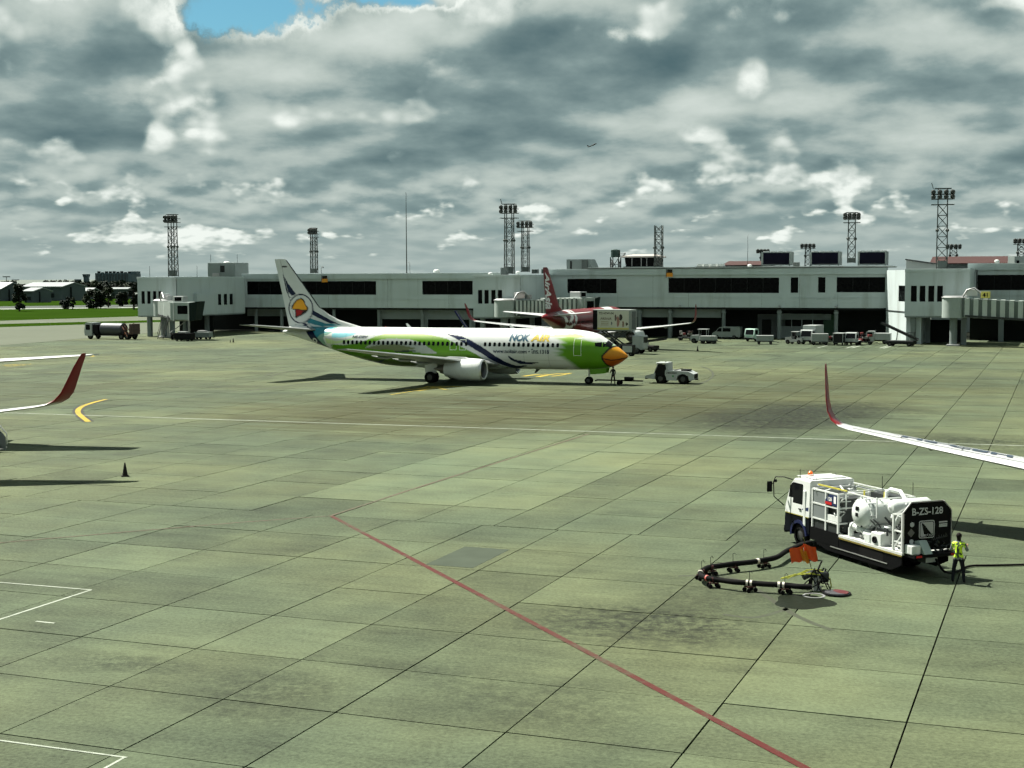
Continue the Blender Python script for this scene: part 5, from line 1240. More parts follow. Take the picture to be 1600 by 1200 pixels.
# cab: lower navy, upper white
prof_up = [(6.10, 1.30), (7.88, 1.30), (7.84, 1.60), (7.55, 2.52), (7.30, 2.74), (6.95, 2.80), (6.10, 2.78)]
cab_ = MB()
rings = []
for yy, k in ((-1.08, .06), (-1.02, .0), (1.02, .0), (1.08, .06)):
    rings.append([(x, yy*(1.0 if z < 1.7 else .955), z-(k if z > 2.4 else 0)) for x, z in prof_up])
cab_.loft(rings); cab = cab_.build('cab', truck_white, tr, smooth=30)
lowp = [(6.10, .62), (6.30, .62), (6.36, .98), (6.85, 1.10), (7.34, .98), (7.42, .55), (7.92, .50), (7.93, 1.0), (7.88, 1.298), (6.10, 1.298)]
MB().prism(lowp, -1.06, 1.06, 'y').build('cab_lower', mat('cab black', (.004, .005, .008), .4), cab)
MB().bbox(7.86, 8.04, -1.06, 1.06, .42, .72, .05).build('bumper', black_paint, cab)
MB().box(7.89, 7.92, -.75, .75, .82, 1.22).build('grille', black_paint, cab)
for s in (1, -1):
    MB().bbox(7.88, 7.97, s*.88-.14, s*.88+.14, .82, 1.05, .03).build('headlight', lamp_glass, cab)
    wd = MB().prism([(6.60, 1.72), (7.72, 1.58), (7.54, 2.42), (7.32, 2.58), (6.62, 2.58)], 0, .02, 'y').build('side_window', cockpit_glass, cab); wd.location = (0, s*1.045-(.0 if s > 0 else .02), 0); wd.rotation_euler = (-s*.0, 0, 0)
    MB().bbox(6.35, 6.55, s*1.02-.03, s*1.09, .9, 2.35, .03).build('door_pillar', truck_white, cab)
    MB().bar((6.68, s*1.09, 1.55), (6.85, s*1.09, 1.55), .04, .04).build('door_handle', black_paint, cab)
    MB().box(6.12, 7.86, s*1.082-.004, s*1.082+.004, 1.27, 1.295).build('yellow_trim', mat('trim yellow', (.30, .27, .04), .5), cab)
    ar = MB().path([(7.45, s*1.0, 2.66), (7.75, s*1.25, 2.75), (8.05, s*1.45, 2.72), (8.12, s*1.5, 2.5), (8.1, s*1.48, 1.9), (7.85, s*1.15, 1.55)], .022, 6).build('mirror_arm', black_paint, cab, smooth=60)
    MB().bbox(8.02, 8.10, s*1.72-.12, s*1.72+.12, 2.12, 2.55, .03).build('mirror', black_paint, ar); MB().bar((8.1, s*1.49, 2.45), (8.06, s*1.7, 2.45), .03).build('mirror_stay', black_paint, ar)
    MB().ball((8.1, s*1.42, 2.55), .09, 8, sz=(.6, 1, .8)).build('mirror_small', black_paint, ar)
fsx = MB(); fsx.quad((7.86, -.92, 1.64), (7.86, .92, 1.64), (7.585, .86, 2.46), (7.585, -.86, 2.46)); fsx.build('windscreen', cockpit_glass, cab)
MB().lathe([(0, .03), (.0, .10), (.16, .10), (.22, .03)], (7.15, .35, 2.80), 'z', 12, caps=True).build('beacon', mat('beacon amber', (.75, .12, .01), .3), cab, smooth=40)
vis = MB()
for k in range(5): vis.box(6.3+.25*k, 6.42+.25*k, -.8, .8, 2.80, 2.83)
vis.path([(6.2, .7, 2.82), (6.6, .5, 2.95), (7.0, .75, 2.86)], .02, 5); vis.build('roof_rails', truck_white, cab)
lt = text_obj('B-ZS', .22, navy_paint, bold=.02); lt.parent = cab; lt.location = (7.45, 1.062, 1.38); lt.rotation_euler = (pi/2, 0, pi); lt.name = 'door_lettering'
sw = MB().prism([(6.15, 1.31), (6.9, 1.31), (6.55, 1.62), (6.15, 1.70)], 1.064, 1.072, 'y').build('door_swoosh', navy_paint, cab)
# equipment cage behind the cab
cg = MB()
for x in (4.15, 5.0, 5.95):
    for y in (-1.0, 1.0): cg.bar((x, y, .95), (x, y, 2.50), .07)
for z in (1.35, 1.95, 2.50):
    for y in (-1.0, 1.0): cg.bar((4.15, y, z), (5.95, y, z), .06)
    for x in (4.15, 5.95): cg.bar((x, -1.0, z), (x, 1.0, z), .06)
cg = cg.build('equipment_cage', truck_white, tr)
MB().box(4.2, 5.9, -.9, .80, 1.0, 2.30).build('cabinet', mat('cage void dark', (.035, .04, .04), .5, dirt=.3), cg)  # near-black box stands in for the shaded voids of the cage
MB().box(4.2, 5.0, .82, .99, 1.40, 1.62).build('panel', truck_white, cg); MB().box(4.22, 5.85, .82, .98, .96, 1.30).build('drawer', steel_dk, cg)
MB().box(5.05, 5.9, .83, 1.01, 1.38, 2.45).build('door_panel', mat('cabinet door', (.16, .18, .18), .4), cg)
sg = MB().prism([(4.2, 2.02), (5.0, 2.02), (5.0, 2.20), (4.7, 2.44), (4.2, 2.44)], 1.02, 1.045, 'y').build('name_board', navy_paint, cg)
MB().box(4.55, 5.0, 1.047, 1.052, 2.03, 2.14).build('red_band', red_paint, sg)
t_ = text_obj('128', .2, white_paint, bold=.02); t_.parent = sg; t_.location = (4.68, 1.055, 2.19); t_.rotation_euler = (pi/2, 0, pi); t_.name = 'lettering'
MB().box(4.25, 4.40, 1.047, 1.052, 2.12, 2.40).build('emblem', white_paint, sg)
lv = MB()
rv = random.Random(3)
for k in range(26):
    x, z = rv.uniform(4.1, 4.5), rv.uniform(1.0, 2.4); lv.bar((x, .95, z), (x-rv.uniform(-.1, .25), 1.02-rv.uniform(0, .5), z+rv.uniform(-.3, .3)), .03)
for k in range(14):
    x, z, y = rv.uniform(4.2, 5.9), rv.uniform(2.3, 2.6), rv.uniform(-.9, .9); lv.tube((x, y, z), (x+rv.uniform(-.4, .4), y+rv.uniform(-.4, .4), z+rv.uniform(-.05, .2)), .035, n=6)
tag(lv.build('pipework', pipe_white, cg), kind='stuff')
# filter vessel lying across the deck with domed end towards the viewer
vs_ = MB().lathe([(-1.05, .03), (-1.02, .30), (-.92, .47), (-.80, .54), (.52, .54), (.54, .62), (.62, .62), (.64, .56), (.70, .56), (.71, .62), (.79, .62), (.80, .55), (.93, .50), (1.03, .34), (1.08, .12), (1.085, .01)], (2.85, 0, 1.95), 'y', 28).build('filter_vessel', pipe_white, tr, smooth=40)
bl = MB()
for k in range(16):
    t = 2*pi*k/16; bl.tube((2.85+.60*cos(t), .50, 1.95+.60*sin(t)), (2.85+.60*cos(t), .84, 1.95+.60*sin(t)), .028, n=6)
tag(bl.build('bolts', light_metal, vs_), kind='stuff')
for z in (1.86, 2.10): MB().bbox(2.72, 2.90, 1.03, 1.09, z, z+.14, .01).build('name_plate', black_paint, vs_)
MB().bbox(2.35, 2.55, -.6, .45, .95, 1.55, .02).bbox(3.15, 3.35, -.6, .45, .95, 1.55, .02).build('saddle', truck_white, vs_)
MB().path([(2.85, -.3, 2.45), (2.85, -.3, 2.72), (2.6, -.3, 2.85), (2.0, -.3, 2.85), (1.7, -.3, 2.6)], .08, 8).build('vent_pipe', pipe_white, vs_, smooth=60)
# second smaller vessel, upright pipes and reels behind it
MB().lathe([(-.9, .02), (-.85, .2), (-.7, .30), (.75, .30), (.9, .2), (.95, .02)], (1.55, -.45, 2.35), 'y', 20).build('surge_vessel', pipe_white, tr, smooth=40)
mp = MB()
mp.path([(3.6, .78, .98), (3.6, .78, 1.25), (3.4, .78, 1.38), (3.0, .78, 1.38), (2.6, .8, 1.25), (2.2, .8, 1.18), (1.6, .8, 1.18)], .11, 10)
mp.path([(2.4, .4, 1.2), (2.0, .4, 1.5), (1.5, .3, 1.6), (1.2, .3, 2.1)], .09, 10); mp.path([(1.5, -.4, 1.0), (1.5, -.4, 2.3), (1.2, -.4, 2.5), (.8, -.2, 2.2), (.8, -.2, 1.4)], .07, 8)
for x in (3.45, 3.05, 2.55, 1.9): mp.lathe([(-.04, .17), (.04, .17)], (x, .78, 1.36 if x > 2.8 else 1.22), 'x', 14, caps=True)
mp.build('manifold', pipe_white, tr, smooth=40)
MB().bbox(1.35, 2.0, .55, 1.0, .952, 1.42, .03).build('pump_box', truck_white, tr); MB().bbox(2.05, 2.45, .62, 1.0, .952, 1.30, .03).build('valve_box', pipe_white, tr)
MB().lathe([(0, .13), (.06, .13), (.061, .08), (.02, .02)], (1.72, 1.0, 1.15), 'y', 14).build('port', black_paint, tr, smooth=40)
jn = MB()
for k in range(90):
    x, y, z = rv.uniform(.9, 3.9), rv.uniform(-.8, .75), rv.uniform(1.0, 1.7); d = [rv.uniform(-.35, .35) for _ in range(3)]
    jn.tube((x, y, z), (x+d[0], y+d[1], min(2.2, z+abs(d[2]))), rv.uniform(.02, .05), n=6)
tag(jn.build('small_pipes', steel_dk, tr), kind='stuff')
jw = MB()
for k in range(30):
    x, y, z = rv.uniform(.6, 3.9), rv.uniform(-.9, .6), rv.uniform(1.9, 2.5); d = [rv.uniform(-.4, .4) for _ in range(3)]
    jw.tube((x, y, z), (x+d[0], y+d[1], min(2.75, z+abs(d[2])*.5)), rv.uniform(.02, .04), n=6)
tag(jw.build('upper_pipes', pipe_white, tr), kind='stuff')
# lifting platform rails on top
rl = MB()
for y in (-.95, .75):
    rl.bar((2.0, y, 2.62), (6.0, y, 2.62), .04); 
    for x in (2.0, 3.0, 4.0): rl.bar((x, y, 1.9), (x, y, 2.62), .04)
rl.bar((2.0, -.95, 2.62), (2.0, .75, 2.62), .04); rl.bar((4.0, -.95, 2.62), (4.0, .75, 2.62), .04); rl.build('platform_rail', truck_white, tr)
for a_, b_ in (((3.9, .78, 2.66), (5.9, .78, 2.66)), ((3.6, .2, 2.0), (3.6, .2, 2.7)), ((3.0, -.3, 2.0), (3.0, -.3, 2.7))): MB().bar(a_, b_, .05).build('yellow_rail', mat('rail yellow', (.42, .38, .06), .5), tr)
MB().box(2.3, 3.9, -.9, -.3, 2.2, 2.58).build('platform', steel_dk, tr)
for x, y in ((4.0, -.9), (2.05, -.9), (6.9, 1.0)): MB().tube((x, y, 2.6), (x, y, 3.15), .012, n=5).build('whip_aerial', black_paint, tr)
# rear frame and black tail panel
rf = MB()
for x in (.08, .62):
    for y in (-.98, .98): rf.bar((x, y, .95), (x, y, 2.30 if x > .3 else 2.38), .08)
rf.bar((.08, .98, 2.36), (.62, .98, 2.28), .06); rf.bar((.08, .98, 1.7), (.62, .98, 1.7), .05); rf.bar((.08, .98, 1.3), (.62, .98, 1.3), .05); rf.bar((.62, -.98, 2.28), (.62, .98, 2.28), .06)
for y in (.75, .5, .2): rf.bar((.08, y, 2.62), (.62, y+.15, 2.28), .05)
rf.bar((.62, .98, 1.0), (.1, .98, 1.66), .04); rf.build('rear_frame', truck_white, tr)
pn = MB().prism([(-1.04, 1.0), (1.04, 1.0), (1.04, 2.40), (.70, 2.76), (-.70, 2.76), (-1.04, 2.40)], -.06, 0, 'x').build('tail_panel', skirt, tr)
eg = MB(); pl = [(-1.04, 1.0), (1.04, 1.0), (1.04, 2.40), (.70, 2.76), (-.70, 2.76), (-1.04, 2.40)]
for i in range(1, 6): eg.bar((-.03, *pl[i]), (-.03, *pl[(i+1) % 6]), .035, .09)
eg.build('panel_edge', grey_metal, pn)
lett = mat('panel lettering', (.42, .44, .44), .45)
def rear_text(body, size, y, z, bold=.015, m=lett):
    o = text_obj(body, size, m, bold=bold); o.parent = pn; o.location = (-.066, y, z); o.rotation_euler = (pi/2, 0, -pi/2); return o
rear_text('B-ZS-128', .36, .02, 2.32, .02)
def ryz(pts, x0, x1): return MB().prism(pts, x0, x1, 'x')
def rrect(y0, y1, z0, z1, r):
    out = []
    for cx, cz, a0 in ((y1-r, z0+r, -90), (y1-r, z1-r, 0), (y0+r, z1-r, 90), (y0+r, z0+r, 180)):
        out += [(cx+r*cos(radians(a0+k*30)), cz+r*sin(radians(a0+k*30))) for k in range(4)]
    return out
ryz(rrect(-.30, .38, 1.45, 2.10, .08), -.068, -.062).build('emblem_border', lett, pn); ryz(rrect(-.265, .345, 1.485, 2.065, .06), -.0715, -.0685).build('emblem_field', skirt, pn)
ryz(rrect(-.24, .32, 1.51, 2.04, .05), -.075, -.072).build('emblem', mat('emblem grey', (.36, .37, .38), .4), pn)
ryz([(.27, 2.0), (.20, 2.0), (-.16, 1.60), (.16, 1.60)], -.079, -.0755).build('emblem_fin', skirt, pn)
rear_text('BAFS', .15, -.06, 1.50, .03, skirt).location.x = -.080
for y, z, r_ in ((.68, 1.98, .09), (.70, 1.36, .09)): MB().lathe([(-.005, .001), (-.005, r_), (.0, r_)], (-.064, y, z), 'x', 16).build('warning_sticker', lett, pn)
ryz([(.72, 1.52), (.88, 1.68), (.72, 1.84), (.56, 1.68)], -.068, -.064).build('hazard_diamond', mat('sticker dark', (.10, .10, .10), .5), pn)
for k, (z, h_) in enumerate(((1.98, .05), (1.90, .04), (1.82, .07))): MB().box(-.068, -.062, -.86, -.50, z, z+h_).build('notice_line', lett, pn)
sq = MB(); rq = random.Random(9)
for k in range(7):
    y0_ = -.18-.1*k; sq.path([(-.068, y0_, 1.36+.012*k), (-.068, y0_-.03, 1.42+.02*k+rq.uniform(0, .07)), (-.068, y0_-.06, 1.36+.015*k-rq.uniform(0, .04)), (-.068, y0_-.1, 1.40+.018*k)], .008, 4)
sq.build('worn_sticker', mat('worn sticker', (.10, .105, .105), .6), pn)
MB().box(-.30, .30, -.30, .28, .58, .80).build('plate_carrier', steel_dk, tr); np_ = MB().box(-.315, -.302, -.26, .24, .60, .78).build('number_plate', lett, tr)
MB().bbox(-.50, -.02, .60, .98, .955, 1.28, .03).build('rear_box', truck_white, tr)
sl = MB().prism([(-.66, .98), (-.05, .98), (-.05, 1.38), (-.28, 1.42)], .20, .56, 'y').build('sloped_locker', mat('locker grey', (.26, .32, .30), .45), tr)
MB().box(-.6, .0, -.95, .95, .84, .948).build('rear_step', black_paint, tr)
for s in (-1, 1): MB().bbox(-.62, -.60, s*.75-.12, s*.75+.12, .86, .94, .005).build('tail_lamp', red_paint, tr)
jr = MB()
for k in range(22): 
    y, z = rv.uniform(-.95, .15), rv.uniform(.98, 1.3); jr.tube((-.1-rv.uniform(0, .3), y, z), (-.1-rv.uniform(0, .35), y+rv.uniform(-.2, .2), z+rv.uniform(-.1, .15)), .03, n=6)
tag(jr.build('rear_fittings', steel_dk, tr), kind='stuff')

# ---- inlet hose on wheeled carriers, with pit coupler
hp = [G(1268, 848, .62), G(1254, 850.5, .58)]+[G(x, y, .30) for x, y in ((1243, 855), (1229, 861), (1214, 870.5), (1197, 874.5), (1172, 878.5), (1146, 881), (1125.5, 884), (1108, 886.6), (1097, 892), (1094.5, 898), (1104, 903), (1124, 906), (1148, 909.5), (1172, 911), (1200, 913), (1229, 914.5), (1248, 916.5), (1268, 917))]
hs = MB().path(smoothpath(hp, 5), .095, 10).build('fuel_hose', rubber, None, smooth=60)
tag(hs, 'black hose looping from the truck to the hydrant pit', 'hose')
cuffs = ((1172, 878.5), (1101, 900), (1112, 904.5), (1140, 908.5), (1197, 912.5), (1287, 0))
band_w = mat('hose band', (.62, .58, .50), .5); band_r = mat('hose band red', (.45, .10, .08), .5)
sp_ = smoothpath(hp, 8)
for i, k in enumerate((44, 84, 96, 118, 120, 132, 134)):
    if k+1 < len(sp_): MB().tube(sp_[k], sp_[k+1], .106, n=10).build('hose_band', band_r if i in (2,) else band_w, hs, smooth=60)
carr = [(1194, 874.8, 'hose trolley nearest the truck on the upper run'), (1146, 881, 'second hose trolley from the truck on the upper run'), (1111, 886.4, 'hose trolley just before the bend, upper run'), (1097, 893, 'hose trolley on the outside of the bend'), (1115, 905, 'reddish hose trolley just after the bend, lower run'), (1172, 911, 'hose trolley midway along the lower run'), (1227, 914.4, 'hose trolley nearest the pit on the lower run')]
for i, (x, y, lab) in enumerate(carr):
    c = G(x, y, .30); r = empty('hose_trolley', (c.x, c.y, 0), rv.uniform(0, .6), lab, 'hose trolley', 'hose trolleys', scale=.70)
    MB().bar((-.22, -.16, .26), (.22, -.16, .26), .05).bar((-.22, .16, .26), (.22, .16, .26), .05).bar((-.2, -.16, .26), (-.2, .16, .26), .05).bar((.2, -.16, .26), (.2, .16, .26), .05).lathe([(-.10, .115), (.10, .115)], (0, 0, .42), 'x', 12).bar((0, 0, .26), (0, 0, .34), .1).build('frame', mat('trolley red', (.045, .010, .010), .6), r)
    for sx, sy in ((-.2, .17), (.2, .17), (-.2, -.17), (.2, -.17)):
        MB().lathe([(-.035, .03), (-.03, .11), (.03, .11), (.035, .03)], (sx, sy, .11), 'y', 12, caps=True).build('wheel', rubber, r, smooth=40); 
    MB().bar((-.2, .17, .11), (-.2, .17, .26), .03).bar((.2, -.17, .11), (.2, -.17, .26), .03).bar((.2, .17, .11), (.2, .17, .26), .03).bar((-.2, -.17, .11), (-.2, -.17, .26), .03).build('fork', dark_metal, r)
    MB().path([(-.02, 0, .5), (-.03, 0, .95), (.06, 0, 1.0), (.16, .05, .88)], .014, 5).build('hoop', black_paint, r, smooth=60)
cp = G(1276, 922); r = empty('hydrant_coupler', (cp.x, cp.y, 0), .2, 'metal pit coupler with yellow straps at the end of the hose', 'coupler')
MB().lathe([(0.0, .17), (.12, .17), (.14, .12), (.30, .11), (.34, .17), (.40, .17), (.42, .10), (.55, .09)], (0, 0, 0), 'z', 16).build('body', light_metal, r, smooth=35)
MB().path([(0, 0, .5), (-.12, 0, .6), (-.3, 0, .55), (-.5, .02, .45)], .11, 10).build('elbow', steel_dk, r, smooth=60)
MB().path([(.1, 0, .5), (.25, 0, .75), (.35, .05, .70), (.30, .1, .45), (.15, .05, .42)], .025, 6).build('handle', steel_dk, r, smooth=60)
MB().bbox(.05, .40, -.16, .18, .28, .62, .05).build('valve_block', steel_dk, r); MB().bar((-.05, 0, .5), (.22, .1, .98), .04).build('lever', black_paint, r)
cy = MB()
for k in range(9):
    a = [(-1.3+k*.03, rv.uniform(-.12, .1), .45), (-.8, rv.uniform(-.2, .2), .5+rv.uniform(0, .1)), (-.3, rv.uniform(-.2, .2), .58+rv.uniform(-.05, .12)), (.2, rv.uniform(-.2, .2), .5+rv.uniform(-.1, .2))]
    cy.path(a, .017, 5)
cy.path([(.25, -.1, .55), (.42, -.15, .40), (.48, -.1, .15), (.50, .0, .02)], .02, 5); cb_ = MB()
for k in range(12):
    a0_ = rv.uniform(0, 6.28); r0_ = rv.uniform(.2, .55)
    cb_.path(smoothpath([Vector((r0_*cos(a0_), r0_*sin(a0_), .05)), Vector((rv.uniform(-.3, .3), rv.uniform(-.3, .3), rv.uniform(.3, .75))), Vector((r0_*cos(a0_+2.2), r0_*sin(a0_+2.2), rv.uniform(.05, .4)))], 5), .02, 5)
tag(cb_.build('cables', black_paint, r), kind='stuff')
cy.build('straps', mat('strap yellow green', (.34, .36, .05), .6), r)
pt = G(1307, 928.5); r = empty('hydrant_pit_lid', (pt.x, pt.y, 0), .3, 'round red and grey pit lid propped open beside the coupler', 'pit lid')
MB().lathe([(.01, .01), (.01, .44), (.03, .48), (.06, .48), (.065, .40), (.05, .01)], (0, 0, 0), 'z', 28).build('ring', black_paint, r, smooth=40)
MB().prism([(.40*cos(radians(t)), .40*sin(radians(t))) for t in range(-70, 71, 14)]+[(-.02, .2), (-.02, -.2)], .067, .085, 'z').build('red_sector', mat('lid red', (.075, .012, .014), .5), r)
MB().prism([(.39*cos(radians(t)), .39*sin(radians(t))) for t in range(75, 290, 14)], .067, .082, 'z').build('lid_plate', mat('lid grey', (.05, .05, .055), .5), r)
MB().lathe([(.002, .30), (.002, .38), (.02, .38), (.02, .30)], (-.85, -.0, 0), 'z', 24).build('pit_frame', grey_metal, r, smooth=40)
dpatch = MB(); qq = []
for k in range(28):
    t = 2*pi*k/28; rr = 1+.10*sin(3*t+1)+.06*sin(5*t); c = G(1255+46*cos(t)*rr+6*sin(t), 941+11.5*sin(t)*rr); qq.append((c.x, c.y, .0125))
dpatch.add(qq, [tuple(range(28))]); dpatch = dpatch.build('dark_patch', mat('dark ground patch', (.010, .013, .008), .45, var=.3, spec=.12)); tag(dpatch, kind='structure')  # irregular dark patch lying on the concrete
# orange warning flag on a leaning pole
fb = G(1274, 913); r = empty('warning_flag', (fb.x, fb.y, 0), -.15, 'two orange warning flags on a leaning pole by the hydrant coupler', 'flag')
MB().tube((0, 0, 0), (-.42, .05, 1.62), .014, n=6).build('pole', mat('pole olive', (.10, .11, .03), .5), r)
def cloth(x0, x1, z0, z1, yo, slant, nm, m):
    mb = MB(); n = 8; A_, B_ = [], []
    rows = []
    for i in range(n+1):
        row = []
        for j in range(5):
            x = x0+(x1-x0)*i/n; z = z0+(z1-z0)*j/4; row.append((x+slant*(z-z0), yo+.05*sin(i*1.1+j*.6)-.25*abs(x+.35), z+.03*sin(i*.9)+.28*(x-x0 if x0 < -.5 else x1-x)*(1 if x0 < -.5 else .7)))
        rows.append(row)
    mb.loft(rows, caps=False, closed=False); mb.loft([[(p[0], p[1]+.006, p[2]) for p in rw] for rw in rows], caps=False, closed=False)
    return mb.build(nm, m, r, smooth=60)
cloth(-.82, -.36, .72, 1.22, 0, -.18, 'flag_cloth', orange_paint); cloth(-.34, .08, .80, 1.32, 0, -.18, 'flag_cloth', orange_paint); cloth(-.42, -.20, .74, 1.18, -.035, -.30, 'amber_stripe', mat('flag amber', (.55, .20, .015), .6))
# supply hose running off to the right-hand aircraft
rh = MB().path(smoothpath([tr.matrix_basis @ Vector((-.3, -.2, .7)), tr.matrix_basis @ Vector((-.7, -.3, .3)), G(1496, 893, .06), G(1515, 884.5, .06), G(1560, 883.2, .06), G(1680, 880, .06)], 6), .042, 8).build('delivery_hose', rubber, None, smooth=60); tag(rh, 'straight black hose lying on the concrete from the truck to the right edge', 'hose')

# ------------------------------------------------------------------ people
skin = mat('skin', (.23, .125, .08), .55); hair = mat('hair', (.012, .01, .009), .6)
def person(name, loc, rz, label, J, sizes, paint, vest=None, mats=None):
    """continuous skinned body; J joints, edges; paint(z, x, y) -> material index"""
    me = bpy.data.meshes.new(name); me.from_pydata([Vector(p) for p, _, _ in J], [(i, par) for i, (_, par, _) in enumerate(J) if par is not None], [])
    o = bpy.data.objects.new(name+'_tmp', me); COL.objects.link(o)
    sk = o.modifiers.new('s', 'SKIN'); sk.use_smooth_shade = True; sb = o.modifiers.new('b', 'SUBSURF'); sb.levels = 2; sb.render_levels = 2
    for i, (_, _, rr) in enumerate(J):
        me.skin_vertices[0].data[i].radius = rr if isinstance(rr, tuple) else (rr, rr)
    me.skin_vertices[0].data[0].use_root = True
    bpy.context.view_layer.update()
    m2 = bpy.data.meshes.new_from_object(o.evaluated_get(bpy.context.evaluated_depsgraph_get())); bpy.data.objects.remove(o)
    for m in mats: m2.materials.append(m)
    for p in m2.polygons:
        c = p.center; p.material_index = paint(c)
    m2.name = name; m2.shade_smooth()
    r = empty(name, loc, rz, label, 'person')
    b = bpy.data.objects.new('body', m2); COL.objects.link(b); b.parent = r
    return r
shirt_g = mat('grey shirt', (.16, .18, .18), .8); trousers = mat('dark trousers', (.012, .013, .017), .8); hivis = mat('hi-vis yellow', (.55, .80, .04), .6, var=.15, scale=8); stripe_dk = mat('vest band', (.05, .08, .03), .6); boots = mat('boots', (.012, .012, .012), .6)
def stand_joints(arm_l, arm_r, leg_spread=.14, h=1.0, lean=0.0):
    J = [((0, 0, .95), None, (.155, .12)), ((lean*.3, 0, 1.10), 0, (.15, .115)), ((lean*.7, 0, 1.30), 1, (.175, .125)), ((lean, 0, 1.42), 2, (.15, .10)), ((lean, 0, 1.50), 3, (.06, .06)), ((lean+.01, 0, 1.58), 4, (.085, .085)), ((lean+.015, 0, 1.66), 5, (.098, .09)), ((lean+.01, 0, 1.73), 6, (.065, .06))]
    for s, arm in ((1, arm_l), (-1, arm_r)):
        b = len(J); J.append(((lean, s*.19, 1.40), 3, (.075, .07))); J.append((arm[0], b, (.055, .055))); J.append((arm[1], b+1, (.042, .042))); J.append((arm[2], b+2, (.045, .03)))
    for s in (1, -1):
        b = len(J); J.append(((0, s*.09, .88), 0, (.105, .10))); J.append(((.03, s*leg_spread*.85, .48), b, (.068, .068))); J.append(((-.01, s*leg_spread, .09), b+1, (.05, .05))); J.append(((.14, s*leg_spread*1.05, .05), b+2, (.045, .04)))
    return J
J1 = stand_joints([(.06, .27, 1.14), (.30, .24, 1.10), (.42, .20, 1.14)], [(.10, -.27, 1.15), (.34, -.22, 1.22), (.46, -.18, 1.28)], .19)
def paint1(c):
    if c.z > 1.50: return 1 if (c.z > 1.615 or c.x < .0) else 0
    if c.z > .93 and abs(c.y) < .235 and c.z < 1.46 and not (abs(c.y) > .205 and c.z < 1.3):
        if 1.03 < c.z < 1.085 or abs(abs(c.y)-.02) < .018 or 1.36 < c.z < 1.40: return 5
        return 4
    if c.z > .86: return 2 if (c.x < .30 and c.z > .98) or abs(c.y) < .15 else 0
    return 3 if c.z > .10 else 6
pl_ = G(1497, 911.5)
w1 = person('person', (pl_.x, pl_.y, 0), radians(62), 'worker in a yellow hi-vis vest standing at the rear of the fuel truck', J1, None, paint1, mats=[skin, hair, shirt_g, trousers, hivis, stripe_dk, boots])
def add_hand(r, wrist, fwd, up=(0, 0, 1)):
    w, f = Vector(wrist), Vector(fwd).normalized(); s = f.cross(Vector(up)).normalized(); u = s.cross(f)
    mb = MB(); mb.loft([[w-s*.03-u*.014, w+s*.03-u*.014, w+s*.03+u*.014, w-s*.03+u*.014], [w+f*.085-s*.042-u*.012, w+f*.085+s*.042-u*.012, w+f*.085+s*.042+u*.012, w+f*.085-s*.042+u*.012]])
    for k, ln in enumerate((.065, .075, .07, .055)):
        o = w+f*.08+s*(-.032+.021*k); mb.path([o, o+f*ln*.5-u*.008, o+f*ln*.8-u*.035, o+f*ln*.75-u*.06], [.0095, .009, .008, .006], 6)
    t = w+f*.025+s*.036; mb.path([t, t+s*.025+f*.025, t+s*.03+f*.055-u*.015], [.011, .010, .007], 6)
    mb.build('hand', skin, r, smooth=50)
add_hand(w1, (.42, .20, 1.14), (1, -.1, .2)); add_hand(w1, (.46, -.18, 1.28), (1, .1, .3))
MB().ball((.01, 0, 1.675), .105, 14, sz=(1.02, .92, 1.0)).build('hair', hair, w1, smooth=60)
J2 = stand_joints([(.03, .26, 1.12), (.12, .20, .92), (.18, .16, .85)], [(.05, -.27, 1.14), (.28, -.2, 1.12), (.38, -.12, 1.2)], .20)
def paint2(c): 
    if c.z > 1.52: return 1 if c.z > 1.62 else 0
    return 2 if c.z > .9 else 3
p2_ = G(958, 600.5)
w2 = person('person', (p2_.x, p2_.y, 0), radians(240), 'ground handler in dark clothes standing by the nose wheel', J2, None, paint2, mats=[skin, hair, mat('dark jacket', (.03, .035, .035), .8), trousers])
add_hand(w2, (.18, .16, .85), (.4, 0, -1), (1, 0, 0)); add_hand(w2, (.38, -.12, 1.2), (1, .2, .3))
MB().ball((.01, 0, 1.68), .11, 12).build('cap', black_paint, w2, smooth=60)
# ------------------------------------------------------------------ pushback tug and tow bar
TG = radians(-21)
tg_p = G(1051, 600); tug = empty('pushback_tug', (tg_p.x, tg_p.y+1.0, 0), TG+pi, 'low white pushback tractor with open cab, in front of the green aircraft', 'tractor')
# local x = forward = towards the aircraft (left in view); the side facing the viewer is +y
tug_w = mat('tug white', (.34, .365, .36), .4, dirt=.2)
def wheel_at(parent, x, y, r, w): return wheel(parent, x, y, r, w)
body = [(-2.45, .42), (-2.2, .36), (-1.98, .36), (-1.90, .80), (-1.55, .98), (-1.2, .98), (-.85, .80), (-.75, .34), (.25, .34), (.35, .75), (.7, .95), (1.05, .95), (1.4, .75), (1.5, .42), (2.4, .55), (2.45, .75), (1.55, 1.0), (1.25, 1.30), (-.2, 1.32), (-1.9, 1.25), (-2.45, 1.0)]
MB().prism(body, -.95, .95, 'y').build('body', tug_w, tug)
cb = MB(); 
for s in (-1, 1):
    cb.bar((1.52, s*.88, 1.0), (1.15, s*.84, 2.0), .09); cb.bar((.25, s*.88, 1.3), (.32, s*.84, 1.98), .1)
cb.bbox(.15, 1.35, -.92, .92, 1.98, 2.08, .04); cb.bar((1.5, -.88, 1.05), (1.5, .88, 1.05), .08); cb.bbox(.12, .30, -.9, .9, 1.3, 2.0, .02); cb.build('cab_frame', tug_w, tug)
MB().quad((1.50, -.84, 1.08), (1.50, .84, 1.08), (1.17, .80, 1.96), (1.17, -.80, 1.96)).build('windscreen', cockpit_glass, tug)
MB().prism([(.42, .62), (1.40, .75), (1.42, 1.2), (1.12, 1.92), (.42, 1.92)], .952, .957, 'y').build('dark_door_panel', mat('painted cab shade', (.012, .012, .012), .8), tug)  # flat near-black panel stands in for the shaded inside of the cab
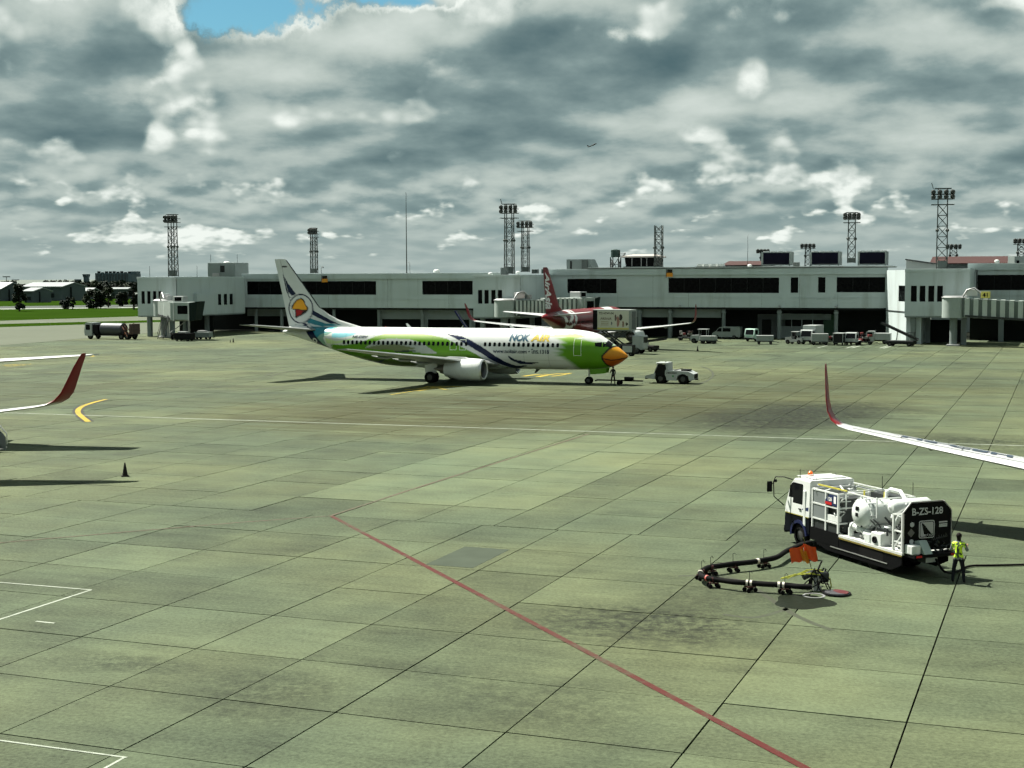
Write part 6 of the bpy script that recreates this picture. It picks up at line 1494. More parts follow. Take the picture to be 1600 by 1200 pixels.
MB().bbox(.40, .75, -.3, .3, 1.32, 1.75, .05).build('seat', rubber, tug)
for x in (-1.38, .88): 
    for y in (-.84, .84): wheel(tug, x, y, .50, .34)
for x, nm in ((-2.45, 'hitch'), (2.45, 'hitch')): MB().bar((x, 0, .45), (x+(.25 if x > 0 else -.25), 0, .45), .15).bar((x, -.3, .45), (x, .3, .45), .1).build(nm, dark_metal, tug)
MB().bar((-.4, .5, 1.33), (-1.2, .3, 1.50), .5, .05).build('engine_cover', black_paint, tug); MB().bbox(-1.9, -1.1, -.6, .6, 1.27, 1.42, .03).build('rear_deck', black_paint, tug)
gr = MB()
for k in range(5): gr.box(-2.49, -2.452, -.7+.3*k, -.55+.3*k, .55, 1.0)
gr.build('grille', black_paint, tug)
o = text_obj('THAI AIR', .16, black_paint, bold=.02); o.parent = tug; o.rotation_euler = (pi/2, 0, pi); o.location = (-.30, .957, 1.05); o.name = 'side_lettering'
bpy.data.objects.remove(o)
lb = MB()
for k in range(8): lb.box(-.75+.13*k, -.66+.13*k, .952, .958, 1.02, 1.14)
lb.build('side_lettering', black_paint, tug); MB().lathe([(.0, .001), (.0, .1), (-.004, .1)], (-.4, .957, .76), 'y', 14).build('emblem', mat('emblem green', (.10, .25, .12), .5), tug)
for s in (-1, 1): MB().bbox(2.42, 2.47, s*.7-.1, s*.7+.1, .58, .70, .01).build('headlight', lamp_glass, tug)
ax = Vector((cos(TG), sin(TG), 0)); nose_g = nok.matrix_basis @ Vector((-4.0, 0, 0))
tb = empty('tow_bar', nose_g+ax*.6, TG, 'dark tow bar between the nose wheel and the tug', 'tow bar')
Ltb = (Vector((tg_p.x, tg_p.y+1.0, 0))-nose_g).length-3.3
MB().tube((.2, 0, .42), (Ltb, 0, .42), .07, n=8).build('bar', black_paint, tb); MB().bar((.15, -.28, .38), (.15, .28, .38), .12).build('head', black_paint, tb)
MB().bbox(Ltb*.62, Ltb*.62+.9, -.2, .2, .48, .78, .04).build('damper_box', black_paint, tb)
for s in (-1, 1): MB().lathe([(-.06, .05), (-.05, .22), (.05, .22), (.06, .05)], (Ltb*.52, s*.3, .22), 'y', 14, caps=True).build('wheel', rubber, tb, smooth=40)
MB().tube((Ltb*.52, -.3, .22), (Ltb*.52, .3, .22), .03, n=6).bar((Ltb*.52, 0, .22), (Ltb*.52, 0, .42), .06).build('axle', dark_metal, tb)
# driver in the tug
J3 = [((0, 0, .5), None, (.15, .12)), ((-.02, 0, .70), 0, (.15, .11)), ((0, 0, .92), 1, (.17, .11)), ((.02, 0, 1.02), 2, (.13, .09)), ((.03, 0, 1.09), 3, (.06, .06)), ((.05, 0, 1.18), 4, (.09, .085)), ((.05, 0, 1.27), 5, (.09, .085)), ((.04, 0, 1.33), 6, (.06, .06)),
      ((.02, .19, 1.0), 3, (.07, .065)), ((.15, .24, .8), 8, (.05, .05)), ((.38, .15, .82), 9, (.04, .04)), ((.02, -.19, 1.0), 3, (.07, .065)), ((.15, -.24, .8), 11, (.05, .05)), ((.38, -.15, .82), 12, (.04, .04)), ((.12, .1, .48), 0, (.1, .09)), ((.45, .12, .5), 14, (.07, .07)), ((.48, .12, .18), 15, (.05, .05)), ((.12, -.1, .48), 0, (.1, .09)), ((.45, -.12, .5), 17, (.07, .07)), ((.48, -.12, .18), 18, (.05, .05))]
d_ = person('person', tug.matrix_basis @ Vector((.55, 0, .82)), TG+pi, 'driver in a pale shirt sitting in the pushback tractor', J3, None, lambda c: (1 if c.z > 1.24 else 0) if c.z > 1.08 else (2 if c.z > .55 else 3), mats=[skin, hair, mat('pale shirt', (.45, .47, .46), .8), trousers])

# ------------------------------------------------------------------ cones
cone_m = mat('cone dark', (.02, .018, .018), .6)
def cone(px, py, h, label):
    p = G(px, py); r = empty('traffic_cone', (p.x, p.y, 0), .3, label, 'cone', 'traffic cones')
    MB().bbox(-h*.28, h*.28, -h*.28, h*.28, .01, h*.07, .02).build('base', cone_m, r)
    MB().lathe([(h*.07, h*.20), (h*.5, h*.12), (h*.97, h*.045), (h, .01)], (0, 0, 0), 'z', 18).build('shell', cone_m, r, smooth=40)
cone(195.5, 744.5, .76, 'dark traffic cone standing alone on the left of the apron'); cone(1090, 549, .75, 'small dark cone in front of the far service vehicles')
cone(364.5, 535, .7, 'small dark cone right of the two under the leftmost bridge'); cone(360, 535, .45, 'short dark post beside the small cone near the leftmost bridge')

# ------------------------------------------------------------------ service vehicles by the terminal
def base_at(px, py): return G(px, py)
veh_white = mat('vehicle white', (.30, .33, .32), .4, dirt=.2); veh_grey = mat('vehicle grey', (.19, .22, .21), .4, dirt=.2); veh_green = mat('vehicle green', (.10, .20, .16), .45); cargo_brown = mat('luggage brown', (.075, .05, .045), .8, var=.5, scale=3); tarp_grey = mat('container panel', (.24, .265, .25), .55, dirt=.25)
def wheels4(r, xs, y, rad, w=.24):
    for x in xs:
        for s in (-1, 1): wheel(r, x, s*y, rad, w)
def tractor(px, py, rz, label, s=1.0, col=None):
    p = base_at(px, py); r = empty('baggage_tractor', (p.x, p.y, 0), rz, label, 'tractor', 'baggage tractors', scale=s); col = col or veh_white
    MB().prism([(-1.5, .35), (1.45, .35), (1.5, .55), (1.45, 1.05), (.35, 1.12), (.25, .75), (-.55, .75), (-.6, 1.0), (-1.5, 1.0)], -.65, .65, 'y').build('body', col, r)
    MB().bbox(-.6, -.1, -.5, .5, .76, 1.25, .05).build('seat', rubber, r)
    cf = MB()
    for x in (-.75, .30):
        for y in (-.6, .6): cf.bar((x, y, .8), (x, y, 1.85), .06)
    cf.bbox(-.9, .5, -.68, .68, 1.85, 1.93, .03).build('canopy', col, r)
    MB().box(.30, .33, -.56, .56, 1.13, 1.84).build('windscreen', cockpit_glass, r); MB().bbox(1.46, 1.52, -.5, .5, .45, .95, .02).build('grille', black_paint, r)
    wheels4(r, (-1.0, 1.0), .6, .34); return r
def van(px, py, rz, label):
    p = base_at(px, py); r = empty('van', (p.x, p.y, 0), rz, label, 'van')
    prof = [(-2.35, .35), (2.30, .35), (2.38, .75), (2.25, 1.05), (1.75, 1.30), (1.15, 1.95), (.6, 2.05), (-2.25, 2.03), (-2.38, 1.9)]
    MB().loft([[(x, y*(1 if z < 1.2 else .93), z) for x, z in prof] for y in (-.9, -.85, .85, .9)]).build('body', veh_grey, r, smooth=25)
    for s in (-1, 1):
        MB().prism([(1.62, 1.25), (.75, 1.25), (.75, 1.82), (1.18, 1.82)], s*.885-.01, s*.885+.01, 'y').build('window', cockpit_glass, r); MB().prism([(.55, 1.25), (-.75, 1.25), (-.75, 1.82), (.55, 1.82)], s*.885-.01, s*.885+.01, 'y').build('window', cockpit_glass, r)
    MB().quad((1.70, -.75, 1.36), (1.70, .75, 1.36), (1.2, .7, 1.93), (1.2, -.7, 1.93)).build('windscreen', cockpit_glass, r)
    wheels4(r, (-1.4, 1.55), .82, .33); MB().bbox(2.3, 2.42, -.8, .8, .38, .6, .03).build('bumper', black_paint, r); return r
def light_truck(px, py, rz, label, col, box=None, s=1.0, L=4.6, hbox=2.0):
    p = base_at(px, py); r = empty('light_truck', (p.x, p.y, 0), rz, label, 'truck', scale=s)
    MB().loft([[(x, y, z) for x, z in ((L/2-1.45, .5), (L/2, .5), (L/2+.02, 1.05), (L/2-.22, 1.95), (L/2-.4, 2.05), (L/2-1.45, 2.05))] for y in (-.88, .88)]).build('cab', col, r)
    MB().quad((L/2+.012, -.75, 1.1), (L/2+.012, .75, 1.1), (L/2-.205, .70, 1.9), (L/2-.205, -.70, 1.9)).build('windscreen', cockpit_glass, r)
    for y in (-1, 1): MB().box(L/2-1.2, L/2-.35, y*.885-.008, y*.885+.008, 1.15, 1.85).build('window', cockpit_glass, r); MB().bbox(L/2+.0, L/2+.06, y*.65-.12, y*.65+.12, .65, .8, .02).build('headlight', lamp_glass, r)
    MB().box(-L/2, L/2-1.3, -.42, .42, .45, .62).build('chassis', black_paint, r); MB().bbox(L/2-.02, L/2+.12, -.88, .88, .4, .6, .03).build('bumper', black_paint, r)
    if box: MB().bbox(-L/2, L/2-1.5, -.98, .98, .64, .64+hbox, .04).build('box_body', box, r)
    else: MB().box(-L/2, L/2-1.5, -.92, .92, .62, .72).build('flat_bed', col, r)
    wheels4(r, (-L/2+.9, L/2-.8), .75, .36); return r
def dolly(px, py, rz, label, load=None, h=1.3, frame=False, L=2.6):
    p = base_at(px, py); r = empty('cargo_dolly', (p.x, p.y, 0), rz, label, 'dolly', 'cargo dollies')
    MB().box(-L/2, L/2, -.75, .75, .40, .52).build('deck', dark_metal, r); MB().bar((L/2, 0, .45), (L/2+.8, 0, .3), .08).build('drawbar', dark_metal, r)
    wheels4(r, (-L/2+.4, L/2-.4), .6, .22, .16)
    rg = random.Random(px)
    if load == 'bags':
        for k in range(11):
            x, y = rg.uniform(-L/2+.3, L/2-.3), rg.uniform(-.45, .45); z = .53+rg.choice((0, .38, .7)); b = MB().bbox(-.35, .35, -.22, .22, 0, .36, .06).build('bag', rg.choice((cargo_brown, black_paint, mat('luggage red', (.16, .03, .03), .7), mat('luggage grey', (.16, .16, .15), .7))), r)
            b.location = (x, y, z); b.rotation_euler = (0, 0, rg.uniform(0, 3))
    elif load: MB().bbox(-L/2+.05, L/2-.05, -.72, .72, .53, .53+h, .05).build('container', load, r)
    if frame:
        f = MB()
        for x in (-L/2+.04, L/2-.04):
            for y in (-.72, .72): f.bar((x, y, .5), (x, y, .55+h), .07)
            f.bar((x, -.72, .55+h), (x, .72, .55+h), .07)
        f.bbox(-L/2, L/2, -.78, .78, .56+h, .62+h, .02); f.build('canopy_frame', veh_white, r)
    return r
RZ = TA
tractor(1097, 536, RZ+pi*1.0, 'white baggage tractor with dark rear trailer, left of the grey van', 1.15)
dolly(1107, 537, RZ, 'low dark trailer with a white cover just right of the leftmost tractor', tarp_grey, .7)
van(1136, 529.5, RZ+pi, 'grey passenger van parked against the terminal')
light_truck(1182, 533, RZ-1.9, 'small pale green truck parked nose towards the apron', mat('pale green', (.32, .46, .40), .4), None)
dolly(1195, 538, RZ+.2, 'cage dolly with pale panels in front of the green truck', tarp_grey, .75, True)
tractor(1243, 537.5, RZ+pi-.4, 'dark and white baggage tractor left of the tall white box truck', 1.0, mat('tractor grey', (.22, .24, .23), .5))
light_truck(1268, 537, RZ-1.75, 'tall white box truck facing the apron among the dollies', veh_white, veh_white, 1.08, 4.8, 2.0)
dolly(1281, 539, RZ+.1, 'dolly with a white cargo container right of the box truck', tarp_grey, 1.2)
dolly(1297, 538, RZ+.0, 'dolly piled with brown luggage left of the square white frame', 'bags', 1.3)
dolly(1312, 539.5, RZ+1.5, 'white square-framed covered dolly with dark inside', mat('dolly shade block', (.02, .02, .02), .8), 1.25, True)  # solid near-black load stands in for the shaded interior
light_truck(1334, 539, RZ-1.7, 'small white utility truck seen head-on between dollies', veh_white, None, .95, 4.0)
dolly(1350, 538.5, RZ, 'dolly piled with luggage right of the small utility truck', 'bags', 1.2)
light_truck(1372, 537, RZ+pi, 'white pickup van parked beside the stair tower', veh_white, veh_white, .95, 4.0, 1.1)
dolly(1345, 535, RZ, 'luggage dolly half hidden behind the small utility truck', 'bags', 1.3)
dolly(1072, 532, RZ, 'shaded luggage dolly under the terminal, left of the tractor', 'bags', 1.2)
# belt loaders
def belt_loader(px, py, rz, label, col, up=18, L=6.5, group='belt loaders'):
    p = base_at(px, py); r = empty('belt_loader', (p.x, p.y, 0), rz, label, 'belt loader', group)
    MB().bbox(-2.2, 2.0, -.85, .85, .35, .85, .08).build('body', col, r); wheels4(r, (-1.5, 1.4), .75, .36)
    bo = MB(); a = radians(up); c = Vector((cos(a), 0, sin(a))); o_ = Vector((-L*.42*cos(a), 0, 1.15-.2))
    b0, b1 = Vector((-2.6, .1, .95)), Vector((-2.6, .1, .95))+c*L
    bo.bar(b0, b1, .75, .22); bo.build('conveyor', dark_metal, r)
    MB().bar(b0+Vector((0, -.42, .14)), b1+Vector((0, -.42, .14)), .05, .16).bar(b0+Vector((0, .42, .14)), b1+Vector((0, .42, .14)), .05, .16).build('side_guard', col, r)
    MB().bar((.6, .1, .85), b0+c*L*.55, .12).build('ram', light_metal, r)
    cf = MB()
    for x in (-1.9, -1.0): 
        for y in (-.8, -.3): cf.bar((x, y, .85), (x, y, 2.0), .05)
    cf.box(-2.0, -.9, -.85, -.25, 2.0, 2.06); cf.build('cab_frame', col, r); return r
belt_loader(1407, 541, RZ+pi-.2, 'dark belt loader parked in front of the stair tower', mat('loader dark', (.02, .022, .022), .5), 24, 6)
belt_loader(1006, 549, RZ-.2, 'dark belt loader under the engine of the red aircraft', mat('loader black', (.03, .03, .03), .5), 8, 6)
belt_loader(716, 540, RZ+pi+.1, 'navy belt loader raised behind the fuselage, left of the middle pier', mat('loader navy', (.012, .014, .12), .4), 55, 5.2)
# scissor-lift catering truck beside the red aircraft
p = G(962, 552); ct = empty('catering_truck', (p.x, p.y, 0), TA-.05, 'white high-lift catering truck with a picture panel, beside the red aircraft', 'truck')
zb = 3.15
MB().bbox(-2.9, 2.6, -1.2, 1.2, zb, zb+2.85, .05).build('box_body', tarp_grey, ct)
MB().box(-2.2, 2.3, -1.218, -1.202, zb+.15, zb+2.7).build('picture_panel', mat('poster cream', (.50, .50, .42), .5, var=.08), ct)
MB().box(-2.2, 2.3, -1.222, -1.219, zb+.15, zb+.38).build('picture_band', mat('poster yellow', (.45, .42, .10), .5), ct)
MB().box(-2.88, -2.25, -1.215, -1.202, zb+.1, zb+2.75).build('roller_door', black_paint, ct); MB().box(2.605, 2.62, -.8, .8, zb+.2, zb+2.6).build('front_door', shutter_grey, ct)
def ptext(b, s, x, z, m):
    o = text_obj(b, s, m, bold=.02, align='LEFT'); o.parent = ct; o.rotation_euler = (pi/2, 0, 0); o.location = (x, -1.2225, zb+z)
ptext('TD-WW-04', .42, -2.0, 2.2, black_paint); ptext('ARANA', .48, -1.8, 1.45, mat('poster brown', (.10, .07, .05), .5)); 
for k in range(3): MB().box(-1.7, -.6, -1.2235, -1.2205, zb+1.15-.22*k, zb+1.24-.22*k).build('text_line', mat('poster tan', (.30, .26, .18), .5), ct)
for x, z, w, h_, c in ((.75, .5, .5, 1.5, (.30, .16, .13)), (1.15, 1.35, .55, .9, (.04, .03, .03)), (1.5, .45, .35, .9, (.22, .15, .11)), (.4, 1.3, .35, .9, (.12, .09, .08)), (-.15, .75, .22, .45, (.10, .11, .12)), (2.0, .7, .42, .42, (.07, .06, .05))):
    MB().prism([(x+w/2*cos(radians(t))*(.85+.15*cos(radians(3*t))), zb+z+h_/2+h_/2*sin(radians(t))) for t in range(0, 360, 30)], -1.226, -1.2205-.001*rv.random(), 'y').build('picture_shape', mat('poster %d' % int(x*100+z*10), c, .5), ct)
sc_ = MB()
for s in (-1, 1):
    sc_.bar((-1.8, s*.7, .95), (1.4, s*.7, zb-.1), .16); sc_.bar((1.4, s*.7, .95), (-1.8, s*.7, zb-.1), .16)
sc_.build('scissor_lift', dark_metal, ct); MB().box(-2.8, 3.9, -.45, .45, .55, .92).build('chassis', black_paint, ct)
MB().bbox(2.7, 4.3, -1.1, 1.1, .6, 2.5, .15).build('cab', veh_white, ct); MB().box(4.302, 4.31, -.9, .9, 1.5, 2.3).build('windscreen', cockpit_glass, ct); wheels4(ct, (-1.6, 3.4), .95, .48, .3)
MB().box(-1.5, 2.0, -1.1, 1.1, zb-.12, zb-.003).build('platform', dark_metal, ct)
# far tanker truck at the left
p = G(176, 530); tk_ = empty('tanker_truck', (p.x, p.y, 0), TA+pi-.05, 'dark fuel tanker with white cab parked left of the leftmost gate pier', 'truck')
MB().loft([[(x, y, z) for x, z in ((3.4, .6), (5.0, .6), (5.05, 1.4), (4.85, 2.75), (4.6, 2.85), (3.4, 2.85))] for y in (-1.2, 1.2)]).build('cab', veh_white, tk_)
MB().quad((5.06, -1.0, 1.45), (5.06, 1.0, 1.45), (4.87, .95, 2.6), (4.87, -.95, 2.6)).build('windscreen', cockpit_glass, tk_)
for s in (-1, 1): MB().box(3.8, 4.7, s*1.205-.008, s*1.205+.008, 1.6, 2.5).build('window', cockpit_glass, tk_)
MB().box(-5.0, 3.4, -.5, .5, .6, .95).build('chassis', black_paint, tk_)
MB().lathe([(-2.6, .05), (-2.55, .9), (-2.4, 1.05), (1.9, 1.05), (2.05, .9), (2.1, .05)], (0, 0, 1.75), 'x', 20).build('tank', mat('tank grey', (.05, .055, .065), .4, metal=.2), tk_, smooth=40)
MB().bbox(2.2, 3.3, -1.15, 1.15, .95, 2.5, .04).build('locker', black_paint, tk_)
xs_ = MB(); rg = random.Random(4)
for k in range(30): 
    x, y, z = rg.uniform(-4.9, -2.8), rg.uniform(-1.1, 1.1), rg.uniform(.9, 2.9); xs_.bar((x, y, z), (x+rg.uniform(-.8, .8), y+rg.uniform(-.4, .4), z+rg.uniform(-.8, .6)), .09)
xs_.build('hose_gear', mat('gear rust', (.12, .045, .02), .7), tk_); MB().bbox(-5.0, -4.4, -1.1, 1.1, .9, 2.7, .04).build('rear_cabinet', cargo_brown, tk_)
wheels4(tk_, (-3.9, -2.7, 3.9), 1.0, .52, .32)
MB().bbox(-2.5, 2.0, -1.12, -.95, .75, 1.25, .03).build('side_guard', black_paint, tk_)
# passenger stair at the left edge by the left-hand aircraft
p = G(-34, 706); st = empty('boarding_stair', (p.x, p.y, 0), TH+radians(-100), 'grey boarding stair with pale handrails cut by the left edge', 'stairs')
sm = MB(); n_ = 12
for k in range(n_): sm.box(1.6-.28*k-.30, 1.6-.28*k, -.6, .6, .22*k+.18, .22*k+.24)
sm.build('steps', grey_metal, st)
for s in (-1, 1):
    MB().prism([(1.75, .15), (1.75, .95), (-1.75, 3.6), (-1.75, 2.5), (1.3, .15)], s*.64-.02, s*.64+.02, 'y').build('side_panel', mat('stair panel', (.13, .15, .15), .5), st)
    MB().path([(1.85, s*.66, .5), (1.85, s*.66, 1.15), (-1.8, s*.66, 3.95)], .035, 6).path([(1.8, s*.67, .3), (-1.8, s*.67, 2.9)], .03, 6).build('handrail', light_metal, st)
wheels4(st, (-1.2, .9), .55, .25, .16); MB().bar((-1.5, -.4, .3), (-1.5, .4, 2.5), .1).bar((-1.5, .4, .3), (-1.5, -.4, 2.5), .1).box(-1.75, 1.3, -.5, .5, .22, .34).build('base_frame', dark_metal, st)
# small gear under the left bridge, and behind the beak
for px, py, lab, w, h_, L_ in ((288, 533, 'low dark ground power unit under the leftmost bridge', 1.5, 1.0, 3.4), (318, 530, 'grey baggage cart under the canopy of the leftmost bridge', 1.3, .9, 3.0), (981, 556, 'small white-fronted unit just beyond the beak of the green aircraft', 1.2, 1.1, 1.8)):
    p = G(px, py); r = empty('ground_power_unit', (p.x, p.y, 0), TA, lab, 'equipment')
    MB().bbox(-L_/2, L_/2, -w/2, w/2, .35, .35+h_, .06).build('housing', black_paint if px != 318 else veh_grey, r); wheels4(r, (-L_*.3, L_*.3), w*.42, .26, .16)
    MB().bar((L_/2, 0, .4), (L_/2+.7, 0, .3), .07).build('drawbar', dark_metal, r)
    if px == 981: MB().box(-.55, .75, -w/2-.012, -w/2-.002, .5, 1.35).build('panel', veh_white, r)
    else: MB().bbox(-L_*.3, L_*.2, -w*.3, w*.3, .352+h_, .6+h_, .04).build('cover', grey_metal, r)

# ------------------------------------------------------------------ far side of the airfield
hangar_wall = mat('hangar wall', (.070, .092, .095), .7, var=.15, scale=.05); hangar_roof = mat('hangar roof', (.22, .245, .25), .5, dirt=.15, scale=.05); hangar_dark = mat('hangar opening', (.015, .02, .02), .8)
def hangar(px0, px1, ye, yr, yb, Y, label, gable_left=None, ridge=None, rz=.0, L=70):
    """gable end seen from the front-right, ridge running back to the left"""
    m_ = Y/PF; Z = lambda y: PH-(y-432)*m_
    p = DP(px1, 432, Y); r = empty('hangar', (p.x, p.y, 0), rz, label, 'hangar', 'hangars beyond the grass')
    W_g = (px1-px0)*m_; ze, zr = Z(ye), Z(yr)
    MB().prism([(-W_g, 0), (0, 0), (0, ze), (-W_g/2, zr-.2), (-W_g, ze)], 0, L, 'y').build('wall', hangar_wall, r)
    for sgn in (0, 1):
        x_e = 0.8 if sgn else -W_g-.8
        MB().loft([[(x_e, -.8, ze-.2), (-W_g/2, -.8, zr+.1), (-W_g/2, -.8, zr+.5), (x_e, -.8, ze+.2)], [(x_e, L+.8, ze-.2), (-W_g/2, L+.8, zr+.1), (-W_g/2, L+.8, zr+.5), (x_e, L+.8, ze+.2)]]).build('roof', hangar_roof, r)
    MB().box(-W_g*.62, -W_g*.38, -.15, -.003, 0, ze*.75).build('door', hangar_dark, r)
    MB().box(-W_g*.92, -W_g*.72, -.12, -.003, ze*.35, ze*.6).build('window', hangar_dark, r); MB().box(-W_g*.28, -W_g*.08, -.12, -.003, ze*.35, ze*.6).build('window', hangar_dark, r)
    return r
def side_hangar(px0, px1, pxg, yr, ye, yb, Y, label):
    """long side with pale roof on the left, gable on the right"""
    m_ = Y/PF; p = DP(px0, 432, Y); r = empty('hangar', (p.x, p.y, 0), 0, label, 'hangar', 'hangars beyond the grass'); Z = lambda y: PH-(y-432)*m_
    L_ = (px1-px0)*m_; Wd = (pxg-px1)*m_; ze, zr = Z(ye), Z(yr); dx = (px1-px0)*m_*.0
    # front long wall, then gable receding to the right
    MB().loft([[(0, 0, 0), (L_, 0, 0), (L_, 0, ze), (0, 0, ze)], [(Wd, Wd*1.4, 0), (L_+Wd, Wd*1.4, 0), (L_+Wd, Wd*1.4, ze), (Wd, Wd*1.4, ze)]]).build('wall', hangar_wall, r)
    mx, my = Wd*.5, Wd*.7
    MB().add([(L_, 0, ze), (L_+Wd, Wd*1.4, ze), (L_+mx, my, zr-.1), (L_-.3, 0, ze), (L_+Wd-.3, Wd*1.4, ze), (L_+mx-.3, my, zr-.1)], [(0, 1, 2), (5, 4, 3), (0, 2, 5, 3), (1, 4, 5, 2), (0, 3, 4, 1)]).build('gable', hangar_wall, r)
    MB().loft([[(-1, -1, ze-.1), (L_+.6, -1, ze-.1), (L_+.6, -1, ze+.3), (-1, -1, ze+.3)], [(mx-1, my, zr), (L_+mx+.6, my, zr), (L_+mx+.6, my, zr+.4), (mx-1, my, zr+.4)], [(Wd-1, Wd*1.4+1, ze-.1), (L_+Wd+.6, Wd*1.4+1, ze-.1), (L_+Wd+.6, Wd*1.4+1, ze+.3), (Wd-1, Wd*1.4+1, ze+.3)]]).build('roof', hangar_roof, r)
    MB().box(L_*.35, L_*.8, -.2, -.003, ze*.25, ze*.55).build('window', hangar_dark, r); MB().box(L_*.08, L_*.25, -.2, -.003, 0, ze*.6).build('door', hangar_dark, r)
    MB().box(L_+Wd*.35, L_+Wd*.45, Wd*.45, Wd*.5, 0, ze).build('gable_post', hangar_dark, r)
    return r
side_hangar(-40, 0, 24, 441.5, 451.5, 463, 640, 'grey hangar with a bright sloping roof at the left edge beyond the grass')
side_hangar(36, 96, 122, 441.8, 448, 462.5, 640, 'wide grey hangar with a pale roof, centre of the row beyond the grass')
side_hangar(37, 50, 70, 450, 455, 462.5, 600, 'low shed with a pale roof in front of the wide hangar')
side_hangar(122, 140, 150, 450.5, 455, 461, 680, 'low pale-roofed shed right of the wide hangar')
side_hangar(172, 198, 204, 450, 452, 461, 700, 'low white-roofed shed among trees by the leftmost pier')
# distant apartment block and lookout towers
Y_ = 1150; m_ = Y_/PF; p = DP(178, 432, Y_); Z = lambda y: PH-(y-432)*m_
r = empty('apartment_block', (p.x, p.y, 0), -.15, 'distant blue-grey apartment block above the trees, left', 'building')
bw = mat('far facade', (.055, .085, .095), .8, var=.15, scale=.05); bwin = mat('far window', (.02, .032, .035), .4); hw = 31*m_
MB().box(-hw, hw*.8, 0, 18, 0, Z(426.5)).build('wall', bw, r); MB().box(hw*.8, hw*1.02, -2, 15, 0, Z(427.5)).build('side_wing', bw, r); MB().box(hw*.86, hw*1.14, 1, 10, Z(427.5)+.05, Z(424)).build('water_tank', bw, r)
for k in range(11): MB().box(-hw+1.2+k*2.6, -hw+2.6+k*2.6, -.5, -.003, Z(442), Z(428)).build('window_bay', bwin, r)
for k in range(9): MB().bbox(-hw+1+k*3.2, -hw+2.4+k*3.2, 2, 5, Z(426.5), Z(426.5)+rg.uniform(.5, 1.6), .05).build('roof_unit', hangar_dark, r)
for px, yt, yb_, w, lab in ((135, 428, 442, 9, 'grey flared lookout tower left of the distant apartment block'), (121.5, 436, 444, 8, 'low boxy tower beside the flared lookout tower')):
    Y_ = 1050; m_ = Y_/PF; p = DP(px, 432, Y_); zt = PH-(yt-432)*m_; hw = w*m_/2
    r = empty('lookout_tower', (p.x, p.y, 0), 0, lab, 'tower'); MB().box(-hw*.75, hw*.75, -2, 2, 0, zt-2.5).build('shaft', bw, r)
    MB().loft([[(-hw*.76, -2.1, zt-2.498), (hw*.76, -2.1, zt-2.498), (hw*.76, 2.1, zt-2.498), (-hw*.76, 2.1, zt-2.498)], [(-hw, -2.6, zt-.6), (hw, -2.6, zt-.6), (hw, 2.6, zt-.6), (-hw, 2.6, zt-.6)], [(-hw, -2.6, zt), (hw, -2.6, zt), (hw, 2.6, zt), (-hw, 2.6, zt)]]).build('cabin', bw, r); MB().box(-hw*.8, hw*.8, -2.66, -2.4, zt-1.6, zt-.8).build('window', bwin, r)

# trees: trunk, limbs and leafy crown built from leaf-sized faces in clumps
leaf_m = {}
def leaf_mat(k):
    if k not in leaf_m:
        c = ((.010, .018, .008), (.014, .024, .009), (.008, .016, .010))[k]; m, T, b = _new('foliage %d' % k)
        g = T.nodes.new('ShaderNodeNewGeometry'); n = noise(g.outputs['Position'], .9, 3)
        T.links.new(mixc(n, tuple(x*.6 for x in c), tuple(x*1.5 for x in c)), b.inputs['Base Color']); b.inputs['Roughness'].default_value = .8; b.inputs['Specular IOR Level'].default_value = .2; leaf_m[k] = m
    return leaf_m[k]
bark = mat('bark', (.035, .03, .025), .9)
rt = random.Random(21)
def tree(px, Y, ytop, wpx, label, kind=0, base_y=None, nl=None):
    m_ = Y/PF; p = DP(px, 432, Y); H = PH-(ytop-432)*m_; R_ = wpx*m_/2
    r = empty('tree', (p.x, p.y, 0), rt.uniform(0, 6), label, 'tree', 'trees beyond the airfield')
    tb_ = MB(); tb_.path([(0, 0, 0), (rt.uniform(-.3, .3), rt.uniform(-.3, .3), H*.3), (rt.uniform(-.4, .4), 0, H*.6)], [H*.035, H*.025, H*.012], 7)
    cl = []
    for k in range(18):
        t = rt.uniform(0, 6.28); rr = R_*math.sqrt(rt.random())*.75; z = H*rt.uniform(.14, .86); cl.append((rr*cos(t)*(1.15-abs(z/H-.55)), rr*sin(t)*(1.15-abs(z/H-.55)), z, R_*rt.uniform(.25, .42)))
    for c in cl[:6]: tb_.path([(0, 0, H*.28), (c[0]*.5, c[1]*.5, c[2]*.75), (c[0], c[1], c[2])], [H*.012, H*.008, H*.004], 5)
    tb_.build('trunk', bark, r)
    lf = MB()
    for c in cl:
        for k in range(nl or 130):
            v = Vector((rt.gauss(0, 1), rt.gauss(0, 1), rt.gauss(0, .8))).normalized()*c[3]*rt.uniform(.55, 1.08)*1.0
            q = Vector(c[:3])+v; a = Vector((rt.uniform(-1, 1), rt.uniform(-1, 1), rt.uniform(-.6, .6))).normalized(); b = a.cross(Vector((rt.uniform(-1, 1), rt.uniform(-1, 1), 1))).normalized(); s = R_*rt.uniform(.10, .18)
            lf.quad(q-a*s, q-b*s*.6, q+a*s, q+b*s*.6)
    lf.build('crown', leaf_mat(kind), r, fix=False); return r
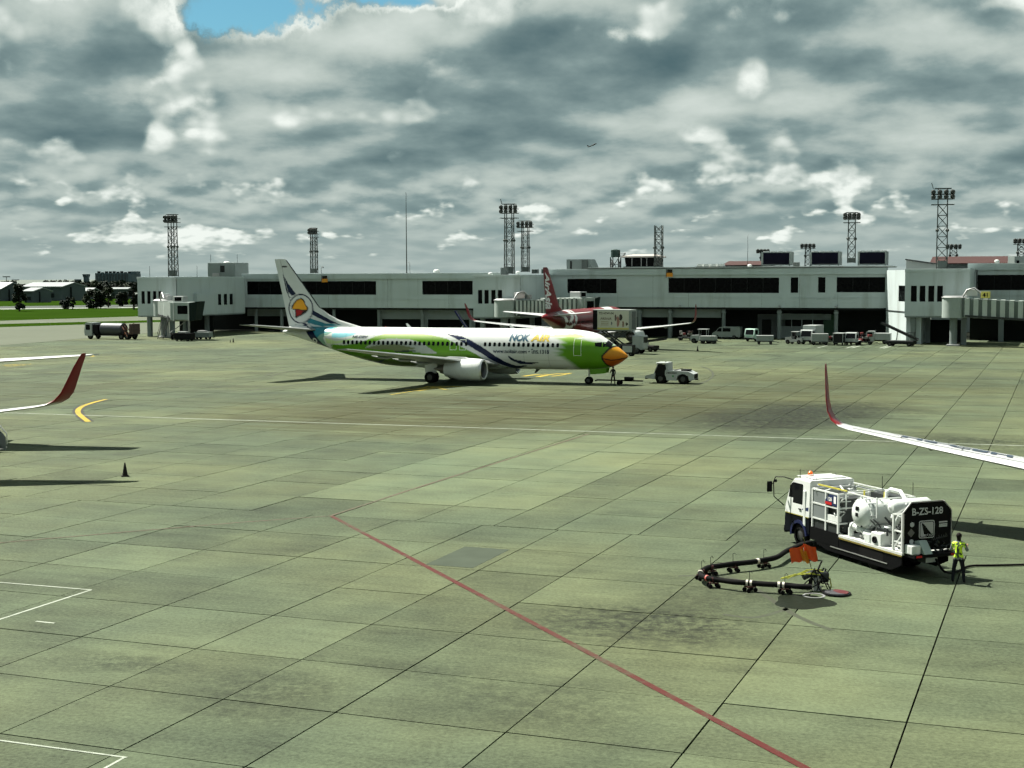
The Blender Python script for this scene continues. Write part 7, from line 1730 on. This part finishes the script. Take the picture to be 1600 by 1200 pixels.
TR = [(29, 452, 441, 24, 'dense round tree alone on the near grass, left'), (112, 470, 462, 11, 'small round tree on the near grass, centre'), (100, 480, 462.5, 18, 'low spreading tree left of the small round one'), (150, 490, 452, 34, 'broad dark tree on the grass right of centre'), (168, 500, 446, 20, 'taller dark tree beside the broad one'), (208, 470, 434, 20, 'tall dark tree against the leftmost gate pier'), (190, 520, 455, 22, 'dark shrubby tree between the broad tree and the pier'), (135, 520, 458, 16, 'small tree left of the broad dark one')]
for i, (px, Y, yt, w, lab) in enumerate(TR): tree(px, Y, yt, w, lab, i % 3)
FTR = [(10, 900, 438, 26, 'flat dark tree mass behind the left edge hangar'), (32, 880, 441, 14, 'round tree between the two big hangars'), (80, 950, 437.5, 22, 'tree behind the ridge of the wide hangar, left'), (98, 960, 434, 20, 'tallest tree behind the ridge of the wide hangar'), (113, 950, 437, 20, 'tree right of the tallest one behind the wide hangar'), (130, 1000, 440, 24, 'tree below the flared lookout tower'), (150, 1000, 438, 26, 'tree in front of the distant apartment block, left'), (172, 1000, 439, 26, 'tree in front of the distant apartment block, middle'), (192, 1000, 438, 26, 'tree in front of the distant apartment block, right'), (205, 880, 440, 22, 'dark tree behind the leftmost pier edge')]
for i, (px, Y, yt, w, lab) in enumerate(FTR): tree(px, Y, yt, w, lab, (i+1) % 3, nl=60)
sb = MB()
for k in range(5200):
    px = rt.uniform(-60, 330); Y = rt.uniform(1000, 1060); p = DP(px, 432, Y); z = rt.uniform(0, 1)**.8*(5.5+1.6*math.sin(px*.11)+1.0*math.sin(px*.37)); a = Vector((rt.uniform(-1, 1), rt.uniform(-.5, .5), rt.uniform(-1, 1))).normalized(); b = a.cross(Vector((0, 1, .3))).normalized(); s = rt.uniform(.7, 1.6); q = Vector((p.x, p.y, z)); sb.quad(q-a*s, q-b*s*.6, q+a*s, q+b*s*.6)
sb = sb.build('treeline', leaf_mat(0), fix=False); tag(sb, 'far dark band of trees along the horizon', 'trees', kind='stuff')
for px, Y, yt, lab in ((10, 800, 431, 'distant floodlight mast above the left edge hangar'), (24, 820, 436, 'short distant mast pair left of the wide hangar')):
    m_ = Y/PF; p = DP(px, 432, Y); zt = PH-(yt-432)*m_; r = empty('distant_mast', (p.x, p.y, 0), 0, lab, 'mast'); MB().tube((0, 0, 0), (0, 0, zt), .25, .15, 6).build('pole', lattice, r); MB().box(-2, 2, -.4, .4, zt-.5, zt).build('lamp_bar', lattice, r)
